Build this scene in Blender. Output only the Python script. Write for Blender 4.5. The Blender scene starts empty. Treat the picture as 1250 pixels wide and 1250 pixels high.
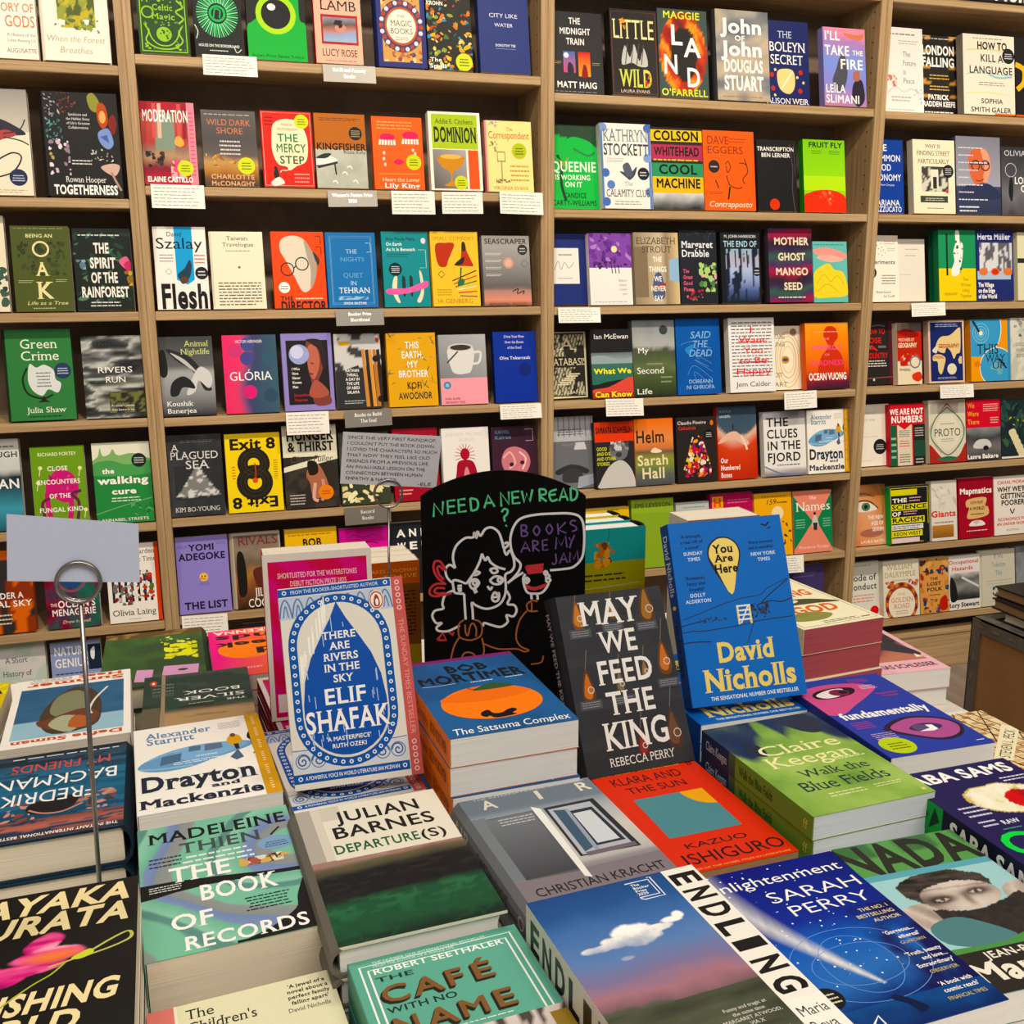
import bpy, bmesh, math, random
from mathutils import Matrix, Vector

S = bpy.context.scene
COL = S.collection

# ------------------------------------------------------------------ camera
cam_d = bpy.data.cameras.new('camera')
cam_d.sensor_width = 36.0
cam_d.lens = 36.0            # 1250 px focal length on a 1250 px frame
cam_d.clip_start = 0.02
cam = bpy.data.objects.new('camera', cam_d)
COL.objects.link(cam)
YAW, PITCH, ROLL = (math.radians(a) for a in (17.339, 12.500, -0.3755))
_f = Vector((math.sin(YAW) * math.cos(PITCH), math.cos(YAW) * math.cos(PITCH), -math.sin(PITCH)))
_r = Vector((math.cos(YAW), -math.sin(YAW), 0))
_u = _r.cross(_f)
_r2 = math.cos(ROLL) * _r + math.sin(ROLL) * _u
_u2 = -math.sin(ROLL) * _r + math.cos(ROLL) * _u
cam.matrix_world = Matrix(((_r2.x, _u2.x, -_f.x, 0), (_r2.y, _u2.y, -_f.y, -2.65), (_r2.z, _u2.z, -_f.z, 1.254), (0, 0, 0, 1)))
S.camera = cam

# ------------------------------------------------------------------ light
world = bpy.data.worlds.new('shop_ambient')
S.world = world
world.use_nodes = True
world.node_tree.nodes['Background'].inputs[0].default_value = (1.0, 0.90, 0.80, 1)
world.node_tree.nodes['Background'].inputs[1].default_value = 0.25

def spot(x, y, z, tx, ty, tz, power, size=75, blend=0.6, radius=0.05, col=(1.0, 0.87, 0.71)):
    d = bpy.data.lights.new('ceiling_spot', 'SPOT')
    d.energy = power; d.spot_size = math.radians(size); d.spot_blend = blend
    d.shadow_soft_size = radius; d.color = col
    o = bpy.data.objects.new('ceiling_spot', d); COL.objects.link(o)
    o.location = (x, y, z)
    o.rotation_euler = (Vector((tx, ty, tz)) - Vector((x, y, z))).to_track_quat('-Z', 'Y').to_euler()

for sx in (-0.9, 0.15, 1.15, 2.15, 3.1):
    spot(sx, -1.55, 2.95, sx + 0.05, 0.0, 1.15, 80)
for sx, sy, p in ((-0.1, -0.75, 30), (0.55, -0.70, 32), (1.15, -0.85, 15)):
    spot(sx, sy, 2.95, sx * 0.75, -1.75, 0.75, p, 70, 0.8, 0.07, (1.0, 0.93, 0.84))
_al = bpy.data.lights.new('front_fill', 'AREA')  # fill light added behind the camera to brighten camera-facing sides, not a shop fixture
_al.shape = 'RECTANGLE'; _al.size = 3.0; _al.size_y = 1.2; _al.energy = 62; _al.color = (1.0, 0.92, 0.83)
_ao = bpy.data.objects.new('front_fill', _al); COL.objects.link(_ao)
_ao.location = (0.6, -3.4, 3.0)
_ao.rotation_euler = (math.radians(32), 0, 0)

S.view_settings.view_transform = 'Standard'
S.view_settings.look = 'None'
S.view_settings.exposure = 0.10
S.view_settings.gamma = 1.0
S.view_settings.use_curve_mapping = False

# ------------------------------------------------------------------ colour + materials
def lin(c):
    if isinstance(c, str):
        c = tuple(int(c[i:i + 2], 16) / 255 for i in (0, 2, 4))
        return tuple(x / 12.92 if x <= 0.04045 else ((x + 0.055) / 1.055) ** 2.4 for x in c)
    return c

def mixc(a, b, t):
    t = max(0.0, min(1.0, t)); a = lin(a); b = lin(b)
    return tuple(x + (y - x) * t for x, y in zip(a, b))

def newmat(name):
    m = bpy.data.materials.new(name); m.use_nodes = True
    nt = m.node_tree; b = nt.nodes['Principled BSDF']
    return m, nt, b

def node(nt, typ, **kw):
    n = nt.nodes.new(typ)
    for k, v in kw.items(): setattr(n, k, v)
    return n

def print_mat(name, rough, spec):
    m, nt, b = newmat(name)
    at = node(nt, 'ShaderNodeAttribute', attribute_name='Col')
    nz = node(nt, 'ShaderNodeTexNoise'); nz.inputs['Scale'].default_value = 900; nz.inputs['Detail'].default_value = 2
    mr = node(nt, 'ShaderNodeMapRange'); mr.inputs['To Min'].default_value = 0.94; mr.inputs['To Max'].default_value = 1.06
    hs = node(nt, 'ShaderNodeHueSaturation')
    tc = node(nt, 'ShaderNodeTexCoord')
    hs.inputs['Saturation'].default_value = 1.07
    nt.links.new(tc.outputs['Object'], nz.inputs['Vector'])
    nt.links.new(nz.outputs['Fac'], mr.inputs['Value'])
    nt.links.new(mr.outputs[0], hs.inputs['Value'])
    nt.links.new(at.outputs['Color'], hs.inputs['Color'])
    nt.links.new(hs.outputs[0], b.inputs['Base Color'])
    b.inputs['Roughness'].default_value = rough
    b.inputs['Specular IOR Level'].default_value = spec
    return m
M_CARD = print_mat('printed_card', 0.48, 0.12)
M_GLOSS = print_mat('glossy_laminate', 0.3, 0.2)
M_PAPER = print_mat('matte_printed_paper', 0.75, 0.15)
M_SILVER = print_mat('silver_printed_strip', 0.38, 0.6); M_SILVER.node_tree.nodes['Principled BSDF'].inputs['Metallic'].default_value = 0.45

def page_mat(name, c, d):
    m, nt, b = newmat(name)
    tc = node(nt, 'ShaderNodeTexCoord'); mp = node(nt, 'ShaderNodeMapping')
    mp.inputs['Scale'].default_value = (4, 4, 2600)
    nz = node(nt, 'ShaderNodeTexNoise'); nz.inputs['Scale'].default_value = 1.0; nz.inputs['Detail'].default_value = 3
    cr = node(nt, 'ShaderNodeValToRGB')
    cr.color_ramp.elements[0].position = 0.32; cr.color_ramp.elements[0].color = (*lin(d), 1)
    cr.color_ramp.elements[1].position = 0.62; cr.color_ramp.elements[1].color = (*lin(c), 1)
    nt.links.new(tc.outputs['Object'], mp.inputs[0]); nt.links.new(mp.outputs[0], nz.inputs['Vector'])
    nt.links.new(nz.outputs['Fac'], cr.inputs[0]); nt.links.new(cr.outputs[0], b.inputs['Base Color'])
    bp = node(nt, 'ShaderNodeBump'); bp.inputs['Strength'].default_value = 0.25; bp.inputs['Distance'].default_value = 0.0004
    nt.links.new(nz.outputs['Fac'], bp.inputs['Height']); nt.links.new(bp.outputs[0], b.inputs['Normal'])
    b.inputs['Roughness'].default_value = 0.85; b.inputs['Specular IOR Level'].default_value = 0.1
    return m
PAGES = {'w': page_mat('white_page_edges', 'ebe9e4', 'd2cfc8'), 'c': page_mat('cream_page_edges', 'e6dcc8', 'ccbfa6'),
         'p': page_mat('pink_sprayed_page_edges', 'b0525a', '8e3a44'), 'b': page_mat('blue_white_page_edges', 'dfe6ea', 'b9c3c9'),
         't': page_mat('tan_page_edges', 'a9865c', '8a6a44')}

def wood_mat(name, c0, c1, c2, sc=(1, 1, 1), rough=0.5):
    m, nt, b = newmat(name)
    tc = node(nt, 'ShaderNodeTexCoord'); mp = node(nt, 'ShaderNodeMapping'); mp.inputs['Scale'].default_value = sc
    nz = node(nt, 'ShaderNodeTexNoise'); nz.inputs['Scale'].default_value = 6; nz.inputs['Detail'].default_value = 6; nz.inputs['Roughness'].default_value = 0.62
    wv = node(nt, 'ShaderNodeTexNoise'); wv.inputs['Scale'].default_value = 1.4; wv.inputs['Detail'].default_value = 2
    cr = node(nt, 'ShaderNodeValToRGB'); e = cr.color_ramp.elements
    e[0].position = 0.3; e[0].color = (*lin(c0), 1); e[1].position = 0.7; e[1].color = (*lin(c2), 1)
    k = cr.color_ramp.elements.new(0.5); k.color = (*lin(c1), 1)
    mx = node(nt, 'ShaderNodeMix', data_type='FLOAT'); mx.inputs[0].default_value = 0.35
    nt.links.new(tc.outputs['Object'], mp.inputs[0]); nt.links.new(mp.outputs[0], nz.inputs['Vector']); nt.links.new(mp.outputs[0], wv.inputs['Vector'])
    nt.links.new(nz.outputs['Fac'], mx.inputs[2]); nt.links.new(wv.outputs['Fac'], mx.inputs[3])
    nt.links.new(mx.outputs[0], cr.inputs[0]); nt.links.new(cr.outputs[0], b.inputs['Base Color'])
    bp = node(nt, 'ShaderNodeBump'); bp.inputs['Strength'].default_value = 0.12; bp.inputs['Distance'].default_value = 0.002
    nt.links.new(nz.outputs['Fac'], bp.inputs['Height']); nt.links.new(bp.outputs[0], b.inputs['Normal'])
    b.inputs['Roughness'].default_value = rough; b.inputs['Specular IOR Level'].default_value = 0.3
    return m
M_WOODH = wood_mat('oak_board_lengthwise', '8f7148', 'b3946a', 'c9ad84', (0.9, 22, 46))
M_WOODV = wood_mat('oak_board_upright', '876a44', 'a98b62', 'c2a67c', (34, 24, 0.9))
M_BACK = wood_mat('dark_brown_back_panel', '70604f', '7d6c5c', '8a7868', (3, 3, 3), 0.7)
M_PLY = wood_mat('brown_plywood', '8d6338', '976b3e', 'a17445', (3, 3, 0.8), 0.5)
M_FLOOR = wood_mat('worn_brown_floor', '6e5f52', '83756a', '96897c', (4, 0.7, 1), 0.45)
M_WALL = wood_mat('warm_painted_wall', '8e8578', '938a7d', '988f82', (2, 2, 2), 0.8)

def plain(name, c, rough=0.5, metal=0.0, spec=0.4, noise=0.0, nscale=60):
    m, nt, b = newmat(name)
    nz = node(nt, 'ShaderNodeTexNoise'); nz.inputs['Scale'].default_value = nscale; nz.inputs['Detail'].default_value = 4
    tc = node(nt, 'ShaderNodeTexCoord'); nt.links.new(tc.outputs['Object'], nz.inputs['Vector'])
    cr = node(nt, 'ShaderNodeValToRGB'); e = cr.color_ramp.elements; c = lin(c)
    e[0].position = 0.3; e[0].color = (*[x * (1 - noise) for x in c], 1); e[1].position = 0.7; e[1].color = (*[min(1, x * (1 + noise)) for x in c], 1)
    nt.links.new(nz.outputs['Fac'], cr.inputs[0]); nt.links.new(cr.outputs[0], b.inputs['Base Color'])
    b.inputs['Roughness'].default_value = rough; b.inputs['Metallic'].default_value = metal; b.inputs['Specular IOR Level'].default_value = spec
    return m
M_TABLE = plain('white_table_laminate', 'e6dfd2', 0.4, noise=0.03)
M_LEG = plain('dark_steel_legs', '2b2a29', 0.45, 0.6, noise=0.1)
M_WIRE = plain('chromed_wire', '8f8b88', 0.25, 0.95, noise=0.08)
M_TIN = plain('brushed_silver_strip', 'b0a993', 0.38, 0.55, noise=0.1, nscale=200)
M_GALV = plain('galvanised_steel_trim', '6d6a64', 0.45, 0.5, noise=0.18, nscale=25)
M_SLATE = plain('black_chalkboard', '070707', 0.8, spec=0.08, noise=0.3)
M_BLACK = plain('black_sign_face', '151312', 0.5, noise=0.1)
M_PEG = plain('dark_peg_hole', '2a1d12', 0.9, noise=0.1)

# ------------------------------------------------------------------ object helpers
def tag(o, label=None, cat=None, group=None, kind=None):
    if label: o['label'] = label
    if cat: o['category'] = cat
    if group: o['group'] = group
    if kind: o['kind'] = kind
    return o

def empty(name, loc=(0, 0, 0)):
    o = bpy.data.objects.new(name, None); COL.objects.link(o)
    o.location = loc; o.empty_display_size = 0.02
    return o

def meshobj(name, me, parent=None):
    o = bpy.data.objects.new(name, me); COL.objects.link(o)
    if parent: o.parent = parent
    return o

def build(name, boxes, mat, parent=None, bevel=0.0):
    """boxes: list of (x0,y0,z0,x1,y1,z1)"""
    bm = bmesh.new()
    for b in boxes:
        x0, y0, z0, x1, y1, z1 = b
        vs = [bm.verts.new(p) for p in ((x0, y0, z0), (x1, y0, z0), (x1, y1, z0), (x0, y1, z0), (x0, y0, z1), (x1, y0, z1), (x1, y1, z1), (x0, y1, z1))]
        for f in ((3, 2, 1, 0), (4, 5, 6, 7), (0, 1, 5, 4), (1, 2, 6, 5), (2, 3, 7, 6), (3, 0, 4, 7)):
            bm.faces.new([vs[i] for i in f])
    if bevel: bmesh.ops.bevel(bm, geom=bm.edges[:], offset=bevel, segments=2, affect='EDGES')
    me = bpy.data.meshes.new(name); bm.to_mesh(me); bm.free()
    me.materials.append(mat)
    return meshobj(name, me, parent)

def tube(name, pts, r, mat, parent=None, n=10, closed=False):
    bm = bmesh.new(); rings = []; P = [Vector(p) for p in pts]; m = len(P)
    nrm = None
    for i, p in enumerate(P):
        a = P[(i - 1) % m] if (closed or i > 0) else p
        b = P[(i + 1) % m] if (closed or i < m - 1) else p
        t = (b - a).normalized()
        if nrm is None:
            nrm = t.orthogonal().normalized()
        nrm = (nrm - t * nrm.dot(t)).normalized(); bi = t.cross(nrm)
        rings.append([bm.verts.new(p + r * (math.cos(2 * math.pi * k / n) * nrm + math.sin(2 * math.pi * k / n) * bi)) for k in range(n)])
    for i in range(m if closed else m - 1):
        A, B = rings[i], rings[(i + 1) % m]
        for k in range(n): bm.faces.new((A[k], A[(k + 1) % n], B[(k + 1) % n], B[k]))
    if not closed:
        bm.faces.new(rings[0][::-1]); bm.faces.new(rings[-1])
    for f in bm.faces: f.smooth = True
    me = bpy.data.meshes.new(name); bm.to_mesh(me); bm.free(); me.materials.append(mat)
    return meshobj(name, me, parent)

# ------------------------------------------------------------------ lettering
GLY = {}
CHARS = ''.join(chr(i) for i in range(33, 127)) + 'ÓÉéÏüï\u00a3'
WT = {'r': 0.0, 'b': 0.018, 'k': 0.034, 'l': -0.008}

def load_glyphs():
    tmp = []
    def mk(txt, off):
        c = bpy.data.curves.new('glyph', 'FONT'); c.body = txt; c.offset = off; c.resolution_u = 3; c.size = 1
        o = bpy.data.objects.new('glyph', c); COL.objects.link(o); tmp.append(o)
        return o
    jobs = {}
    for ch in CHARS:
        jobs[ch, 'w'] = mk('H' + ch + 'H', 0)
        for w, off in WT.items(): jobs[ch, w] = mk(ch, 0 if ch in 'MW' else off)
    hh = mk('HH', 0)
    dg = bpy.context.evaluated_depsgraph_get(); dg.update()
    def geo(o):
        e = o.evaluated_get(dg); me = e.to_mesh()
        v = [(q.co.x, q.co.y) for q in me.vertices]; f = [tuple(p.vertices) for p in me.polygons]
        e.to_mesh_clear(); return v, f
    def width(o):
        v, f = geo(o); xs = [p[0] for p in v]
        return max(xs) - min(xs)
    w0 = width(hh)
    vH, _ = geo(jobs['H', 'r']); cap = max(p[1] for p in vH)
    vx, _ = geo(jobs['x', 'r']); xh = max(p[1] for p in vx)
    for ch in CHARS:
        adv = width(jobs[ch, 'w']) - w0
        for w in WT:
            v, f = geo(jobs[ch, w])
            v = [(x / cap, y / cap) for x, y in v]
            if ch in 'MW' and WT[w] > 0:                # sharp inner corners: thicken by a sideways double
                d_ = WT[w] / cap; k_ = len(v); v = [(x + e_, y) for e_ in (-d_, -d_ / 3, d_ / 3, d_) for x, y in v]; f = [tuple(i + k_ * m_ for i in q) for m_ in range(4) for q in f]
            cnt = {}
            for p in f:
                for i in range(len(p)):
                    k = tuple(sorted((p[i], p[(i + 1) % len(p)]))); cnt[k] = cnt.get(k, 0) + 1
            ser = []
            off = 0 if ch in 'MW' else WT[w] / cap
            for (a, b), n in cnt.items():
                if n != 1: continue
                (ax, ay), (bx, by) = v[a], v[b]
                if abs(ay - by) > 0.004 or not 0.05 < abs(ax - bx) < 0.27: continue
                x0, x1 = min(ax, bx), max(ax, bx)
                for yl, d in ((-off, 1), (1 + off, -1), (xh / cap + off, -1)):
                    if abs(ay - yl) < 0.03:
                        if ch in '.,:;!-_\'"()' or (ch in 'EFTZ27L' and x1 - x0 > 0.2): continue
                        ser.append((x0 - 0.09, ay, x1 + 0.09, ay + d * 0.055))
            GLY[ch, w] = (v, f, adv / cap, ser)
    for o in tmp:
        c = o.data; bpy.data.objects.remove(o); bpy.data.curves.remove(c)
    GLY['space'] = 0.38
load_glyphs()

def text_width(txt, style=''):
    w = 'k' if 'k' in style else 'b' if 'b' in style else 'l' if 'l' in style else 'r'
    ex = 0.06 if w in 'bk' else 0
    return sum(GLY['space'] if c == ' ' else GLY[c, w][2] + ex for c in txt)

def rnd_val(ix, iy, seed):
    h = (ix * 374761393 + iy * 668265263 + seed * 974634777) & 0xffffffff
    h = ((h ^ (h >> 13)) * 1274126177) & 0xffffffff
    return ((h ^ (h >> 16)) & 0xffff) / 65535.0

def vnoise(x, y, seed=0):
    ix, iy = math.floor(x), math.floor(y); fx, fy = x - ix, y - iy
    fx = fx * fx * (3 - 2 * fx); fy = fy * fy * (3 - 2 * fy)
    a, b = rnd_val(ix, iy, seed), rnd_val(ix + 1, iy, seed); c, d = rnd_val(ix, iy + 1, seed), rnd_val(ix + 1, iy + 1, seed)
    return (a + (b - a) * fx) * (1 - fy) + (c + (d - c) * fx) * fy

def fbm(x, y, seed=0, o=4):
    s, a, t = 0, 0.5, 0
    for i in range(o):
        s += a * vnoise(x, y, seed + i); t += a; x *= 2.03; y *= 2.03; a *= 0.5
    return s / t

def ramp(t, *cs):
    """cs: alternating position, colour"""
    for i in range(0, len(cs) - 2, 2):
        if t <= cs[i + 2]:
            return mixc(cs[i + 1], cs[i + 3], (t - cs[i]) / max(1e-6, cs[i + 2] - cs[i]))
    return lin(cs[-1])

def smooth_pts(p, closed=False, k=5):
    out = []; n = len(p)
    for i in range(n if closed else n - 1):
        if closed: a, b, c, d = p[i - 1], p[i], p[(i + 1) % n], p[(i + 2) % n]
        else: a, b, c, d = p[max(i - 1, 0)], p[i], p[i + 1], p[min(i + 2, n - 1)]
        for j in range(k):
            t = j / k
            out.append(tuple(0.5 * (2 * b[q] + (c[q] - a[q]) * t + (2 * a[q] - 5 * b[q] + 4 * c[q] - d[q]) * t * t + (3 * b[q] - a[q] - 3 * c[q] + d[q]) * t ** 3) for q in (0, 1)))
    if not closed: out.append(p[-1])
    return out

def pw(*q):
    """piecewise-linear stretch of a layout: pairs (from, to)"""
    def fn(v):
        if v <= q[0][0]: return q[0][1] + v - q[0][0]
        for (a, b), (c, d) in zip(q, q[1:]):
            if v <= c: return b + (d - b) * (v - a) / (c - a)
        return q[-1][1] + v - q[-1][0]
    return fn

EPS = 0.000035
class Art:
    """print laid on a w x h rectangle; u to the right, v up, both 0..1"""
    def __init__(s, w, h, seed=1):
        s.w, s.h, s.k, s.vm = w, h, 0, None      # vm: optional stretch of the layout along v
        s.V, s.F, s.C = [], [], []
        s.R = random.Random(seed)
    def put(s, pts, cols, z):
        i = len(s.V)
        s.V += [(x, y, z) for x, y in pts]; s.F.append(tuple(range(i, i + len(pts))))
        s.C.append(cols if isinstance(cols, list) else [cols] * len(pts))
    def z(s): s.k += 1; return s.k * EPS
    def clip(s, pts):
        for ax, lim, sg in ((0, 0.0, 1), (0, 1.0, -1), (1, 0.0, 1), (1, 1.0, -1)):
            if all(sg * (p[ax] - lim) >= 0 for p in pts): continue
            out = []
            for i in range(len(pts)):
                a, b = pts[i - 1], pts[i]; da, db = sg * (a[ax] - lim), sg * (b[ax] - lim)
                if (da >= 0) != (db >= 0):
                    t = da / (da - db); out.append((a[0] + (b[0] - a[0]) * t, a[1] + (b[1] - a[1]) * t))
                if db >= 0: out.append(b)
            pts = out
            if len(pts) < 3: return None
        return pts
    def poly(s, pts, col, z):
        if s.vm: pts = [(u, s.vm(v)) for u, v in pts]
        p = s.clip(list(pts))
        if p: s.put([(u * s.w, v * s.h) for u, v in p], lin(col), z)
    # --- shapes
    def r(s, x0, y0, x1, y1, col): s.poly([(x0, y0), (x1, y0), (x1, y1), (x0, y1)], col, s.z()); return s
    def g(s, x0, y0, x1, y1, cb, ct):
        cb, ct = lin(cb), lin(ct)
        s.put([(x0 * s.w, y0 * s.h), (x1 * s.w, y0 * s.h), (x1 * s.w, y1 * s.h), (x0 * s.w, y1 * s.h)], [cb, cb, ct, ct], s.z()); return s
    def e(s, cx, cy, rx, ry, col, n=28):
        if ry is None: ry = rx * s.w / s.h
        s.poly([(cx + rx * math.cos(6.28319 * i / n), cy + ry * math.sin(6.28319 * i / n)) for i in range(n)], col, s.z()); return s
    def ring(s, cx, cy, rx, wd, col, n=36, ry=None):
        if ry is None: ry = rx * s.w / s.h
        return s.s([(cx + rx * math.cos(6.28319 * i / n), cy + ry * math.sin(6.28319 * i / n)) for i in range(n)], wd, col, True, False)
    def p(s, pts, col, sm=False):
        if sm: pts = smooth_pts(pts, True, 4)
        s.poly(pts, col, s.z()); return s
    def s(s, pts, wd, col, closed=False, sm=True):
        if sm: pts = smooth_pts(pts, closed, 5)
        z = s.z(); P = [(u * s.w, v * s.h) for u, v in pts]; n = len(P); hw = wd * s.w / 2; c = lin(col); L = []
        for i in range(n):
            a = P[(i - 1) % n] if closed or i else P[i]; b = P[(i + 1) % n] if closed or i < n - 1 else P[i]
            dx, dy = b[0] - a[0], b[1] - a[1]; d = math.hypot(dx, dy) or 1e-9
            L.append((-dy / d * hw, dx / d * hw))
        for i in range(n if closed else n - 1):
            j = (i + 1) % n
            q = [(P[i][0] + L[i][0], P[i][1] + L[i][1]), (P[i][0] - L[i][0], P[i][1] - L[i][1]), (P[j][0] - L[j][0], P[j][1] - L[j][1]), (P[j][0] + L[j][0], P[j][1] + L[j][1])]
            s.poly([(x / s.w, y / s.h) for x, y in q], c, z)
        return s
    def n(s, x0, y0, x1, y1, cols, cnt, size, seed=1, thin=1.0):
        """scattered blotches of print"""
        R = random.Random(seed)
        for i in range(cnt):
            cx, cy = R.uniform(x0, x1), R.uniform(y0, y1); rr = size * R.uniform(0.4, 1.2); ph = R.uniform(0, 6.28)
            pts = []
            for k in range(9):
                a = 6.28319 * k / 9; q = rr * R.uniform(0.6, 1.15); X, Y = q * math.cos(a) * thin, q * math.sin(a)
                X, Y = X * math.cos(ph) - Y * math.sin(ph), X * math.sin(ph) + Y * math.cos(ph)
                pts.append((min(max(cx + X, x0), x1), min(max(cy + Y * s.w / s.h, y0), y1)))
            s.poly(pts, R.choice(cols), s.z() if i % 6 == 0 else s.k * EPS + i % 6 * EPS / 7)
        return s
    def l(s, x0, y0, x1, y1, n, col, al='j', seed=3, th=0.36):
        """lines of small print too fine to read"""
        R = random.Random(seed + n); z = s.z(); c = lin(col); lh = (y1 - y0) / n
        for i in range(n):
            y = y1 - (i + 0.75) * lh; x = x0; xe = x1 - (R.uniform(0, 0.25) * (x1 - x0) if al != 'j' or i == n - 1 else 0)
            ws = []
            while x < xe:
                wl = (x1 - x0) * R.uniform(0.05, 0.16); ws.append((x, min(x + wl, xe))); x += wl + (x1 - x0) * 0.025
            sh = (x1 - xe) / 2 if al == 'c' else (x1 - xe) if al == 'r' else 0
            for a, b in ws: s.poly([(a + sh, y), (b + sh, y), (b + sh, y + lh * th), (a + sh, y + lh * th)], c, z)
        return s
    def t(s, txt, x0, y0, x1, y1, col, style='', z=None):
        """one line of lettering: baseline y0, cap height y1, stretched from x0 to x1.  v: reads downwards, u: upside down"""
        w = 'k' if 'k' in style else 'b' if 'b' in style else 'l' if 'l' in style else 'r'
        ex = 0.06 if w in 'bk' else 0; tot = text_width(txt, style) - (0.08 if txt else 0)
        z = s.z() if z is None else z; c = lin(col); pen = 0.0; sh = 0.22 if 'i' in style else 0.0
        def mp(x, y):
            a, b = (x + sh * y) / tot, y
            if 'v' in style: return (x0 + b * (x1 - x0), y1 - a * (y1 - y0))
            if 'u' in style: return (x1 - a * (x1 - x0), y1 - b * (y1 - y0))
            return (x0 + a * (x1 - x0), y0 + b * (y1 - y0))
        for ch in txt:
            if ch == ' ': pen += GLY['space']; continue
            v, f, adv, ser = GLY[ch, w]
            jy = s.R.uniform(-0.08, 0.08) if 'h' in style else 0
            nc = len(v) // 4 if ch in 'MW' and w in 'bk' else 0
            for q in f: s.poly([mp(v[i][0] + pen - 0.05, v[i][1] + jy) for i in q], c, z + (q[0] // nc * 0.22 * EPS if nc else 0))
            if 's' in style:
                for a, b, d, e in ser: s.poly([mp(X + pen - 0.05, Y) for X, Y in ((a, b), (d, b), (d, e), (a, e))], c, z - 0.3 * EPS)
            pen += adv + ex
        return s
    def m(s, txt, cx, top, size, lead, col, style='', k=1.0, al='c'):
        """several lines at their natural widths; size = cap height as a share of h"""
        z = s.z()
        for i, ln in enumerate(txt.split('|')):
            y0 = top - i * lead - size; wd = (text_width(ln, style) - 0.08) * size * s.h / s.w * k
            x0 = cx - wd / 2 if al == 'c' else cx if al == 'l' else cx - wd
            if ln: s.t(ln, x0, y0, x0 + wd, y0 + size, col, style, z)
        return s
    def st(s, cx, cy, r, col='c8d420', ink='3a4010'):
        s.e(cx, cy, r, None, col, 26); a = s.w / s.h
        return s.l(cx - r * 0.6, cy - r * 0.5 * a, cx + r * 0.6, cy + r * 0.5 * a, 3, ink, 'c')
    def f(s, x0, y0, x1, y1, nx, ny, fn):
        """a printed picture: colour at each point of a fine grid"""
        z = s.z(); i0 = len(s.V); cs = []
        for j in range(ny + 1):
            for i in range(nx + 1):
                a, b = i / nx, j / ny
                vv = y0 + (y1 - y0) * b; s.V.append(((x0 + (x1 - x0) * a) * s.w, (s.vm(vv) if s.vm else vv) * s.h, z)); cs.append(lin(fn(a, b)))
        for j in range(ny):
            for i in range(nx):
                q = [j * (nx + 1) + i, j * (nx + 1) + i + 1, (j + 1) * (nx + 1) + i + 1, (j + 1) * (nx + 1) + i]
                s.F.append(tuple(i0 + k for k in q)); s.C.append([cs[k] for k in q])
        return s

def col_mesh(name, V, F, C, mat):
    me = bpy.data.meshes.new(name); me.from_pydata(V, [], F)
    at = me.color_attributes.new('Col', 'FLOAT_COLOR', 'CORNER')
    flat = []
    for cs in C:
        for c in cs: flat += [c[0], c[1], c[2], 1.0]
    at.data.foreach_set('color', flat)
    me.materials.append(mat)
    return me

# ------------------------------------------------------------------ books
def cover_mesh(w, h, t, front, cfront, cspine, cback, spine=None, back=None, hard=False, mat=None, lift=0.0):
    """a whole cover in one mesh: front, spine and back, origin at the middle of the spine-to-fore-edge width, y from 0 to h, z from 0 (back) to t (front)"""
    ct = 0.0026 if hard else 0.0006
    x0, x1 = -w / 2, w / 2
    if hard:
        n = 5; bulge = min(0.004, t * 0.14)
        sp = [(x0 + 0.004 - (0.004 + bulge) * math.sin(math.pi * i / n) ** 0.6 if 0 < i < n else x0 + 0.004, t * (1 - i / n)) for i in range(n + 1)]
        inn = [(x0 + 0.004 + ct - (0.004 + bulge) * math.sin(math.pi * i / n) ** 0.6 if 0 < i < n else x0 + 0.004 + ct, ct + (t - 2 * ct) * (1 - i / n)) for i in range(n + 1)]
        out = [(x1, t)] + sp + [(x1, 0.0)]; inner = [(x1, t - ct)] + inn + [(x1, ct)]
    else:
        c = 0.0006
        out = [(x1, t), (x0 + c, t), (x0, t - c), (x0, c), (x0 + c, 0.0), (x1, 0.0)]
        inner = [(x1, t - ct), (x0 + c + ct, t - ct), (x0 + ct, t - c - ct), (x0 + ct, c + ct), (x0 + c + ct, ct), (x1, ct)]
    n = len(out); V = []; F = []; C = []
    cf, cs, cb = lin(cfront), lin(cspine), lin(cback); white = lin('e4ddd0')
    for y in (0.0, h):
        V += [(x, y, z) for x, z in out]; V += [(x, y, z) for x, z in inner]
    def fc(idx, c): F.append(tuple(idx)); C.append([c] * len(idx))
    for i in range(n - 1):
        c = cf if i == 0 else cb if i == n - 2 else cs
        fc((i, i + 2 * n, i + 1 + 2 * n, i + 1), c)
        fc((i + n, i + 1 + n, i + 1 + 3 * n, i + 3 * n), white if not hard else c)
        fc((i, i + 1, i + 1 + n, i + n), c); fc((i + 2 * n, i + 3 * n, i + 1 + 3 * n, i + 1 + 2 * n), c)
    fc((0, n, 3 * n, 2 * n), cf); fc((n - 1, 3 * n - 1, 4 * n - 1, 2 * n - 1), cb)
    def add(art, fn):
        q = min(1.0, 0.00022 / max(1e-9, (art.k + 1) * EPS))       # print stays a hair's breadth thick
        i0 = len(V); V.extend(fn(x, y, z * q) for x, y, z in art.V); F.extend(tuple(k + i0 for k in f) for f in art.F); C.extend(art.C)
    off = 0.004 if hard else 0.0
    if front: add(front, lambda x, y, z: (x + x0 + (off * (1 - x / w)), y, t + 0.00004 + z))
    if back: add(back, lambda x, y, z: (x1 - x, y, -0.00004 - z))
    if spine:
        bl = (min(0.004, t * 0.14) if hard else 0)
        add(spine, lambda x, y, z: (x0 - bl * (0.82 + 0.18 * math.sin(math.pi * y / t)) - 0.0001 - z, h - x, y))
    return col_mesh('cover', V, F, C, mat or M_CARD)

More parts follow.
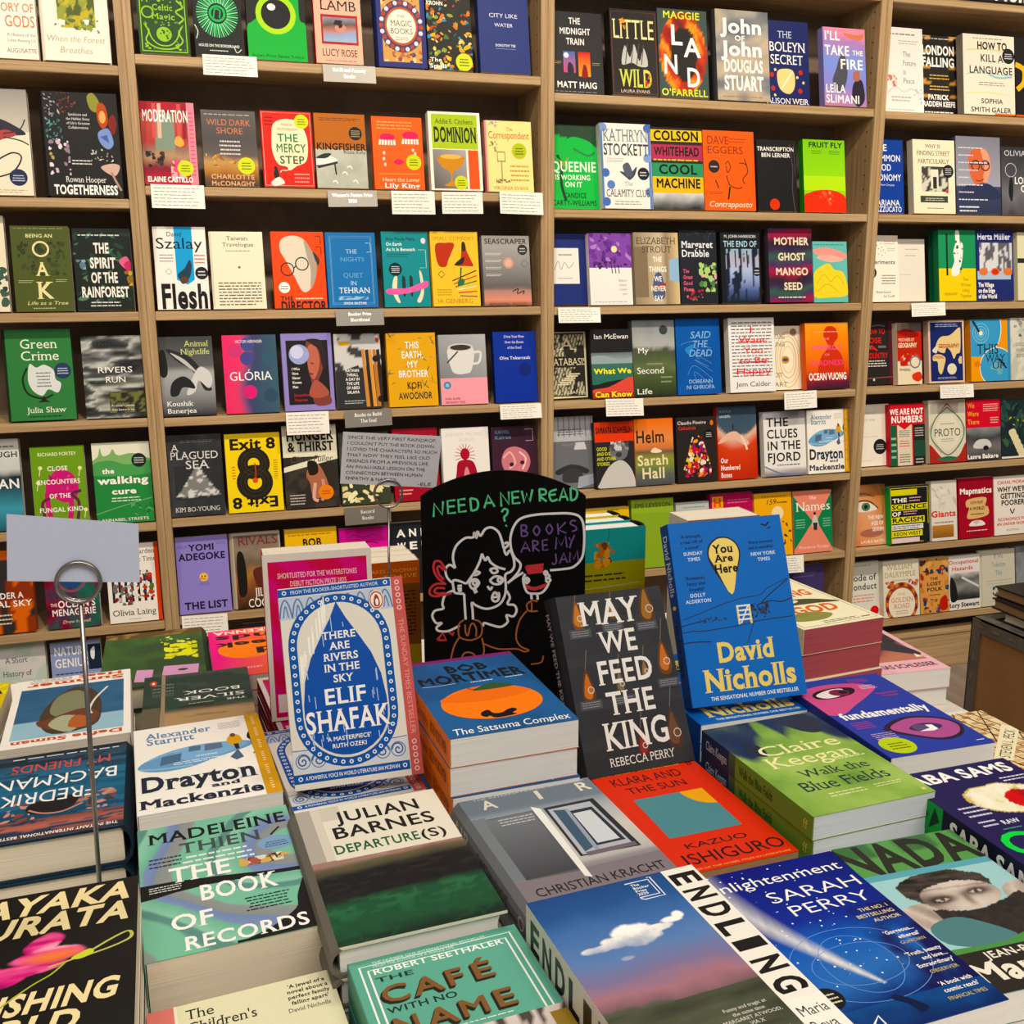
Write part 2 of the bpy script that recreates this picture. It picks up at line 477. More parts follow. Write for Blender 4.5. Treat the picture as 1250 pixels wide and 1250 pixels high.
def pages_mesh(w, h, t, pg, hard=False):
    i = 0.003 if hard else 0.0003; ct = 0.0027 if hard else 0.0007
    x0, x1 = -w / 2 + (0.005 if hard else 0.0014), w / 2 - (0.004 if hard else 0.0005)
    bm = bmesh.new(); n = 8
    # the fore-edge of a hardback curves in a little
    prof = [(x0, ct), (x1, ct)] + ([(x1 - 0.003 * math.sin(math.pi * k / n), ct + (t - 2 * ct) * k / n) for k in range(1, n)] if hard else []) + [(x1, t - ct), (x0, t - ct)]
    a = [bm.verts.new((x, i, z)) for x, z in prof]; b = [bm.verts.new((x, h - i, z)) for x, z in prof]; m = len(prof)
    bm.faces.new(a); bm.faces.new(b[::-1])
    for k in range(m): bm.faces.new((a[(k + 1) % m], a[k], b[k], b[(k + 1) % m]))
    me = bpy.data.meshes.new('page_block'); bm.to_mesh(me); bm.free(); me.materials.append(PAGES[pg])
    return me

def make_book(w, h, t, front=None, cf='888888', cs=None, cb=None, pg='c', hard=False, spine=None, back=None, mat=None, meshes=None):
    root = empty('hardback_book' if hard else 'paperback_book')
    cs = cs or cf; cb = cb or cs
    if meshes is None:
        meshes = (cover_mesh(w, h, t, front, cf, cs, cb, spine, back, hard, mat), pages_mesh(w, h, t, pg, hard))
    meshobj('cover', meshes[0], root); meshobj('page_block', meshes[1], root)
    return root, meshes

def pose(root, loc, yaw=0.0, lean=None, roll=0.0):
    """lean None: lying on its back cover.  otherwise standing, tipped back by lean"""
    if lean is None:
        m = Matrix.Rotation(yaw, 4, 'Z')
    else:
        m = Matrix.Rotation(yaw, 4, 'Z') @ Matrix.Rotation(math.pi / 2 - lean, 4, 'X') @ Matrix.Rotation(roll, 4, 'Z')
    root.matrix_world = Matrix.Translation(loc) @ m
    root.location = loc
    return root
# ------------------------------------------------------------------ room
def struct(name, boxes, mat): return tag(build(name, boxes, mat), kind='structure')
struct('floor', [(-2.5, -4.5, -0.05, 4.5, 0.5, 0.0)], M_FLOOR)
struct('wall_back', [(-2.5, 0.215, 0.0, 4.5, 0.30, 3.0)], M_WALL)

# ------------------------------------------------------------------ bookcases
SH = {1: [1.748, 1.456, 1.197, .941, .679, .420, .188], 2: [1.775, 1.487, 1.197, .939, .684, .426, .188],
      3: [1.738, 1.449, 1.195, .939, .682, .434, .188], 4: [1.735, 1.450, 1.193, .943, .689, .432, .188]}
PX = {1: (-1.1040, -0.0873), 2: (-0.0873, 0.9315), 3: (0.9315, 1.9394), 4: (1.9394, 2.953)}
TH = 0.0183; DEP = 0.20
LBL = {1: 'tall oak bookcase at the far left, half cut off by the picture edge', 2: 'tall oak bookcase directly behind the chalkboard, second from the left',
       3: 'tall oak bookcase third from the left, left of the one under the black sign', 4: 'tall oak bookcase at the far right, under the black sign'}
for b in (1, 2, 3, 4):
    xa, xb = PX[b]
    root = tag(empty('bookcase', ((xa + xb) / 2, 0.1, 0)), LBL[b], 'bookcase', 'row of oak bookcases along the wall')
    ox, oy = (xa + xb) / 2, 0.1
    def bb(name, boxes, mat, bev=0.0012):
        return build(name, [(x0 - ox, y0 - oy, z0, x1 - ox, y1 - oy, z1) for x0, y0, z0, x1, y1, z1 in boxes], mat, root, bev)
    bb('side_panel', [(xa + 0.0003, 0, 0, xa + TH, DEP + 0.012, 2.32)], M_WOODV)
    bb('side_panel', [(xb - TH, 0, 0, xb - 0.0003, DEP + 0.012, 2.32)], M_WOODV)
    bb('back_panel', [(xa + TH, DEP, 0.10, xb - TH, DEP + 0.012, 2.30)], M_BACK, 0)
    for z in SH[b] + [2.045]:
        s = bb('shelf', [(xa + TH + 0.0004, 0.0015, z - 0.0215, xb - TH - 0.0004, DEP, z)], M_WOODH, 0.0015)
    bb('plinth', [(xa + TH, 0.004, 0, xb - TH, 0.022, 0.116), (xa + TH, -0.0, 0.116, xb - TH, 0.05, 0.128)], M_WOODH)
    pegs = []
    for xs in (xa + TH, xb - TH - 0.0004):
        for k in range(52):
            z = 0.24 + k * 0.04
            if min(abs(z - q + 0.012) for q in SH[b] + [2.045]) < 0.02: continue
            pegs.append((xs, 0.028, z - 0.0022, xs + 0.0004, 0.0324, z + 0.0022))
    bb('peg_holes', pegs, M_PEG, 0)
# ------------------------------------------------------------------ display table
TZ = 0.689
tb = tag(empty('display_table', (0.15, -1.85, 0)), 'white-topped display table piled with stacks of books', 'table')
build('tabletop', [(-0.80, -0.80, TZ - 0.03, 0.822, 0.765, TZ)], M_TABLE, tb, 0.003)
for lx in (-0.74, 0.76):
    for ly in (-0.74, 0.70):
        build('leg', [(lx - 0.025, ly - 0.025, 0, lx + 0.025, ly + 0.025, TZ - 0.03)], M_LEG, tb, 0.002)
build('apron', [(-0.765, -0.765, TZ - 0.10, 0.787, 0.73, TZ - 0.03)], M_LEG, tb, 0.002)

K = '141312'; W = 'f4f0e8'
ORD = ['top of stack', 'second in stack', 'third in stack', 'fourth in stack', 'fifth in stack', 'sixth in stack']
def stack(x, y, yaw, w, h, t, n, label, art=None, cf='888888', cs=None, cb=None, pg='c', hard=False, spine=None, mat=None, flip=False, jit=1.0, seed=1, back=None, z0=None):
    """n lying copies, the bottom one on the table"""
    R = random.Random(seed); A = None; SP = None; BK = None
    if art: A = Art(w, h, seed); art(A)
    if spine: SP = Art(h, t, seed); spine(SP)
    if back: BK = Art(w, h, seed); back(BK)
    meshes = None; gap = 0.0002
    for k in range(n):                     # k counts from the top down
        root, meshes = make_book(w, h, t - gap, A, cf, cs, cb, pg, hard, SP, BK, mat, meshes)
        z = (TZ if z0 is None else z0) + (n - 1 - k) * t + 0.0001
        dx, dy, da = (0, 0, 0) if k == 0 else (R.uniform(-1, 1) * 0.0012 * jit, R.uniform(-1, 1) * 0.0015 * jit, R.uniform(-0.4, 0.4) * jit)
        m = Matrix.Rotation(math.radians(yaw + da) + (math.pi if flip else 0), 4, 'Z')
        off = m @ Vector((0, -h / 2, 0))
        root.matrix_world = Matrix.Translation((x + dx + off.x, y + dy + off.y, z)) @ m
        if n == 1: tag(root, label, 'book')
        else: tag(root, '%s, %s' % (label, ORD[k] if k < n - 1 or k == 0 else 'bottom of stack'), 'book', 'copies of the ' + label.split(', lying')[0])
    return root

def stand(x, y, z, yaw, lean, roll, w, h, t, label, art=None, cf='888888', cs=None, cb=None, pg='c', hard=False, spine=None, back=None, mat=None, group=None, seed=1):
    """a standing book; x, y, z is the middle of the lower edge of its front cover"""
    A = SP = BK = None
    if art: A = Art(w, h, seed); art(A)
    if spine: SP = Art(h, t, seed); spine(SP)
    if back: BK = Art(w, h, seed); back(BK)
    root, _ = make_book(w, h, t, A, cf, cs, cb, pg, hard, SP, BK, mat)
    yaw, lean, roll = map(math.radians, (yaw, lean, roll))
    m = Matrix.Rotation(yaw, 4, 'Z') @ Matrix.Rotation(math.pi / 2 - lean, 4, 'X') @ Matrix.Rotation(roll, 4, 'Z')
    root.matrix_world = Matrix.Translation(Vector((x, y, z)) - m @ Vector((0, 0, t))) @ m
    return tag(root, label, 'book', group)

# --- left column -----------------------------------------------------
def summer(a):
    a.vm = pw((0, 0), (.03, .012), (.095, .06), (.125, .075), (.185, .135), (.22, .16), (.82, .90), (.86, .918), (.925, .965), (1, 1))
    a.f(.06, .22, .94, .82, 40, 40, lambda u, v: mixc('2f5577' if v < .68 else '8fb3c4', '3d6a8c' if v < .68 else '9fc2cf', fbm(u * 3, v * 9, 4)))
    a.p([(.30, .76), (.62, .80), (.74, .62), (.66, .40), (.50, .26), (.34, .30), (.26, .44), (.24, .60)], '4a3a2c', True)
    a.p([(.36, .58), (.48, .64), (.66, .56), (.62, .36), (.46, .30), (.36, .40)], '7d8060', True)
    a.p([(.26, .62), (.40, .54), (.66, .62), (.76, .64), (.70, .72), (.46, .78), (.30, .72)], '6b4030', True)
    a.p([(.38, .66), (.56, .60), (.66, .70), (.48, .80)], 'a8a888', True)
    a.p([(.34, .66), (.46, .62), (.50, .74), (.36, .76)], 'b0653c', True)
    a.s([(.20, .30), (.30, .44), (.34, .56), (.32, .62)], .02, 'e0dac8')
    a.t('Defne Suman', .07, .86, .93, .925, 'cc5a34', 'ks')
    a.t('Summer', .07, .125, .90, .185, 'd2562c', 'ks'); a.t('Heat', .08, .03, .46, .095, 'd2562c', 'ks')
    a.l(.52, .02, .88, .11, 3, '8a8478')
stack(-.1592, -1.4315, 2.8, .1311, .2036, .030, 3, 'white paperback with a blue painting and orange lettering, lying upside down', summer, 'f1ebe0', pg='c', flip=True, seed=3)

def friends(a):
    a.f(0, 0, 1, 1, 44, 66, lambda u, v: ramp(v + .06 * (fbm(u * 4, v * 3, 2) - .5), 0, '16222c', .2, '1b2f42', .42, '1f5570', .6, '225d7c', .8, '1a3f5c', 1, '14283a') if fbm(u * 2, v * 26, 7) < .55 else ramp(v, 0, '2a2530', .35, '2f6a8a', 1, '2b5f80'))
    a.f(0, .80, 1, .995, 30, 16, lambda u, v: mixc('b56a5a' if fbm(u * 3, v * 9, 5) > .5 else '35405a', '16222c', abs(v - .4) * 1.6))
    a.n(.06, .58, .36, .78, ['b07a68', '7a4a40', 'c89080', '45352f'], 26, .05, 5, .5)
    a.n(.62, .58, .97, .80, ['b07a68', '5a3030', 'c89080', '7a4a40'], 26, .05, 8, .5)
    a.p([(.34, .60), (.64, .62), (.70, .70), (.60, .76), (.40, .74)], '1c1a1e', True)
    a.s([(.30, .70), (.44, .76), (.58, .75), (.68, .70)], .02, 'c08878')
    a.t('FREDRIK', .22, .51, .90, .63, W, 'r'); a.t('BACKMAN', .06, .33, .97, .45, W, 'r')
    a.t('MY FRIENDS', .12, .17, .88, .26, 'd25a52', 'r'); a.l(.06, .07, .94, .105, 1, 'c8c8c8')
    a.t('THE INSTANT INTERNATIONAL BESTSELLER', .04, .945, .96, .97, W, 'b')
stack(-.1520, -1.6235, 1.8, .1298, .1949, .040, 2, 'dark blue hardback with two swimming figures, its lettering upside down', friends, '1a2a38', pg='c', hard=True, flip=True, seed=4)

def sayaka(a):
    a.vm = lambda v: v if v > .74 else .74 - (.74 - v) * .62
    def fl(u, v):
        n = fbm(u * 5, v * 6, 4) - .5; m = fbm(u * 3 + n, v * 16, 9); c = lin('12100f'); q = 0
        for cx, cy, rx, ry, tl in ((.56, .66, .09, .085, -.5), (.60, .56, .17, .065, .1), (.50, .47, .20, .055, .5), (.38, .40, .16, .05, .9), (.28, .28, .09, .07, .6), (.14, .51, .22, .03, .1), (.30, .345, .10, .06, .8)):
            x, y = u - cx, v - cy; q = max(q, 1 - ((x + tl * y) / rx) ** 2 - ((y - tl * .25 * x) / ry) ** 2 + n * 1.1)
        if q > 0:
            o = max(0, 1 - ((u - .62) / .17) ** 2 - ((v - .545) / .06) ** 2)
            p_ = ramp(m, .2, '8e2a66', .4, 'd23c7c', .58, 'ea6a9a', .8, 'f4a4b8')
            p_ = mixc(p_, 'f58a4e', o * .9); c = mixc(c, p_, min(1, q * 5))
        return c
    a.f(0, .20, .86, .76, 70, 70, lambda x, y: fl(.86 * x, .20 + .56 * y))
    a.t('SAYAKA', .13, .875, .95, .975, 'ecd9a4', 'ki'); a.t('MURATA', .09, .755, .95, .855, 'ecd9a4', 'ki')
    a.t('VANISHING', .06, .143, .92, .285, 'ecd9a4', 'ki'); a.t('WORLD', .07, -.035, .76, .105, 'ecd9a4', 'ki')
    a.s([(.60, .46), (.74, .50), (.88, .60), (.96, .64), (.97, .58), (.88, .53), (.74, .49)], .018, 'b8b860')
    a.s([(.68, .48), (.62, .40), (.54, .34), (.44, .24), (.36, .14)], .012, 'a9b23a'); a.p([(.70, .50), (.78, .55), (.80, .51), (.74, .48)], 'c8d048', True)
    a.p([(.00, .45), (.07, .43), (.06, .38), (.0, .36)], '9ab03a', True)
    a.l(.55, -.11, .90, -.08, 1, 'c9bfa8'); a.t('WOMAN', .68, -.16, .93, -.12, 'd8d0c0', 'b')
stack(-.1279, -2.0163, 1.4, .1350, .2160, .027, 5, 'black paperback with big slanted cream lettering and a pink flower', sayaka, '12100f', pg='c', seed=5, mat=M_GLOSS)

# --- second column ---------------------------------------------------
def silver(a):
    a.vm = pw((0, 0), (.15, .32), (.245, .42), (.36, .54), (.5, .66), (1, 1))
    a.f(0, 0, 1, 1, 40, 60, lambda u, v: ramp(v, 0, '2c3a33', .38, '2e4238', .44, '4a5146', .50, 'a98a64', .75, 'b08f66', 1, '7a6248') if fbm(u * 2, v * 20, 9) < .58 else ramp(v, 0, '3f4d44', .4, '1f2d28', .5, '8d7656', 1, '8d7450'))
    a.r(.80, .0, .835, 1, '9a8468'); a.r(.84, .36, 1, 1, '5f5848')
    a.t('THE', .06, .33, .24, .355, W, 's'); a.t('SILVER', .07, .245, .70, .295, W, 's'); a.t('BOOK', .10, .15, .62, .20, W, 's')
    a.l(.36, .34, .60, .365, 1, 'a8a898'); a.s([(.18, .43), (.40, .44), (.42, .425), (.16, .415)], .012, '5a3526')
    a.e(.91, .06, .035, None, 'c8452c'); a.e(.91, .06, .014, None, W); a.l(.72, .07, .92, .2, 5, '6a746a')
stack(-.0180, -1.4250, .4, .1280, .1980, .025, 3, 'dark green and tan paperback lying upside down behind the two walkers', silver, '2e4238', pg='c', flip=True, seed=6)

def drayton(a):
    a.vm = pw((0, 0), (.115, .05), (.335, .225), (.58, .50), (.76, .68), (.83, .80), (1, 1))
    a.t('Alexander', .10, .875, .60, .935, '5f83a6', 'bs'); a.t('Starritt', .10, .815, .46, .87, '5f83a6', 'bs')
    a.p([(.02, .58), (.12, .68), (.36, .76), (.70, .76), (.88, .72), (.86, .66), (.60, .58), (.38, .52), (.16, .52)], '6d9cc2', True)
    a.p([(.30, .74), (.66, .755), (.86, .70), (.60, .60), (.40, .58)], '7eacd0', True)
    a.s([(.03, .57), (.2, .545), (.42, .54)], .02, '8fbcd8'); a.s([(.08, .65), (.26, .72), (.5, .76)], .014, '8fbcd8')
    a.p([(.18, .58), (.33, .60), (.35, .70), (.20, .68)], '4d6c88'); a.p([(.40, .70), (.49, .70), (.50, .76), (.41, .76)], '50708c'); a.p([(.52, .68), (.66, .69), (.66, .755), (.53, .76)], '5a7086')
    a.p([(.70, .76), (.735, .80), (.80, .795), (.82, .74), (.78, .70), (.77, .66), (.735, .70)], 'd9a23a', True); a.e(.755, .80, .022, None, '6a4a2a')
    a.p([(.745, .715), (.785, .71), (.785, .645), (.77, .645), (.755, .64)], '2a2428')
    a.p([(.86, .77), (.89, .815), (.95, .81), (.975, .75), (.94, .72), (.935, .62), (.92, .62), (.915, .70), (.905, .62), (.885, .62), (.88, .73)], '1b191c', True); a.e(.918, .825, .022, None, '1b191c')
    a.p([(.70, .56), (.77, .64), (.80, .54), (.74, .52)], '4b6379'); a.p([(.87, .56), (.91, .62), (.94, .56)], '4b6379')
    a.l(.28, .56, .72, .60, 2, 'dfe8ee'); a.l(.45, .62, .62, .65, 1, 'dfe8ee')
    a.t('Drayton', .04, .335, .86, .475, '20283a', 'ks'); a.t('and', .53, .265, .73, .315, '20283a', 'ks'); a.t('Mackenzie', .03, .115, .88, .225, '20283a', 'ks')
    a.l(.66, .87, .84, .95, 5, 'b8b4ac')
    a.vm = None; a.r(.885, 0, 1, 1, 'cf9a34'); [a.l(.93, .05 + k * .16, .955, .17 + k * .16, 5, 'f4e2b0') for k in range(6)]
stack(-.0143, -1.6302, 3.35, .1324, .1967, .031, 3, 'white paperback with two walkers on a blue puddle and a gold strip', drayton, 'f0ebe0', pg='w', seed=7)

def records(a):
    def sw(u, v):
        x, y = u - .95, v - .70; r_ = math.hypot(x, y * 1.3) + .16 * (fbm(u * 2.2, v * 2.2, 21) - .5) + .05 * math.sin(v * 9)
        k = (r_ * 6.5 + .8 * fbm(u * 1.5, v * 1.5, 40)) % 4
        return ramp(k, 0, '79b89b', .9, '79b89b', 1.0, '8a908d', 1.55, '858b8a', 1.65, '7487ad', 2.1, '7c8fb4', 2.2, '6fae92', 3.0, '8cc4aa', 3.1, '5c8a80', 3.5, '5d8b82', 3.6, '79b89b')
    a.f(0, 0, 1, 1, 80, 120, sw); a.vm = pw((0, -.02), (.085, .025), (.28, .165), (.435, .335), (.6, .525), (.775, .73), (1, 1))
    a.p([(0, .50), (0, .60), (.20, .595), (.5, .57), (.8, .54), (1, .53), (1, .505), (.7, .52), (.4, .53), (.2, .52), (.08, .505)], '171514')
    a.p([(.45, 0), (.7, .13), (.86, .25), (.90, .36), (1, .47), (1, 0)], '171514', True); a.r(.5, 0, 1, .07, '171514')
    a.t('MADELEINE', .07, .875, .97, .95, '101418', 'bs'); a.t('THIEN', .26, .775, .78, .845, '3d4a4c', 'bs')
    a.l(.24, .66, .72, .76, 3, 'd8e4dc', 'c'); a.l(.06, .7, .26, .78, 3, '26323a'); a.e(.86, .73, .12, .05, '7f9fc0'); a.l(.78, .70, .94, .745, 3, '22303c', 'c')
    a.s([(.84, .79), (.88, .82), (.91, .84)], .014, '141414')
    a.t('THE', .18, .585, .55, .68, W, 'bs'); a.t('BOOK', .34, .435, .80, .53, W, 'bs'); a.t('OF', .16, .28, .40, .37, W, 'bs'); a.t('RECORDS', .22, .085, .92, .20, W, 'bs')
    a.n(.60, .60, .88, .655, ['7a3b34', 'a85a48', '3c2a2a', 'dcd3c0', 'caa860'], 16, .05, 3); a.n(.84, .615, .94, .655, ['caa860', 'e4dcc8'], 6, .03, 4)
    a.l(.05, .535, .24, .58, 3, 'cfd3cc'); a.l(.58, .30, .86, .40, 5, '18302c', 'c')
stack(-.0018, -1.8506, 3.66, .1311, .1968, .0455, 2, 'green marbled paperback with white and black serif lettering', records, '74b396', pg='c', seed=8)

def children(a):
    a.r(0, 0, .14, 1, 'd98078'); a.r(.14, 0, .155, 1, 'efe6d0')
    a.t('The', .20, .915, .345, .965, '222020', 's'); a.t("Children's", .20, .845, .56, .895, '222020', 's'); a.t('Bach', .20, .775, .40, .825, '222020', 's')
    a.m("'A jewel of a|novel about a|perfect family|falling apart'", .85, .965, .018, .031, '2a2826', 'bs', .95, 'c'); a.t('David Nicholls', .72, .815, .95, .835, '6a6660', 's')
stack(.0111, -2.0735, 4.21, .1289, .1980, .0233, 3, 'cream paperback with a salmon pink left edge and thin black serif lettering', children, 'dcd8b4', 'd98078', pg='c', seed=9)

# --- third column ----------------------------------------------------
def shafak(a):
    D = '1f55a0'; C = 'ddd8cb'; L = '9db4d2'
    a.r(0, .0, 1, .03, C); a.r(0, .03, .9, .075, D); a.r(0, .955, .9, .995, D)
    a.r(0, .84, .9, .95, 'b9c3d2'); a.r(0, .08, .9, .19, 'cdd2d6')
    for i in range(9):
        x = .05 + i * .1
        a.s([(x - .05, .845), (x - .03, .91), (x, .94), (x + .03, .91), (x + .05, .845)], .012, '5f7da8'); a.s([(x - .02, .85), (x, .91), (x + .02, .85)], .01, '5f7da8')
    for x, s in ((.08, 1), (.2, -1), (.70, 1), (.82, -1)):
        a.s([(x + s * .05 * (1 - k / 14) * math.cos(k * .75), .135 + .034 * (1 - k / 14) * math.sin(k * .75)) for k in range(14)], .011, '3f5f92')
        a.ring(x, .135, .055, .008, '5f7da8')
    a.s([(0, .19), (.3, .185)], .006, D); a.s([(.62, .185), (.9, .195)], .006, D)
    def arch(k): # stadium-shaped panel, k = inset
        rx = .405 - k; ry = rx * .63; y0, y1 = .085 + .405 * .63, .945 - .405 * .63
        top = [(.45 + rx * math.cos(math.pi * i / 18), y1 + ry * math.sin(math.pi * i / 18)) for i in range(19)]
        bot = [(.45 - rx * math.cos(math.pi * i / 18), y0 - ry * math.sin(math.pi * i / 18)) for i in range(19)]
        ls = [(.45 - rx, y1 + (y0 - y1) * i / 8) for i in range(1, 8)]
        return top + ls + bot + [(x_ * -1 + .9, y_) for x_, y_ in ls[::-1]]
    a.p(arch(0), D); a.p(arch(.068), C)
    ring = arch(.034)
    for q in smooth_pts(ring, True, 1): a.e(q[0], q[1], .017, None, 'dfe6ee', 10)
    for q in smooth_pts(ring, True, 1): a.e(q[0], q[1], .008, None, D, 8)
    rx = .325; drop = [(.45, .905), (.515, .82), (.60, .73), (.69, .63), (.75, .52), (.775, .40), (.775, .345)] + [(.45 + rx * math.cos(math.pi * i / 16), .345 - .205 * math.sin(math.pi * i / 16)) for i in range(1, 16)] + [(.125, .345), (.125, .40), (.15, .52), (.21, .63), (.30, .73), (.385, .82)]
    a.p(drop, '1b50a4')
    R = random.Random(4)
    for i in range(46):
        x = R.uniform(.14, .76); top = .9 - abs(x - .45) * 1.05; y = R.uniform(.2, max(.22, top)); q = R.uniform(.02, .07)
        if .24 < x < .66 and .3 < y < .74 or abs(x - .45) > .31: continue
        a.s([(x, y), (x + .003, y - q)], .007, 'a8bde0', sm=False)
    for i in range(30):
        x = R.uniform(.13, .36); y0 = .56 + 1.28 * (x - .15); a.s([(x, R.uniform(y0 + .04, y0 + .12)), (x, y0 + R.uniform(-.02, .03))], .008, 'f4f1e6', sm=False)
    a.m('THERE|ARE|RIVERS|IN THE|SKY', .45, .755, .036, .0545, W, 'bs', 1.02)
    a.t('ELIF', .29, .395, .62, .47, W, 'bs'); a.t('SHAFAK', .135, .265, .78, .365, W, 'bs')
    a.m("'A MASTERPIECE'|RUTH OZEKI", .45, .235, .02, .035, W, 'b', .95)
    a.t('FROM THE BOOKER-SHORTLISTED AUTHOR', .10, .966, .80, .984, 'c7d3e4', 'b'); a.t('A POWERFUL VOICE IN WORLD LITERATURE IAN MCEWAN', .09, .044, .82, .062, 'e4e8ee', 'b')
    for x, y in ((.05, .053), (.86, .053), (.05, .976), (.86, .976)): a.ring(x, y, .014, .008, 'e4e8ee', 10)
    a.e(.775, .89, .062, .052, 'd9d4c8'); a.e(.775, .89, .054, .045, 'b8453a'); a.e(.775, .89, .046, .038, 'e9e2d6'); a.p([(.775, .92), (.795, .90), (.80, .865), (.775, .855), (.752, .865), (.757, .90)], '9a3a30', True); a.e(.778, .88, .012, .018, W)
    a.r(.905, 0, 1, 1, 'c2605c'); a.t('THE SUNDAY TIMES BESTSELLER', .935, .20, .972, .78, 'e09a92', 'v')
    for k in range(5): a.ring(.952, .03 + k * .033, .016, .008, 'e8c4bc', 10); a.ring(.952, .97 - k * .033, .016, .008, 'e8c4bc', 10)
def shafak_sp(a):
    a.r(0, 0, .16, 1, 'a9b6c8'); a.r(.16, 0, .48, 1, '23396a'); a.r(.5, 0, 1, 1, 'd6d0c4'); a.l(.2, .25, .45, .75, 1, '8fa4c4'); a.t('ELIF SHAFAK', .54, .28, .84, .72, '2a2a34', 'bs'); a.n(.85, .1, .98, .9, ['5f7da8', '8a9ab4'], 14, .02, 2)
stack(.1245, -1.6260, 4.6, .1320, .1980, .0233, 3, 'blue and cream patterned paperback lying under the upright copy of itself', shafak, 'ddd8cb', '8d8880', pg='c', spine=shafak_sp, seed=10)
stand(.1330, -1.7135, .7735, -8.4, 24.4, 3.6, .1270, .2010, .0263, 'blue and cream patterned paperback with a big raindrop, propped upright at an angle', shafak, 'ddd8cb', 'd6d0c4', pg='c', spine=shafak_sp, seed=10)

def departure(a):
    a.f(0, 0, 1, .56, 44, 40, lambda u, v: ramp(v + .05 * (fbm(u * 5, v * 3, 3) - .5) - .05 * u, 0, '10261a', .16, '1c4a2e', .42, '1d4d30', .50, '141312', .78, '171514', .84, '4a4a34', .90, '6a5540', .93, '9a766a', 1.2, 'a08074') if fbm(u * 9, v * 26, 5) < .6 else ramp(v - .05 * u, 0, '163c26', .42, '2a6440', .5, '1b1917', .8, '2a2620', .9, '5a5a40', .95, 'ac8880', 1.2, 'a08074'))
    a.r(0, .56, .10, 1, 'a9a296'); a.r(.10, .56, .16, 1, 'cdc6b4'); a.r(.16, .555, 1, 1, 'ddd6c2'); a.r(.16, .88, .30, 1, 'c6bfae')
    a.t('JULIAN', .27, .85, .85, .94, '191614', 'b'); a.t('BARNES', .20, .72, .90, .81, '191614', 'b'); a.t('DEPARTURE', .17, .60, .74, .665, '1d5a34', 'b'); a.t('(S)', .75, .60, .93, .665, '1c1a18', 'b')
stack(.1299, -1.8874, 2.97, .1329, .2050, .0255, 4, 'hardback with a cream upper half and dark green and black lower half', departure, 'ddd6c2', '6d685e', pg='w', hard=True, seed=11)

def cafe(a):
    T = '5fa38d'
    for k, wd in ((.055, .012), (.095, .012)): a.s([(k, -.1), (k, 1 - k * .7), (1 - k, 1 - k * .7), (1 - k, -.1)], wd, 'e6ece4', sm=False)
    a.t('THE NUMBER ONE INTERNATIONAL BESTSELLER', .13, .965, .80, .978, 'cfe0d6', ''); a.t('FROM THE AUTHOR OF A WHOLE LIFE', .13, .945, .60, .958, 'cfe0d6', '')
    a.t('ROBERT SEETHALER', .12, .905, .88, .935, 'eef2ea', 'b'); a.t('THE', .12, .86, .33, .885, '18302a', 'b'); a.t('WITH NO', .12, .69, .50, .72, '18302a', 'b')
    for tx, x0, y0, x1, y1 in (('C', .12, .745, .275, .83), ('A', .30, .745, .455, .83), ('F', .48, .75, .585, .835), ('\u00c9', .63, .75, .755, .835), ('N', .12, .575, .265, .66), ('A', .30, .575, .455, .66), ('M', .475, .58, .64, .665), ('E', .67, .585, .79, .67)):
        for d in range(5): a.t(tx, x0 - .004 * d, y0 - .003 * d, x1 - .004 * d, y1 - .003 * d, '23180f', 'b')
        a.t(tx, x0, y0, x1, y1, '7a5530', 'b')
    a.l(.42, .545, .75, .56, 1, 'cfe0d6')
    a.f(.0, 0, 1, .53, 40, 18, lambda u, v: ramp(v, 0, '7a6a62', .5, 'b0a098', 1, 'd0c4bc') if fbm(u * 22, v * 3, 8) < .55 else '4a4038'); a.r(.90, .0, 1, .50, '8d7430')
stack(.1483, -2.0910, 3.66, .1286, .1980, .030, 3, 'sea green paperback with a white double frame and brown block letters', cafe, '5fa38d', '5a9a86', pg='w', seed=12)

# --- fourth column ---------------------------------------------------
def satsuma(a):
    a.vm = pw((0, 0), (.06, .025), (.135, .09), (.42, .345), (.645, .56), (.71, .655), (.82, .755), (.835, .80), (.935, .875), (.955, .955), (1, 1))
    a.f(0, 0, 1, 1, 12, 18, lambda u, v: '2f5d90' if (u + v * .7) % .9 < .45 else '2a5484')
    a.r(0, .955, 1, 1, '7a2a6a'); a.t('BOB', .34, .835, .70, .935, '14161c', 'k'); a.t('MORTIMER', .06, .71, .95, .82, '14161c', 'k')
    a.s([(.06, .70), (.2, .695), (.34, .70)], .004, 'c8d4e0'); a.l(.46, .685, .66, .70, 1, 'dfe6ee'); a.l(.76, .69, .92, .705, 1, 'dfe6ee')
    a.e(.50, .42, .40, .225, 'f2780f', 44); a.p([(.12, .50), (.30, .60), (.5, .645), (.7, .60), (.86, .50), (.5, .44)], 'e86a08', True); a.p([(.42, .60), (.62, .665), (.78, .60), (.60, .585)], '31512c', True); a.s([(.40, .635), (.43, .61), (.47, .60)], .012, '2a3020')
    a.p([(.36, .30), (.42, .32), (.44, .27), (.50, .26), (.56, .29), (.61, .30), (.63, .27), (.58, .24), (.60, .215), (.44, .205), (.40, .24), (.37, .23), (.34, .26)], '120f0e', True)
    a.t('The Satsuma Complex', .05, .06, .95, .135, W, 'i')
def satsuma_sp(a): a.t('The Satsuma Complex', .06, .3, .62, .7, 'b8480a', ''); a.t('BOB MORTIMER', .66, .3, .95, .7, '8f3a0a', 'b')
stack(.2700, -1.6780, 2.2, .1320, .2035, .030, 5, 'blue paperback with a big orange satsuma and an orange spine', satsuma, '2f5d90', 'f07a12', pg='w', spine=satsuma_sp, seed=13, jit=2)

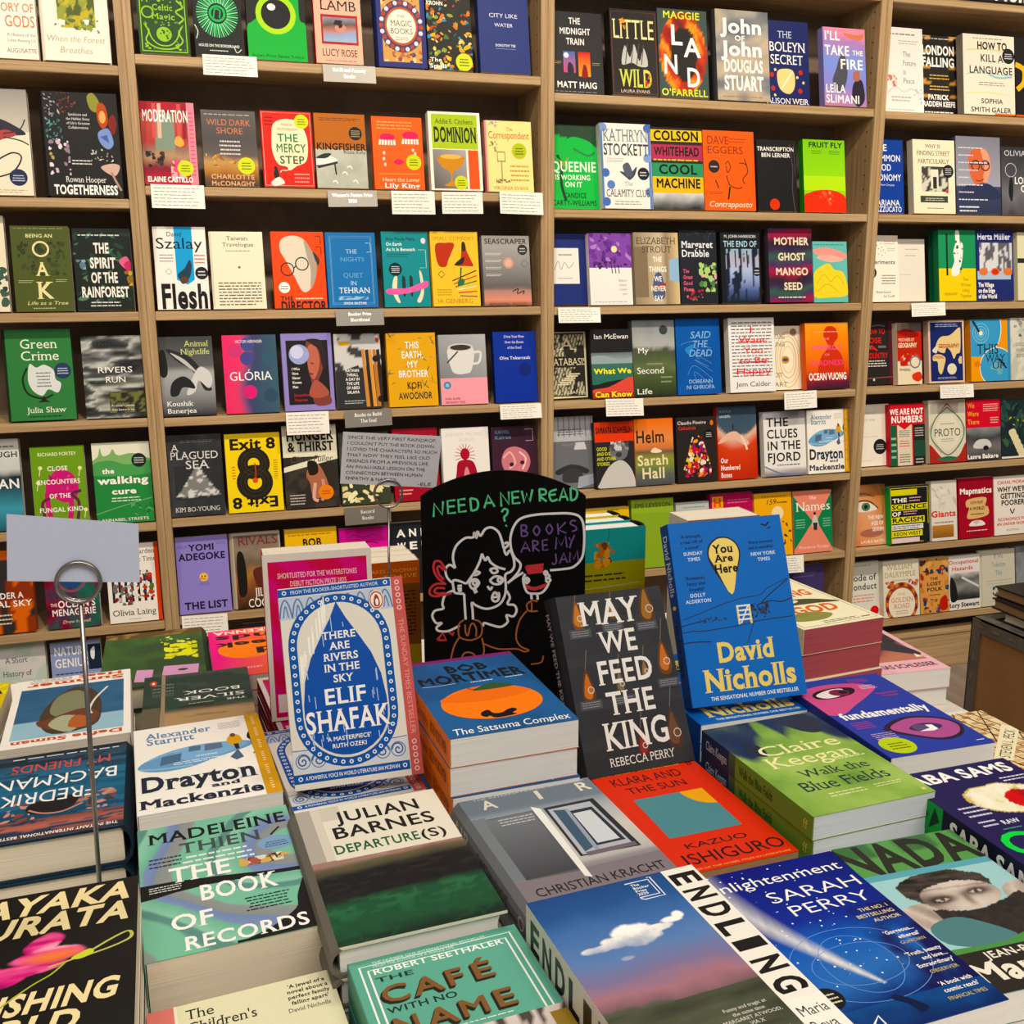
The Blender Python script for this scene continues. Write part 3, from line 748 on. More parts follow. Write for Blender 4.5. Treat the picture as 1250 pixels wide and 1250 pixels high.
def air(a):
    a.vm = lambda v: v if v > .84 else .84 - (.84 - v) * .85
    a.f(0, 0, 1, 1, 20, 30, lambda u, v: ramp(v, 0, '6d6268', .20, '82797e', .24, '8d8a8e', .27, 'b4b0a8', .5, 'c2bfb4', .72, 'a5a8a8', .86, '6c7884', 1, '78838c'))
    a.r(0, .835, 1, 1, '74808a'); a.r(0, 0, 1, .205, '7a7074')
    a.p([(.08, .205), (.44, .19), (.44, .80), (.08, .80)], '55565a'); a.p([(0, .21), (.10, .21), (.10, .82), (0, .82)], '6f7479')
    a.f(.08, .21, .43, .79, 10, 14, lambda u, v: mixc('3f4044', '6c7075', v))
    a.p([(.43, .14), (.47, .12), (.50, .80), (.445, .84)], 'e0dfd8'); a.p([(.50, .30), (.92, .28), (.90, .80), (.52, .80)], '2a2c30'); a.p([(.52, .31), (.88, .30), (.86, .775), (.54, .775)], 'a9adb4')
    a.p([(.55, .33), (.64, .36), (.66, .74), (.57, .76)], '3f5568'); a.p([(.64, .36), (.86, .36), (.84, .72), (.66, .72)], '2c3036'); a.p([(.67, .38), (.83, .38), (.815, .69), (.68, .69)], 'c4c8cc'); a.p([(.62, .33), (.65, .32), (.675, .74), (.65, .76)], '8f9aa6'); a.r(.55, .29, .90, .325, '6a5f66')
    a.t('A', .14, .89, .24, .965, 'e8e2cc', 'b'); a.t('I', .545, .89, .59, .965, 'e8e2cc', 'k'); a.t('R', .86, .89, .96, .965, 'e8e2cc', 'b')
    a.t('THE INTERNATIONAL BESTSELLER', .10, .977, .96, .992, 'cfd0cc', ''); a.l(.17, .70, .42, .78, 3, 'b8b8b4'); a.t('CHRISTIAN KRACHT', .08, .06, .95, .125, '1e1b1c', '')
def air_sp(a): a.t('AIR', .06, .25, .26, .75, 'cfcabc', 'b'); a.t('CHRISTIAN KRACHT', .36, .3, .72, .7, '3a3638', ''); a.ring(.86, .5, .025, .008, 'cfcabc', 14)
stack(.2880, -1.8830, 4.12, .1400, .2080, .0283, 3, 'grey hardback with an open door receding into a bright doorway', air, '78838c', '6c6e70', pg='w', hard=True, spine=air_sp, seed=14)

def endling(a):
    def sky(u, v):
        q = fbm(u * 4, v * 7, 14)
        return ramp(v + .10 * (q - .5), 0, '231f1c', .10, '33392c', .20, '434a36', .265, '4a4f3e', .285, '7a5a62', .36, 'a0707a', .44, '7a6f92', .56, '5f7eae', .72, '4a70a8', .88, '2f558e', 1, '284a80')
    a.vm = lambda v: v if v > .9 else .9 - (.9 - v) * .8
    a.f(0, -.125, .80, 1, 56, 96, lambda x, y: sky(x, max(0, -.125 + 1.125 * y)))
    a.f(0, -.125, .80, .26, 40, 24, lambda u, v: mixc('20221a', '5a6048', fbm(u * 3, v * 8, 6) * .9))
    def cl(u, v):          # u, v over the picture; a bank of cloud with ragged rim, lit from above
        w_ = fbm(u * 14, v * 22, 5) - .5; best = None; d = 0
        for cx, cy, rx, ry in ((.52, .60, .20, .055), (.46, .625, .11, .07), (.56, .635, .10, .06), (.38, .60, .12, .04), (.24, .585, .12, .022), (.68, .625, .12, .028), (.80, .655, .09, .022), (.86, .675, .045, .03), (.36, .495, .05, .012)):
            q = 1 - ((u - cx) / rx) ** 2 - ((v - .045 - cy) / ry) ** 2 + w_ * 1.1
            if q > d: d = q
        base = sky(u, v)
        if d <= 0: return base
        sh = max(0, min(1, (v - .60) / .11 + (fbm(u * 9, v * 14, 9) - .5) * 1.1))
        return mixc(base, ramp(sh, 0, '98a2b8', .35, 'c4c8d0', .7, 'ebe8e2', 1, 'f8f4ec'), min(1, d * 2.6))
    a.f(.06, .50, .76, .78, 90, 54, lambda x, y: cl(.075 + .875 * x, .50 + .28 * y))
    a.vm = None; a.r(.80, 0, 1, 1, 'e9e4d8')
    for i, ch in enumerate('ENDLING'): a.t(ch, .825, .895 - i * .1015, .975, .968 - i * .1015, '141210', 'kv')
    a.r(.80, .0, 1, .265, 'eee9dd'); a.t('Maria', .82, .19, .97, .23, '1c1a18', ''); a.t('Reva', .82, .125, .95, .165, '1c1a18', '')
    a.m('The|Booker|Prize|2025', .585, .965, .013, .0185, W, 'b', 1, 'l')
    a.s([(.56, .975), (.70, .975), (.70, .885), (.58, .885)], .008, 'dfe4ec', sm=False); a.s([(.70, .985), (.72, .985), (.72, .87), (.60, .87), (.58, .88)], .008, 'dfe4ec', sm=False)
    a.m('Funny and tragic at|the same time|MARGARET ATWOOD,|VIA X', .62, .30, .013, .023, 'd8d4c8', 's'); a.l(.12, .18, .4, .24, 2, 'cfcabc'); a.l(.40, .12, .78, .19, 3, 'd8d4c8', 'c'); a.l(.10, .10, .34, .16, 3, 'd8d4c8', 'c')
def endling_sp(a):
    for i, ch in enumerate('ENDLING'): a.t(ch, .04 + i * .105, .22, .12 + i * .105, .78, '151312', 'k')
    a.t('Maria Reva', .80, .3, .96, .7, '1c1a18', '')
stack(.2860, -2.1120, 3.8, .1400, .2160, .040, 3, 'paperback with a white cloud and a cream lettered strip', endling, '4a70a8', 'e6e0d2', pg='w', spine=endling_sp, seed=15, mat=M_GLOSS)

# --- fifth column ----------------------------------------------------
def klara(a):
    a.vm = pw((0, 0), (.085, .06), (.175, .145), (.245, .185), (.40, .295), (.78, .685), (.805, .745), (.885, .845), (.96, .96), (1, 1))
    a.r(.18, .40, .81, .78, '4f8288'); a.p([(.60, .78)] + [(.81 - .21 * math.cos(t * .157), .78 - .155 * math.sin(t * .157)) for t in range(11)] + [(.81, .78)], 'e3a02c')
    a.t('KLARA AND', .13, .885, .78, .935, '231412', ''); a.t('THE SUN', .20, .805, .74, .855, '231412', '')
    a.t('KAZUO', .23, .245, .76, .305, '1d1211', ''); a.t('ISHIGURO', .13, .085, .97, .175, '1d1211', ''); a.t('THE #1 SUNDAY TIMES BESTSELLER', .04, .96, .84, .975, 'e8b060', ''); a.t('WINNER OF THE NOBEL PRIZE IN LITERATURE', .04, .02, .95, .037, 'e8b060', ''); a.t('ff', .90, .945, .95, .975, '3a1512', 's')
def klara_back(a): pass
def teal_edge(a): a.r(.80, 0, 1, 1, '7fa39a'); a.r(.80, .46, 1, .78, 'e3a02c')
stack(.4390, -1.8270, 1.93, .1230, .1981, .020, 2, 'teal paperback with a yellow band under the red one', teal_edge, '5f8f90', '4f7f80', pg='t', seed=16)
stack(.4345, -1.8250, 1.93, .1230, .1981, .020, 1, 'red paperback with a teal square and a slice of yellow sun', klara, 'd23b2a', 'c0362a', '6d9a98', pg='t', seed=16, z0=TZ + .0402)

def enlight(a):
    def sky(u, v):
        q = fbm(u * 3, v * 4, 31); c = ramp(v + .15 * (q - .5), 0, '1c3f80', .12, '17306e', .28, '3a6cb0', .46, '2f5cae', .60, '22338c', 1, '1b1f74')
        e = abs(u - .5) + (v - .45) * .25
        t_ = (1 - v) / .79; hx = .0 + .47 * t_ ** 1.5
        if 0 <= t_ <= 1:
            wd = .012 + .17 * (1 - t_) ** .8; e_ = (u - hx) / wd
            k_ = max(0, 1 - abs(e_ + .25 * (1 - t_))) * (.55 + .45 * t_) * (.7 + .6 * (fbm(u * 30 - v * 12, v * 4, 8) - .2))
            c = mixc(c, 'e6e4da', k_ * 1.1)
        return mixc(c, '17174e', max(0, min(1, (u - .66) * 4 + (fbm(u * 7, v * 7, 3) - .5) * 2.5)) * (1 if v < .62 else .2))
    a.f(0, 0, 1, 1, 84, 126, sky)
    a.f(0, 0, 1, .13, 30, 10, lambda u, v: mixc('14285a', '1f4a86', v + (fbm(u * 6, v * 3, 2) - .5)))
    for rx, ry in ((.30, .11), (.22, .16), (.42, .2)): a.ring(.45, .33, rx, .004, '6f93cc', 40, ry)
    R = random.Random(6)
    for i in range(70): a.e(R.uniform(.02, .72), R.uniform(.25, .99), R.uniform(.002, .0075), None, 'e8eef6', 7)
    a.t('Enlightenment', -.02, .87, .95, .93, W, ''); a.t('SARAH', .30, .745, .97, .815, W, 'l'); a.t('PERRY', .35, .645, .92, .71, W, 'l')
    a.m('THE NO. 1|BESTSELLING|AUTHOR', .96, .605, .02, .036, 'e8dca8', '', 1, 'r')
    a.vm = lambda v: .605 - (.605 - v) * 1.135
    a.m("'Gorgeous...|ethereal'", .95, .47, .017, .03, W, 'b', 1, 'r'); a.t('GUARDIAN', .78, .395, .95, .41, 'c8b878', ''); a.m("'Truth, beauty|and love...|Extraordinary'", .97, .355, .017, .03, W, 'b', 1, 'r'); a.t('OBSERVER', .76, .245, .95, .26, 'c8b878', ''); a.m("'A book with|cosmic reach'", .95, .205, .017, .03, W, 'b', 1, 'r'); a.t('FINANCIAL TIMES', .70, .125, .95, .14, 'c8b878', '')
    a.vm = None
    a.p([(.42, .13), (.44, .15), (.49, .13), (.53, .10), (.56, .06), (.50, .05), (.47, .10)], '0f1a3c', True)
    a.e(.10, .205, .085, None, '16151c'); a.l(.04, .175, .16, .235, 3, 'd8d0a8', 'c'); a.s([(.20, .05), (.26, .08), (.26, .02)], .012, 'e8e8f0', sm=False)
stack(.4385, -2.0680, 1.7, .1290, .2000, .0283, 3, 'deep blue paperback with a white comet and white lettering', enlight, '2b4f9c', '1b2470', pg='w', seed=17)

def mwf(a):
    a.f(0, 0, 1, 1, 30, 44, lambda u, v: mixc('26272a', '37383c', fbm(u * 4, v * 5, 17)))
    for y in (.80, .60, .35, .14): a.r(.0, y, 1, y + .055, '333438')
    def pear(x, y, s, c, c2):
        a.p([(x, y + .10 * s), (x + .03 * s, y + .05 * s), (x + .05 * s, y - .01 * s), (x + .03 * s, y - .05 * s), (x - .03 * s, y - .05 * s), (x - .05 * s, y - .01 * s), (x - .03 * s, y + .05 * s)], c2, True)
        a.p([(x, y + .08 * s), (x + .02 * s, y + .04 * s), (x + .032 * s, y), (x + .015 * s, y - .035 * s), (x - .025 * s, y - .03 * s), (x - .035 * s, y)], c, True)
        a.ring(x + .018 * s, y + .005, .022 * s, .007, 'd0c8c0', 14); a.s([(x, y + .10 * s), (x + .02 * s, y + .15 * s), (x + .035 * s, y + .19 * s)], .008, '6a6258')
    for x, y, s, c, c2 in ((.17, .86, 1.1, 'c07a3a', '7a4a26'), (.50, .88, .8, '9a7038', '5a4424'), (.83, .87, 1.5, '9a6a34', '4e3a22'), (.15, .46, 1.2, 'c07038', '5a3a22'), (.45, .47, .9, '7a6a50', '46402e'), (.70, .52, .8, '8a7048', '4a4030'), (.90, .56, 1.3, 'c0713a', '6a4026'), (.55, .12, 1.0, '8a3a34', '5a2a26'), (.86, .16, 1.5, '6a4a34', '46342a')): pear(x, y, s, c, c2)
    for x, y in ((.07, .755), (.38, .77), (.70, .755), (.05, .36), (.36, .36), (.80, .42)): a.r(x, y, x + .2, y + .05, '4a4b50'); a.l(x + .02, y + .008, x + .18, y + .045, 3, '8a8c90')
    for tx, x0, y0, x1, y1 in (('MAY', .20, .82, .74, .955), ('WE', .34, .655, .68, .775), ('FEED', .26, .485, .78, .61), ('THE', .30, .315, .74, .435), ('KING', .22, .13, .82, .27)): a.t(tx, x0, y0, x1, y1, 'e6e4dc', 'bs')
    a.t('REBECCA PERRY', .22, .04, .82, .085, 'dcdad2', 's')
def mwf_sp(a): a.t('MAY WE FEED THE KING', .08, .32, .62, .66, 'b8b6ae', 's')
stack(.4280, -1.6210, 2.0, .1300, .1960, .016, 3, 'charcoal hardback lying hidden under the leaning one with white capitals', mwf, '2b2c30', '1c1c1f', pg='w', hard=True, spine=mwf_sp, seed=18)
stand(.4280, -1.7330, TZ + .0487 + .0125, 2.7, 27.9, 0, .1310, .1940, .026, 'charcoal hardback with wide-spaced white capitals over dim pears, leaning behind the red one', mwf, '2b2c30', '1c1c1f', pg='w', hard=True, spine=mwf_sp, seed=18)

def nich(a):
    B = '2b2b36'; Y = 'ecd37a'
    a.p([(.45, .36 + .24), (.35, .72), (.31, .80), (.33, .86), (.39, .895), (.45, .905), (.52, .895), (.58, .86), (.60, .80), (.56, .72), (.50, .62), (.475, .575)], B, True)
    a.p([(.475, .58), (.37, .73), (.325, .80), (.345, .855), (.40, .888), (.455, .896), (.52, .886), (.572, .852), (.587, .80), (.55, .72)], Y, True)
    a.t('You', .37, .815, .54, .86, '17151a', 'ks'); a.t('Are', .375, .765, .53, .805, '17151a', 'ks'); a.t('Here', .36, .705, .56, .75, '17151a', 'ks')
    a.s([(.02, .47), (.2, .50), (.36, .53), (.55, .555), (.72, .565), (.8, .60), (.98, .64)], .006, B); a.s([(.0, .435), (.14, .45), (.22, .455)], .008, B); a.s([(.0, .40), (.10, .405), (.2, .40), (.5, .41), (.7, .425), (.98, .43)], .007, B); a.s([(.68, .51), (.8, .525), (.9, .515), (.99, .53)], .01, B); a.s([(.0, .345), (.12, .345), (.24, .338)], .009, B); a.s([(.64, .43), (.60, .38), (.55, .31)], .006, B); a.n(.62, .44, .78, .52, ['2b2b36', '33406a'], 40, .016, 4); a.n(.16, .44, .40, .47, ['33406a'], 22, .012, 5); a.s([(.70, .51), (.80, .56), (.98, .635)], .009, B)
    a.r(.495, .415, .513, .52, Y); a.r(.60, .415, .618, .52, Y); [a.r(.495, y, .618, y + .009, 'e8e6dc') for y in (.435, .46, .485, .51)]; a.s([(.52, .42), (.60, .515)], .012, 'e8e6dc', sm=False)
    a.s([(.82, .955), (.86, .945), (.89, .965)], .012, '1c1c28'); a.s([(.87, .925), (.90, .935)], .01, '1c1c28')
    a.m("'A triumph,|a real gift of|a novel'", .19, .93, .017, .031, '1f2a4c', 'bs'); a.m('SUNDAY|TIMES', .19, .835, .018, .032, 'd8e2f0', 'bs'); a.m("'Romantic,|funny and|hopeful'", .18, .70, .017, .031, '1f2a4c', 'bs'); a.m('DOLLY|ALDERTON', .18, .605, .018, .032, 'd8e2f0', 'bs'); a.m("'Sharp-tongued|and irresistible'", .79, .865, .016, .03, '1f2a4c', 'bs', .95); a.m('NEW YORK|TIMES', .80, .80, .018, .032, 'd8e2f0', 'bs')
    a.t('David', .28, .225, .77, .325, Y, 'ks'); a.t('Nicholls', .14, .075, .93, .185, Y, 'ks'); a.t('THE SENSATIONAL NUMBER ONE BESTSELLER', .17, .025, .93, .045, 'eef0ee', 'b')
def nich_sp(a): a.t('David Nicholls', .06, .25, .40, .75, 'cfd8e6', 'bs'); a.e(.46, .5, .012, .22, 'ecd37a'); a.t('You Are Here', .52, .28, .84, .72, '0f1a3a', 'bs')
stack(.5800, -1.6030, .3, .1410, .2100, .0225, 4, 'blue paperback with a yellow map pin under its upright copy', nich, '2f66b4', '2450a0', pg='w', spine=nich_sp, seed=19)
stand(.5810, -1.6925, .7915, -6.3, 22.2, 2.0, .1400, .2100, .0262, 'blue paperback with a yellow map pin and a white ladder, standing upright', nich, '3670bf', '244a92', pg='w', spine=nich_sp, seed=19)

def keegan(a):
    def bg(u, v):
        q = fbm(u * 3.2, v * 4.2, 41); g = ramp(q, .25, '6a8f40', .5, '86a84e', .75, '9dba62')
        d = ramp(fbm(u * 4, v * 4, 51), .3, '1d2a4a', .6, '2a3a50', .8, '4a5a58')
        edge = .70 - .10 * math.sin(u * 6.2 + .9) - .07 * math.sin(u * 15) + .05 * (fbm(u * 6, v * 6, 7) - .5)
        if .36 < u < .55: edge += .24 * math.sin((u - .36) / .19 * math.pi)
        return d if v > edge + .08 else mixc(g, d, max(0, (v - edge) / .08)) if v > edge else g
    a.f(0, 0, 1, 1, 60, 90, bg)
    a.p([(.18, .80), (.26, .70), (.22, .60), (.12, .66)], '23283a', True); a.p([(.64, .98), (.72, .80), (.86, .76), (.95, .90), (.90, 1.0)], '2b3040', True)
    a.t('Claire', .19, .595, .88, .70, 'e9e3a8', 's'); a.t('Keegan', .15, .465, .88, .575, 'e9e3a8', 's')
    a.t('Walk the', .28, .33, .84, .405, '1f2f33', 's'); a.t('Blue Fields', .16, .205, .88, .295, '1f2f33', 's'); a.l(.62, .44, .94, .47, 1, 'd8dca0'); a.l(.26, .12, .60, .17, 2, 'd8dca0', 'c'); a.l(.66, .13, .90, .17, 2, 'd8dca0'); a.r(.93, .03, .965, .055, 'c8c878')
def keegan_sp(a): a.r(0, 0, .30, 1, '1d3050'); a.g(.28, 0, .34, 1, '2a4048', '4a6a40'); a.t('Claire Keegan', .05, .3, .26, .7, 'b8c4cc', 's'); a.t('Walk the Blue Fields', .38, .3, .68, .7, '2a3a20', 's'); a.t('ff', .93, .3, .96, .7, 'c8c060', 's')
stack(.5707, -1.8290, 2.51, .1370, .1960, .0242, 4, 'green and dark blue painted paperback with cream and navy serif lettering', keegan, '8fb84a', '6d8f38', pg='b', spine=keegan_sp, seed=20)

def nada(a):
    a.r(0, 0, 1, 1, '9cc6c6'); a.f(0, .76, 1, 1, 20, 10, lambda u, v: '3f6a3e' if v > .55 and u % .5 < .3 else '5a9350'); a.r(0, .725, 1, .765, '5fa0ae')
    a.vm = pw((0, 0), (.025, .06), (.145, .225), (.30, .36), (.52, .55), (.725, .725), (1, 1))
    a.t('NADA', -.06, .775, 1.0, .98, '2a2a24', 'k')
    def face(u, v):
        n = fbm(u * 7, v * 9, 3) - .5; g = fbm(u * 26, v * 34, 6) - .5; c = lin('9cc6c6')
        def el(cx, cy, rx, ry, k=.5): return 1 - ((u - cx) / rx) ** 2 - ((v - cy) / ry) ** 2 + n * k
        def skin(t): return ramp(t + g * .16, 0, '3a322d', .3, '7c6f66', .6, 'b3a599', 1, 'ddd0c3')
        if el(.15, .41, .17, .105, .4) > 0: c = skin(.75 - .5 * abs(math.sin((u * 1.2 + v) * 17)) * .6 - .8 * (u - .15))
        if el(.93, .44, .14, .11, .4) > 0: c = skin(.8 - .5 * abs(math.sin((u - v * .8) * 19)) * .5)
        if el(.47, .60, .35, .135, .5) > 0: c = mixc('1b1715', '5d534b', (fbm(u * 9 + v * 14, v * 40, 4) - .25) * 1.3)
        if el(.51, .52, .29, .115, .25) > 0:
            t = .86 - .5 * ((u - .55) / .32) ** 2 - .22 * (math.sin((v + .05 * u) * 95) > .72) * (v > .555) + .2 * (v - .5)
            for ex, ey in ((.355, .512), (.635, .53)):
                e2 = ((u - ex) / .105) ** 2 + ((v - ey) / .034) ** 2
                t -= 1.0 * math.exp(-e2 * 1.2)
                if ((u - ex) / .05) ** 2 + ((v - ey + .004) / .011) ** 2 < 1: t = .62
                if ((u - ex) / .017) ** 2 + ((v - ey + .004) / .010) ** 2 < 1: t = 0
            t -= .5 * math.exp(-((u - .53) / .03) ** 2 - ((v - .48) / .05) ** 2)
            c = skin(max(0, min(1, t)))
        ed = .455 - .05 * math.sin((u - .2) * 5) + .04 * n
        if u > .22 and v < ed and (u < .98 - .6 * max(0, v - .36)) and v > .17 + .25 * max(0, .45 - u): c = mixc('211c1a', '3c3530', g + .5)
        return c
    a.f(0, .16, 1, .725, 90, 80, lambda x, y: face(x, .16 + .565 * y))
    a.p([(.08, .34), (.30, .38), (.46, .30), (.56, .18), (.30, .16), (.08, .22)], '4f7a7c', True); a.p([(0, .18), (.40, .17), (.6, .2), (1, .26), (1, .16), (.5, .14), (0, .13)], '4f8a48', True); a.r(0, 0, 1, .145, '2a2622')
    a.t('Manchette', .03, .025, 1.2, .10, 'e6dfcc', 'k'); a.t('JEAN-PATRICK', .22, .108, .86, .135, 'e6dfcc', 'b')
stack(.5680, -2.0560, -1.62, .1230, .1983, .026, 3, 'green and pale blue paperback with a photo of a frowning man', nada, '9cc6c6', '35502e', pg='w', seed=21)

# --- sixth column and right end --------------------------------------
def eye(a, cx, cy, rx, ry, ca, cb):
    a.p([(cx - rx * 1.22, cy + ry * .3), (cx - rx * .6, cy + ry * .95), (cx + rx * .1, cy + ry * 1.12), (cx + rx * .9, cy + ry * .65), (cx + rx * 1.1, cy - ry * .15), (cx + rx * .7, cy - ry * .9), (cx, cy - ry * 1.1), (cx - rx * .7, cy - ry * .5)], '2a1c2c', True)
    a.p([(cx - rx, cy + ry * .3), (cx - rx * .5, cy + ry * .8), (cx + rx * .1, cy + ry * .95), (cx + rx * .8, cy + ry * .55), (cx + rx, cy - ry * .1), (cx + rx * .65, cy - ry * .75), (cx, cy - ry * .93), (cx - rx * .6, cy - ry * .4)], ca, True)
    a.p([(cx - rx * .5, cy + ry * .1), (cx - rx * .1, cy + ry * .42), (cx + rx * .4, cy + ry * .3), (cx + rx * .55, cy), (cx + rx * .2, cy - ry * .25), (cx - rx * .3, cy - ry * .2)], '39305a', True)
    a.e(cx - rx * .12, cy + ry * .08, rx * .25, ry * .3, cb); a.p([(cx - rx * .3, cy - ry * .2), (cx + rx * .1, cy - ry * .3), (cx + rx * .3, cy - ry * .2), (cx + rx * .3, cy + ry * .2), (cx + rx * .1, cy + ry * .25), (cx + rx * .1, cy - ry * .05)], W)
def fund(a):
    a.p([(-.1, .80), (.02, .87), (.30, .92), (.62, .90), (.78, .82), (.60, .72), (.36, .62), (.10, .52), (-.1, .60)], 'c85a88', True)
    a.p([(.10, .80), (.2, .85), (.40, .87), (.56, .84), (.50, .77), (.3, .735), (.12, .745)], '1c1420', True); a.p([(.13, .79), (.22, .83), (.36, .855), (.46, .84), (.36, .76), (.2, .745)], 'e8dcd8', True); a.e(.38, .80, .10, .045, '7a2a4a'); a.e(.42, .80, .045, .022, '1c1420')
    a.t('fundamentally', .08, .455, .94, .535, W, 'k'); eye(a, .64, .25, .30, .135, 'a8558c', '5a4a70')
    a.e(.20, .115, .15, None, 'b4c832'); a.l(.11, .07, .29, .15, 3, '3a4418', 'c')
    a.l(.60, .90, .82, .955, 3, 'b84a78', 'c'); a.l(.62, .80, .8, .86, 3, 'd0c8e0', 'c'); a.m('Nussaibah|Younis', .80, .735, .022, .036, 'b84a78', 'b'); a.l(.06, .33, .26, .42, 4, 'b84a88', 'c'); a.l(.10, .19, .32, .27, 4, 'c8a8d0', 'c'); a.l(.88, .04, .96, .06, 1, W)
stack(.7080, -1.7585, -1.19, .1260, .2020, .0250, 4, 'royal blue paperback with two big purple eyes', fund, '37459c', '2c367e', pg='w', seed=22)

def saba(a):
    a.t('SABA SAMS', -.03, .885, .94, .965, W, 'k')
    def egg(u, v):
        n = fbm(u * 6, v * 7, 5) - .5; q = 1 - ((u - .62) / .38) ** 2 - ((v - .67 + .12 * (u - .6)) / .135) ** 2 + n * .5
        c = lin('25204e')
        if q > 0: c = ramp(fbm(u * 11, v * 14, 8) + .1 * q, .2, '8f8440', .36, 'c9bd78', .46, 'e6dfbb', .75, 'f0ead2', 1, 'f6f2e2')
        if q > 0 and q < .10: c = lin('cbb55a')
        y = 1 - ((u - .68) / .15) ** 2 - ((v - .655) / .08) ** 2 + n * .15
        if y > 0: c = ramp(fbm(u * 14, v * 18, 3), .2, '9a151c', .5, 'c4252b', .8, 'dd4a44')
        return c
    a.f(.20, .50, 1, .86, 60, 46, lambda x, y: egg(.20 + .80 * x, .50 + .36 * y))
    a.t('Gunk', .06, .28, .98, .44, '2fd04a', 'b'); a.l(.10, .58, .30, .68, 3, 'cfcad8'); a.l(.10, .50, .24, .56, 2, 'cfcad8'); a.l(.72, .80, .95, .85, 2, 'd8d4e0'); a.t('RAW', .26, .50, .40, .53, 'e8e4ee', 'b'); a.l(.2, .46, .36, .48, 1, '4a9a80')
def saba_sp(a):
    a.r(0, 0, .32, 1, '1c9a3c'); [a.p([(.03 + k * .07, .1), (.06 + k * .07, .9), (.095 + k * .07, .5)], '12351e') for k in range(4)]
    a.t('SABA SAMS', .37, .22, .87, .78, W, 'k')
stack(.7005, -1.9840, .2, .1312, .2160, .030, 3, 'navy paperback with a fried egg flower and green lettering', saba, '25204e', '17142e', pg='w', spine=saba_sp, seed=23)

def god(a):
    a.s([(.04, .03), (.04, .97), (.96, .97), (.96, .03), (.04, .03)], .008, '3a3626', sm=False)
    a.p([(.20, .90), (.5, .95), (.8, .90), (.76, .82), (.4, .80)], 'e8852c', True); a.p([(.3, .82), (.6, .86), (.8, .80), (.6, .74), (.34, .76)], 'f0e8c0', True)
    a.t('PRAYING', .10, .60, .86, .72, 'e0672a', 'ki'); a.p([(.1, .50), (.3, .56), (.7, .52), (.96, .40), (.7, .42), (.3, .44)], '4a4a34', True); a.p([(.3, .5), (.5, .53), (.52, .49), (.34, .46)], 'e8e0b8', True); a.t('GOD', .24, .26, .80, .39, 'e0672a', 'ki')
    a.p([(.1, .24), (.4, .28), (.6, .20), (.4, .12), (.1, .14)], '8a8a48', True); a.l(.3, .05, .8, .10, 2, '6a6650', 'c'); a.l(.8, .05, .92, .09, 1, '6a6650')
stack(.7680, -1.4870, 5.4, .1280, .1980, .0350, 4, 'thick cream paperback with orange lettering and rose-sprayed page edges', god, 'efe8c4', 'd8d0a8', pg='p', seed=24, jit=1.8)

def schl(a):
    a.f(.07, .20, .93, .92, 40, 44, lambda u, v: ramp(fbm(u * 2.4, v * 2.4, 61) + .35 * (v - .4), .2, 'c07a64', .45, 'a86a58', .55, '6a4a44', .62, '2f2c30', .8, '3a3c44', 1, '28407a'))
    a.p([(.12, .80), (.4, .88), (.7, .70), (.93, .42), (.93, .28), (.62, .42), (.36, .62)], '35323a', True); a.p([(.12, .40), (.3, .50), (.46, .36), (.3, .22), (.1, .22)], 'b87a66', True); a.e(.2, .56, .07, .03, '2a2226')
    a.t('THOMAS SCHLESSER', .05, .075, .93, .14, '5a1c38', 'b'); a.p([(.84, .24), (.88, .31), (.92, .24)], W)
stack(.8990, -1.4750, -4.0, .1290, .1980, .0275, 2, 'pale pink paperback with a painted face in a dark scarf', schl, 'eab8c0', 'd8a0ac', pg='w', seed=25, jit=3)

def peck(a):
    for j in range(22):
        for i in range(9):
            if (i * 7 + j * 3) % 11: a.r(i / 9 + .008, j / 22 + .006, (i + 1) / 9 - .008, (j + 1) / 22 - .006, ('c89a6c', 'd8b888', 'b88458', 'e0cca0')[(i * 5 + j * 3) % 4])
    for k in range(14):
        a.s([(-.1 + k * .13, 1.05), (.35 + k * .13, -.05)], .014, '2a1f18', sm=False)
        if k % 2: a.s([(-.6 + k * .15, 0), (.2 + k * .15, 1)], .012, '2a1f18', sm=False)
    a.p([(.34, .41), (.46, .34), (1.06, .71), (.94, .78)], 'ece2bc')
    z = a.z()
    t_ = 'STEVEN L. PECK'; tot = text_width(t_); pen = 0
    ax, ay = .47, .372; dx, dy = (.96 - .47), (.675 - .372); nx, ny = -.065, .042
    for ch in t_:
        if ch == ' ': pen += GLY['space']; continue
        v, f, adv, ser = GLY[ch, 'r']
        for q in f: a.poly([(ax + dx * (v[i][0] + pen) / tot + nx * v[i][1], ay + dy * (v[i][0] + pen) / tot + ny * v[i][1]) for i in q], '2a2018', z)
        pen += adv
stack(.8890, -1.7410, 0, .1290, .1980, .0200, 1, 'tan paperback patterned with bookshelves and black ladders at the table edge', peck, 'ead9a8', 'e8dcb4', pg='c', seed=26)

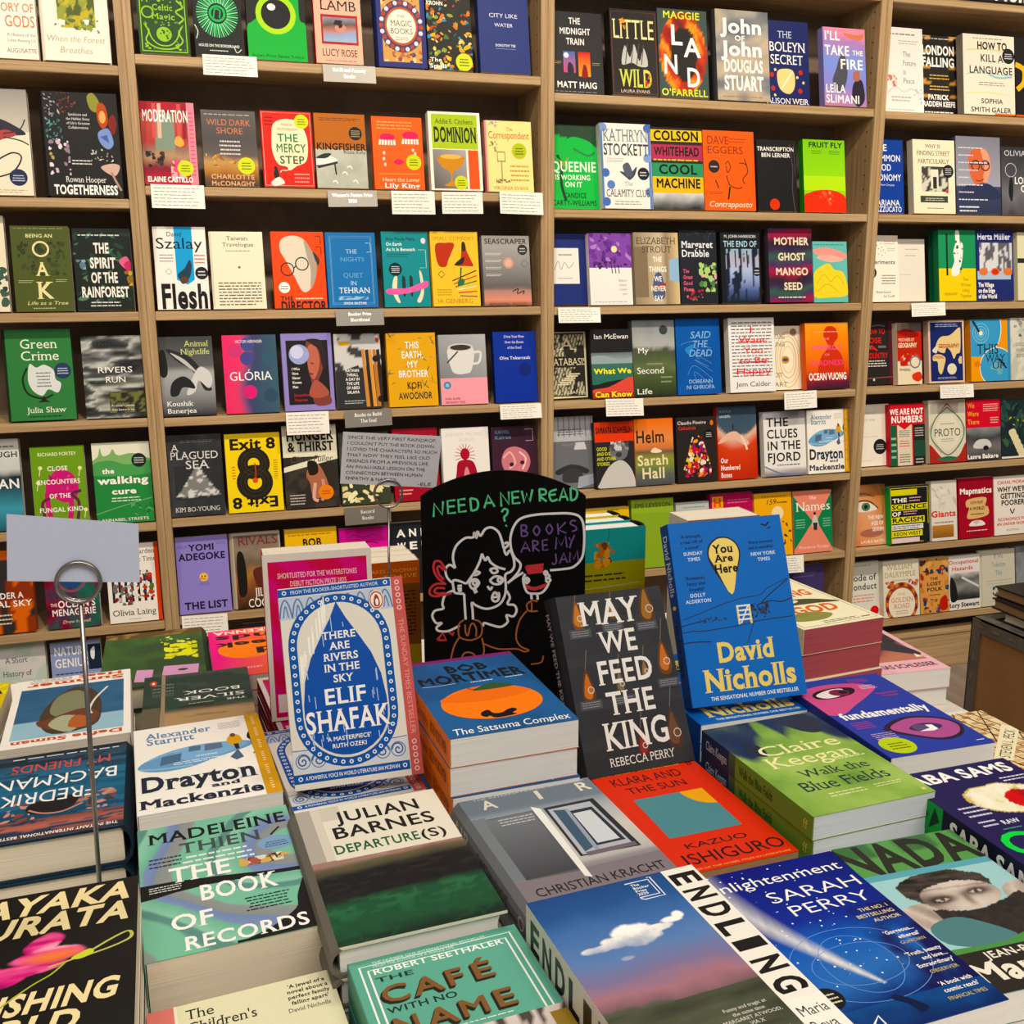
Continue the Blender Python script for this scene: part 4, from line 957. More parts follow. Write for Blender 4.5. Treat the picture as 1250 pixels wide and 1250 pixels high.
# --- rear rows -------------------------------------------------------
def blood(a):
    a.f(0, 0, 1, 1, 30, 44, lambda u, v: ramp(fbm(u * 2.4, v * 3, 71), .3, '35492f', .5, '41602f', .7, '33482e'))
    a.f(0, 0, 1, .10, 30, 4, lambda u, v: '5a4426' if fbm(u * 8, v * 2, 3) > .45 else '8a7040')
    a.n(.06, .22, .40, .60, ['d6d32a', 'c8c420', 'e0e04a', 'b8c030'], 30, .06, 6); a.n(.12, .30, .34, .54, ['dcd82c'], 16, .08, 9); a.n(.06, .14, .44, .30, ['8fa84a', 'c8d060'], 12, .03, 3)
    a.p([(.06, .72), (.40, .70), (.42, .86), (.08, .88)], 'd39abf'); a.p([(.50, .74), (.66, .72), (.68, .92), (.52, .94)], 'd39abf'); a.p([(.76, .74), (.96, .70), (.98, .92), (.78, .94)], 'd39abf'); a.e(.22, .79, .05, .02, '3a5030')
stack(-.0729, -1.2180, 1.1, .1373, .2220, .0325, 2, 'dark green hardback with a yellow splash at the back of the table', blood, '3d5530', '2c3a26', pg='c', hard=True, flip=True, seed=27)

def weekend(a):
    a.f(0, 0, 1, 1, 24, 36, lambda u, v: ramp(u * .8 + (1 - abs(v - .5)) * .3, .2, 'f07a4a', .6, 'f2685c', 1, 'e83f86'))
    a.e(.60, .46, .32, .20, 'f5843c'); a.e(.2, .2, .24, .12, 'f08050')
    a.t('McKENNA', .18, .03, .94, .10, 'f8d8c8', 'k'); a.t('ends', .10, .14, .94, .24, '2a1418', 'k'); a.t('Week', .02, .30, .92, .40, '2a1418', 'k'); a.t('and', -.2, .46, .54, .58, '2a1418', 'k'); a.t('ses', -.3, .64, .40, .74, '2a1418', 'k'); a.t('n', -.1, .80, .26, .90, '6a3a20', 'k'); a.l(.5, .82, .85, .9, 1, 'f4a8a0')
stack(.0650, -1.2330, 1.2, .1290, .1958, .0217, 3, 'hot pink and orange paperback with heavy dark red lettering, lying upside down', weekend, 'ef5a6a', 'e0407a', pg='c', flip=True, seed=28)

def pinkup(a):
    a.r(0, 0, 1, 1, 'd9cfc4'); a.f(.045, .02, .955, .955, 30, 44, lambda u, v: 'c81a48' if (u * 1.3 + v * 2.1 + .4 * fbm(u * 3, v * 3, 81)) % .7 < .35 else 'd02a78')
    a.t('SHORTLISTED FOR THE WATERSTONES', .13, .855, .86, .885, 'efc0c8', 'b'); a.t('DEBUT FICTION PRIZE 2025', .24, .805, .76, .835, 'efc0c8', 'b')
    a.r(.12, .60, .92, .78, 'b8688c'); a.l(.15, .62, .9, .76, 4, '7a2448'); a.l(.3, .3, .8, .4, 3, 'efc0c8', 'c'); a.r(.07, .05, .15, .16, 'e8d8d4')
def redsp(a): a.l(.06, .3, .9, .7, 1, 'f0b8b0')
stack(.1272, -1.4400, 4.6, .1280, .1950, .0217, 3, 'crimson paperback lying flat beneath the pink one with a white border', pinkup, 'c8203c', 'c8203c', pg='w', spine=redsp, seed=29, jit=2)
stand(.1260, -1.5000, .7560, -2, 5, 0, .1250, .1980, .050, 'thick pink paperback with a white border, standing behind the raindrop book', pinkup, 'd9cfc4', 'c8203c', pg='c', seed=30)

def orange_back(a):
    a.r(0, .84, 1, 1, 'b5531f'); a.r(0, 0, 1, .84, '7a4a2a'); a.r(0, .40, 1, .84, '70421f'); a.r(0, .26, 1, .40, '8f7a24'); a.r(0, 0, 1, .26, '3f5258')
    a.t('IT TAKES A WOMAN', .40, .925, .97, .95, 'e0a050', ''); a.t('TO LIVE', .62, .885, .97, .91, 'e0a050', ''); a.l(.1, .44, .95, .8, 14, '2f1a10'); a.r(.0, 0, 1, .012, 'b8b0a0')
for k, nm in enumerate(('nearest', 'middle', 'farthest')):
    stand(.2145, -1.3250 + .0345 * (k + 1), TZ + .0002, 180, 0, 0, .1330, .2000 - .002 * k, .034, 'orange and slate paperback standing back-to-us left of the chalkboard, %s of three' % nm, None, 'b5531f', '8f5a2a', 'b5531f', pg='c', back=orange_back, group='orange paperbacks standing in a row', seed=31)

def teal_back(a):
    a.r(0, .80, 1, 1, '2a8f8c'); a.r(0, 0, 1, .80, '8f8a1c'); a.r(0, .30, 1, .64, '857c1e'); a.n(.50, .76, .70, .92, ['a8642a', 'c88a3a', '6a3a1c'], 22, .04, 5); a.s([(.62, .9), (.64, .96), (.64, 1.0)], .006, '1f5a58')
    a.l(.28, .68, .84, .74, 2, '33300c', 'c'); a.l(.06, .1, .94, .62, 15, '5f5a14'); a.s([(.05, .64), (.5, .645), (.95, .66)], .008, 'a8a070')
for k, (nm, ca) in enumerate((('nearest', '2a8f8c'), ('middle', 'c8b83a'), ('farthest', 'd8b048'))):
    stand(.5150, -1.3800 + .0425 * (k + 1), TZ + .0002, 180, 0, 0, .1540, .2360 - .002 * k, .042, 'teal and olive hardback standing back-to-us right of the chalkboard, %s of three' % nm, None, ca, '1c1a18', ca, pg='w', hard=True, back=teal_back, group='teal hardbacks standing in a row', seed=32)
stack(.6470, -1.4080, 0, .1080, .1850, .0235, 3, 'brown paperback lying flat behind the blue stack with the yellow map pin', None, '7a5a48', 'a8806a', pg='c', seed=33)
stand(.6470, -1.4450, TZ + .0712, 180, 0, 0, .1040, .1980, .055, 'very thick brown paperback with cream page tops standing behind the blue upright one', None, '7a5a48', 'b08a78', '8a6450', pg='c', seed=34)
stack(-.2950, -1.6400, 1.5, .1290, .1980, .0280, 3, 'orange paperback at the very left edge of the table', None, 'e07a2a', 'e07a2a', pg='c', seed=35)
stack(-.3020, -1.4200, 1.0, .1290, .1980, .0290, 3, 'yellow and black paperback at the very left edge of the table', lambda a: a.n(0, 0, 1, 1, ['1c1a14', 'e8d84a'], 40, .08, 2), 'd8c030', 'c8b028', pg='c', seed=36)
# ------------------------------------------------------------------ chalkboard
DRAW = ("g -857,2863 -847,3031 -749,2890 -737,3059|g -586,3075 -682,3064 -677,2907 -581,2918|g -681,2991 -593,2999|g -462,3091 -550,3080 -542,2924 -448,2937|g -546,3008 -464,3016|g -402,3097 -391,2940|G -402,3097 -326,3080 -305,3018 -327,2957 -391,2940|g -231,2973 -183,3135 -102,2990|g -209,3035 -129,3043|g -20,2992 -30,3168 73,3023 71,3179|g 200,3184 112,3173 120,3028 213,3039|g 115,3101 194,3109|g 230,3189 262,3044 292,3159 330,3055 361,3206|g 453,3055 445,3211|G 445,3211 516,3200 522,3149 453,3127 535,3055|G 658,3205 581,3177 571,3110 603,3060 669,3082|g 576,3135 647,3144|g 691,3060 739,3221 795,3065|g 707,3110 778,3115|g 826,3226 833,3065|G 826,3226 897,3198 909,3143 887,3087 833,3065|G -18,2922 15,2964 56,2944 45,2894 12,2860 22,2804|G 30,2759 38,2750 33,2744|W 49,2015 133,2096 195,2182 209,2268 135,2355 94,2469 90,2611 137,2753 220,2843 385,2887 604,2903 823,2903 946,2857 994,2722 996,2467 964,2324 868,2224 744,2196 578,2181|W 49,2015 133,2081 245,2153|p 225,2617 220,2758|P 220,2758 280,2752 280,2701 225,2690 296,2667 285,2625 225,2617|P 412,2752 450,2690 412,2627 373,2690 412,2752|P 568,2771 607,2709 569,2647 530,2709 568,2771|p 681,2638 670,2779|p 769,2796 681,2700 780,2655|P 895,2812 845,2813 829,2773 890,2739 901,2700 846,2677|p 218,2412 274,2548 329,2423|p 240,2463 312,2468|p 370,2423 362,2565|P 362,2565 423,2548 417,2508 370,2491 445,2428|p 549,2576 483,2565 489,2440 555,2445|p 486,2502 544,2508|p 646,2453 659,2604 715,2502 769,2621 787,2473|p 811,2604 841,2541 879,2632|p 841,2541 820,2467|P 646,2396 655,2290 627,2256 600,2279|p 694,2267 748,2405 793,2279|p 716,2319 776,2325|p 821,2284 826,2416 870,2324 914,2433 929,2301|W -602,2213 -670,2256 -722,2199 -707,2098 -647,2025|W -602,2213 -627,2356 -583,2499 -470,2598 -374,2607 -359,2669 -332,2598 -318,2683 -282,2626 -221,2711 -138,2731 -56,2668 -16,2555 3,2469|W 12,2526 53,2540 53,2498 11,2455 38,2383 80,2440 121,2355 134,2240 92,2168 22,2125 27,1980 15,1864 -36,1762 -121,1704 -233,1684 -345,1725 -400,1763 -393,1660 -389,1543|W -466,2010 -366,2155 -295,2298 -266,2398|W -266,2398 -226,2312 -197,2355 -157,2284 -74,2226 23,2197|W -496,1880 -490,1719 -482,1543|W -466,2010 -577,2054 -633,2045 -626,1953 -608,1894 -496,1880|w -578,1982 -522,1987|w -579,1947 -523,1952|w -571,1918 -523,1923|W -381,2126 -338,2169 -297,2154 -339,2126 -381,2126|W -171,2197 -102,2212 -75,2168 -130,2148 -171,2197|W -430,2010 -396,2062 -340,2068 -307,2024 -341,1967 -397,1952 -430,2010|W -391,2022 -362,2051 -332,2022 -360,1990 -391,2022|W -173,2053 -117,2102 -47,2102 -6,2062 -48,2010 -123,2010 -173,2053|W -81,2062 -50,2085 -20,2062 -51,2033 -81,2062|w -384,1923 -342,1946|w -370,1894 -328,1917|W -202,1981 -169,1937 -140,1975|W -133,1879 -105,1902 -86,1870 -63,1893 -58,1841 -78,1792 -120,1783 -148,1821 -133,1879|w -134,1835 -69,1841|W -635,1924 -734,1865 -770,1749 -760,1690 -864,1661 -900,1588 -854,1499 -784,1499 -850,1440 -828,1396 -716,1390 -602,1440 -559,1469|W 35,1922 76,1835 47,1748 131,1733 159,1660 116,1586 32,1601 46,1513 -39,1448 -151,1469 -249,1499 -264,1454|R -714,2184 -781,2294 -850,2300 -871,2213 -827,2098 -731,2011|R -741,2184 -796,2242 -824,2213 -798,2127 -744,2069|R -717,2011 -843,2011 -914,1953 -924,1880 -860,1851 -762,1866 -650,1894|R -732,1953 -830,1959 -867,1909 -817,1886 -733,1895|r -845,1277 -772,1366 -732,1271 -845,1277|r -693,1381 -646,1336 -637,1381|r 278,2234 494,2262 486,2182 300,2165 278,2234|r 300,2211 483,2233|r 300,2188 483,2210|r 300,2148 489,2170|R 277,1992 383,1957 528,2003|R 277,1968 383,1939 522,1980|W 272,2139 244,2081 258,1980 299,1899 383,1884 467,1893 528,1951 564,2023|W 255,2058 286,2093 319,2058 286,2020 255,2058|W 275,2058 289,2073 303,2055 289,2041|W 500,2153 522,2176 544,2153 522,2130 500,2153|W 519,2110 544,2135 572,2109 544,2084 519,2110|W 522,2061 550,2086 583,2060 550,2032 522,2061|w 341,1893 349,1811|w 419,1893 425,1805|O 285,1747 299,1674 349,1653 425,1659|O 285,1747 355,1794 422,1782|o 349,1770 349,1659|O 285,1659 200,1542 157,1395 157,1276 213,1187 311,1142 255,1121 156,1157 -70,1157 -239,1217 -272,1232|O -502,1543 -567,1484 -570,1336 -520,1292 -407,1277 -294,1336 -278,1469 -319,1528 -375,1543|O -489,1484 -485,1381 -457,1336 -427,1454 -390,1499 -349,1425 -356,1321|O -570,1307 -635,1188 -681,1008 -697,918|O -280,1306 -254,1158 -269,1068|O -553,1008 -509,1098 -438,1113 -382,1083 -354,1023|O 495,1068 466,978 339,954")
def chalk(a):
    cols = {'g': '5fc08a', 'w': 'd8d6d4', 'p': '6a4f86', 'r': 'c0464a', 'o': 'a8643e'}
    for s in DRAW.split('|'):
        q = s.split(); k = q[0]
        pts = [((float(p.split(',')[0]) / 1e4 + .1015) / .203, float(p.split(',')[1]) / 1e4 / .345) for p in q[1:]]
        a.s(pts, .0145 if k.lower() in 'rw' else .0125 if k.lower() == 'g' else .0095, cols[k.lower()], sm=k.isupper())
_syaw = math.radians(-18.3)
sg = tag(empty('chalkboard_sign', (.356, -1.473, TZ + .0002)), 'black arch-topped chalkboard with a drawn woman holding a jam jar', 'sign')
sg.rotation_euler = (0, 0, _syaw)
bm = bmesh.new(); out = [(-.1015, 0), (.1015, 0), (.1015, .312)]
for i in range(1, 24):
    t = i / 24; out.append((.1015 - .203 * t, .312 + .032 * math.sin(math.pi * t) ** .8))
out.append((-.1015, .312))
fa = [bm.verts.new((x, 0, z)) for x, z in out]; ba = [bm.verts.new((x, .004, z)) for x, z in out]
bm.faces.new(fa); bm.faces.new(ba[::-1])
for i in range(len(out)): bm.faces.new((fa[(i + 1) % len(out)], fa[i], ba[i], ba[(i + 1) % len(out)]))
me = bpy.data.meshes.new('board'); bm.to_mesh(me); bm.free(); me.materials.append(M_SLATE); meshobj('board', me, sg)
A = Art(.203, .345); chalk(A)
dm = col_mesh('chalk_drawing', [(x - .1015, -.0001 - z, y) for x, y, z in A.V], A.F, A.C, M_PAPER); tag(meshobj('chalk_drawing', dm, sg), 'chalk drawing in white, green, red, purple and orange lines')
build('foot', [(-.05, .004, 0, .05, .05, .006)], M_SLATE, sg)

# ------------------------------------------------------------------ wire card holders and their cards
def holder(x, y, xr, zr, rr, r, label):
    h = tag(empty('card_holder', (x, y, TZ + .0002)), label, 'card holder', 'wire card holders on the table')
    zz = zr - TZ
    tube('stem', [(0, 0, .004), ((xr - x) * .5, 0, (zz - rr) * .5), (xr - x, 0, zz - rr)], r, M_WIRE, h)
    for d in (-.0016, .0016):
        tube('ring', [(xr - x + rr * math.cos(6.28319 * i / 40), d, zz + rr * math.sin(6.28319 * i / 40)) for i in range(40)], r * .85, M_WIRE, h, closed=True)
    bm = bmesh.new(); bmesh.ops.create_cone(bm, cap_ends=True, segments=32, radius1=.024, radius2=.022, depth=.005); bmesh.ops.translate(bm, verts=bm.verts, vec=(0, 0, .0025))
    me = bpy.data.meshes.new('base'); bm.to_mesh(me); bm.free(); me.materials.append(M_WIRE); meshobj('base', me, h)
holder(-.1035, -1.8200, -.0935, 1.0310, .0158, .0019, 'wire card holder with a ring top standing among the books at the left')
holder(.2250, -1.3700, .2330, .9930, .0180, .0016, 'wire card holder with a ring top behind the raindrop book')

def card(name, pts, label, cf, art=None, w=.1, h=.06, group=None, cat='card'):
    """thin card through four corners: top left, top right, bottom right, bottom left"""
    P = [Vector(p) for p in pts]; c = sum(P, Vector()) / 4
    n = (P[1] - P[0]).cross(P[0] - P[3]).normalized()
    A = Art(w, h, 3)
    if art: art(A)
    V = [tuple(p - c) for p in P] + [tuple(p - c - n * .0004) for p in P]; F = [(3, 2, 1, 0), (4, 5, 6, 7)] + [(i, (i + 1) % 4, 4 + (i + 1) % 4, 4 + i) for i in range(4)]
    C = [[lin(cf)] * 4 for _ in F]; i0 = len(V)
    for x, y, z in A.V:
        u, v = x / w, y / h
        q = (P[3] * (1 - u) + P[2] * u) * (1 - v) + (P[0] * (1 - u) + P[1] * u) * v - c + n * (.0001 + z); V.append(tuple(q))
    F += [tuple(k + i0 for k in f) for f in A.F]; C += A.C
    o = meshobj(name, col_mesh(name, V, F, C, M_PAPER)); o.location = c
    return tag(o, label, cat, group)
card('recommendation_card', [(-.139, -1.8175, 1.088), (-.0465, -1.8175, 1.0735), (-.049, -1.8195, 1.0265), (-.1435, -1.8195, 1.0365)], 'blank bluish back of a card held up by the left wire holder', 'b9bfd2', None)
def note(a):
    for i, (tx, x1) in enumerate((('SINCE THE VERY FIRST RAINDROP,', .95), ("I COULDN'T PUT THE BOOK DOWN.", .94), ('I LOVED THE CHARACTERS SO MUCH', .97), ('THAT NOW THEY FEEL LIKE OLD', .90), ('FRIENDS FROM A PREVIOUS LIFE.', .90), ('AN INVALUABLE LESSON ON THE', .86), ('CONNECTION BETWEEN HUMAN', .84), ('EMPATHY & NATURE.', .58))):
        a.t(tx, .05, .875 - i * .113, x1, .935 - i * .113, '2a2a2e', 'h')
    a.t('-ELE', .80, .03, .94, .09, '2a2a2e', 'h')
card('recommendation_card', [(.1790, -1.3675, 1.0755), (.3060, -1.3675, 1.0635), (.2965, -1.3695, .9965), (.1720, -1.3695, 1.0100)], 'grey card with lines of black handwriting held by the rear wire holder', 'bdbcbe', note, .13, .07)

# ------------------------------------------------------------------ shelf cards and silver shelf labels
SC = [('w', .142, 1.781, .123, .045, 'white handwritten card below the green patterned books on the top shelf'), ('s', .421, 1.774, .127, .039, 'silver label strip on the top shelf below the pale pink book', 'Sci-Fi and Fantasy|Books'),
 ('w', .004, 1.489, .120, .053, 'large handwritten card covering the foot of the red room-picture book'), ('s', .417, 1.484, .122, .038, 'silver label strip below the brown book with a couch photo', "Women's Fiction Prize|2026"),
 ('w', .570, 1.486, .111, .056, 'handwritten card below the orange book with weeping eyes'), ('w', .698, 1.486, .108, .053, 'handwritten card below the lime book with a golden cup'), ('w', .857, 1.489, .118, .055, 'handwritten card beside the upright, below the pale yellow book'),
 ('s', .424, 1.195, .122, .039, 'silver label strip below the blue book with pale lettering', 'Booker Prize|Shortlisted'), ('w', .280, .940, .108, .056, 'handwritten card below the lavender-framed portrait book'), ('s', .436, .939, .123, .042, 'silver label strip below the book with pencils on its cover', 'Books to Build|The Soul'),
 ('w', .853, .937, .118, .038, 'handwritten card below the plain royal blue book'), ('s', .425, .682, .123, .044, 'silver label strip just under the note held by the rear wire holder', 'Record|Books'), ('w', -.007, .427, .113, .055, 'handwritten card below the plain lavender book'),
 ('w', 1.021, 1.192, .122, .039, 'handwritten card below the navy book with a white plate'), ('w', 1.159, .940, .114, .047, 'handwritten card below the green and red striped landscape book'), ('w', 1.725, .940, .110, .050, 'handwritten card below the cream book with orange rings'),
 ('w', 1.717, .436, .101, .052, 'small card half hidden by the upright blue book'), ('w', 2.154, 1.192, .122, .038, 'handwritten card below the pale blank-looking book at the right'), ('w', 2.285, .940, .126, .039, 'handwritten card below the navy map book')]
for i, q in enumerate(SC):
    k, x, z, w, h, lab = q[:6]; R = random.Random(i + 40); tl = R.uniform(-.0015, .0015)
    if k == 'w': ar = lambda a, i=i: a.l(.05, .08, .95, .94, 6, '8c8986', 'l', i, .2)
    else: ar = lambda a, q=q: (a.g(0, 0, 1, 1, 'b3a98c', '8f8a78'), a.m(q[6], .5, .82, .20, .36, 'f2f0e6', 'bs', .9))
    pts = [(x - w / 2, -.0030, z + .001 + tl), (x + w / 2, -.0030, z + .001 - tl), (x + w / 2, -.0105, z - h - tl), (x - w / 2, -.0105, z - h + tl)]
    if k == 's':
        o = card('shelf_label', pts, lab, '7c7870', lambda a, q=q: a.m(q[6], .5, .82, .20, .36, 'f2f0e6', 'bs', .9), w, h, 'silver shelf label strips', 'label'); o.data.materials[0] = M_SILVER
    else: card('shelf_card', pts, lab, 'eeeae0', ar, w, h, 'handwritten cards hanging from the shelves', 'card')

# ------------------------------------------------------------------ section sign and trolley
def secs(a): a.t('Non-Fiction', .205, .035, .74, .36, 'f0ece4', 'k')
ss = tag(empty('section_sign', (2.475, -.006, 2.0455)), 'black section sign with white lettering above the right bookcase', 'sign')
build('board', [(-.30, 0, 0, .30, .012, .14)], M_BLACK, ss, .001)
A = Art(.60, .14); secs(A); meshobj('lettering', col_mesh('lettering', [(x - .30, -.0002 - z, y) for x, y, z in A.V], A.F, A.C, M_PAPER), ss)

tr = tag(empty('trolley', (1.83, -1.30, 0)), 'steel-edged plywood trolley at the right holding dark books', 'trolley')
x0, x1, y0, y1, zt = -.277, .277, -.342, .342, .56
build('plywood_box', [(x0 + .004, y0 + .004, .09, x1 - .004, y1 - .004, zt - .006)], M_PLY, tr)
rim = .030; e = .0
build('edge_trim', [(x0, y0, zt - rim, x0 + .004, y1, zt), (x1 - .004, y0, zt - rim, x1, y1, zt), (x0, y0, zt - rim, x1, y0 + .004, zt), (x0, y1 - .004, zt - rim, x1, y1, zt),
    (x0, y0, zt - .004, x0 + rim, y1, zt), (x1 - rim, y0, zt - .004, x1, y1, zt), (x0 + rim, y0, zt - .004, x1 - rim, y0 + rim, zt), (x0 + rim, y1 - rim, zt - .004, x1 - rim, y1, zt)], M_GALV, tr, .0006)
for cx, sx in ((x0, 1), (x1, -1)):
    for cy, sy in ((y0, 1), (y1, -1)):
        a_, b_ = sorted((cx - .0006 * sx, cx + .026 * sx)); c_, d_ = sorted((cy - .0006 * sy, cy + .026 * sy))
        build('corner_trim', [(min(cx - .0006 * sx, cx + .003 * sx), c_, .08, max(cx - .0006 * sx, cx + .003 * sx), d_, zt - .001), (a_, min(cy - .0006 * sy, cy + .003 * sy), .08, b_, max(cy - .0006 * sy, cy + .003 * sy), zt - .001)], M_GALV, tr, .0005)
        bm = bmesh.new(); bmesh.ops.create_cone(bm, cap_ends=True, segments=20, radius1=.04, radius2=.04, depth=.025); bmesh.ops.rotate(bm, verts=bm.verts, matrix=Matrix.Rotation(math.pi / 2, 3, 'X')); bmesh.ops.translate(bm, verts=bm.verts, vec=(cx + .06 * sx, cy + .06 * sy, .04))
        me = bpy.data.meshes.new('castor'); bm.to_mesh(me); bm.free(); me.materials.append(M_LEG); meshobj('castor', me, tr)
build('slots', [(x0 - .0007, y1 - .035 - k * .045, zt - .018, x0, y1 - .015 - k * .045, zt - .012) for k in range(15)] + [(x0 - .0012, y1 - .016, zt - .05 - k * .045, x0 - .0005, y1 - .011, zt - .03 - k * .045) for k in range(11)] + [(x0 + .010, y1 - .06 - k * .06, zt, x0 + .018, y1 - .035 - k * .06, zt + .0004) for k in range(10)], M_WIRE, tr)
for k, (bx, by, bz, t, ya, lab) in enumerate(((1.690, -1.080, .5606, .022, 2, 'lowest dark book on the trolley top, cream page edges toward us'), (1.681, -1.060, .5829, .022, -3, 'middle dark book of three stacked on the trolley'), (1.698, -1.045, .6052, .022, 1, 'topmost dark book of three stacked on the trolley'))):
    root, _ = make_book(.15, .21, t, None, '1d1b1c', '1d1b1c', '1d1b1c', 't' if k else 'c', True, None, None, M_GLOSS)
    m = Matrix.Rotation(math.radians(ya + 90), 4, 'Z'); off = m @ Vector((0, -.105, 0)); root.matrix_world = Matrix.Translation((bx + off.x, by + off.y, bz)) @ m
    tag(root, lab, 'book', 'dark books stacked on the trolley')
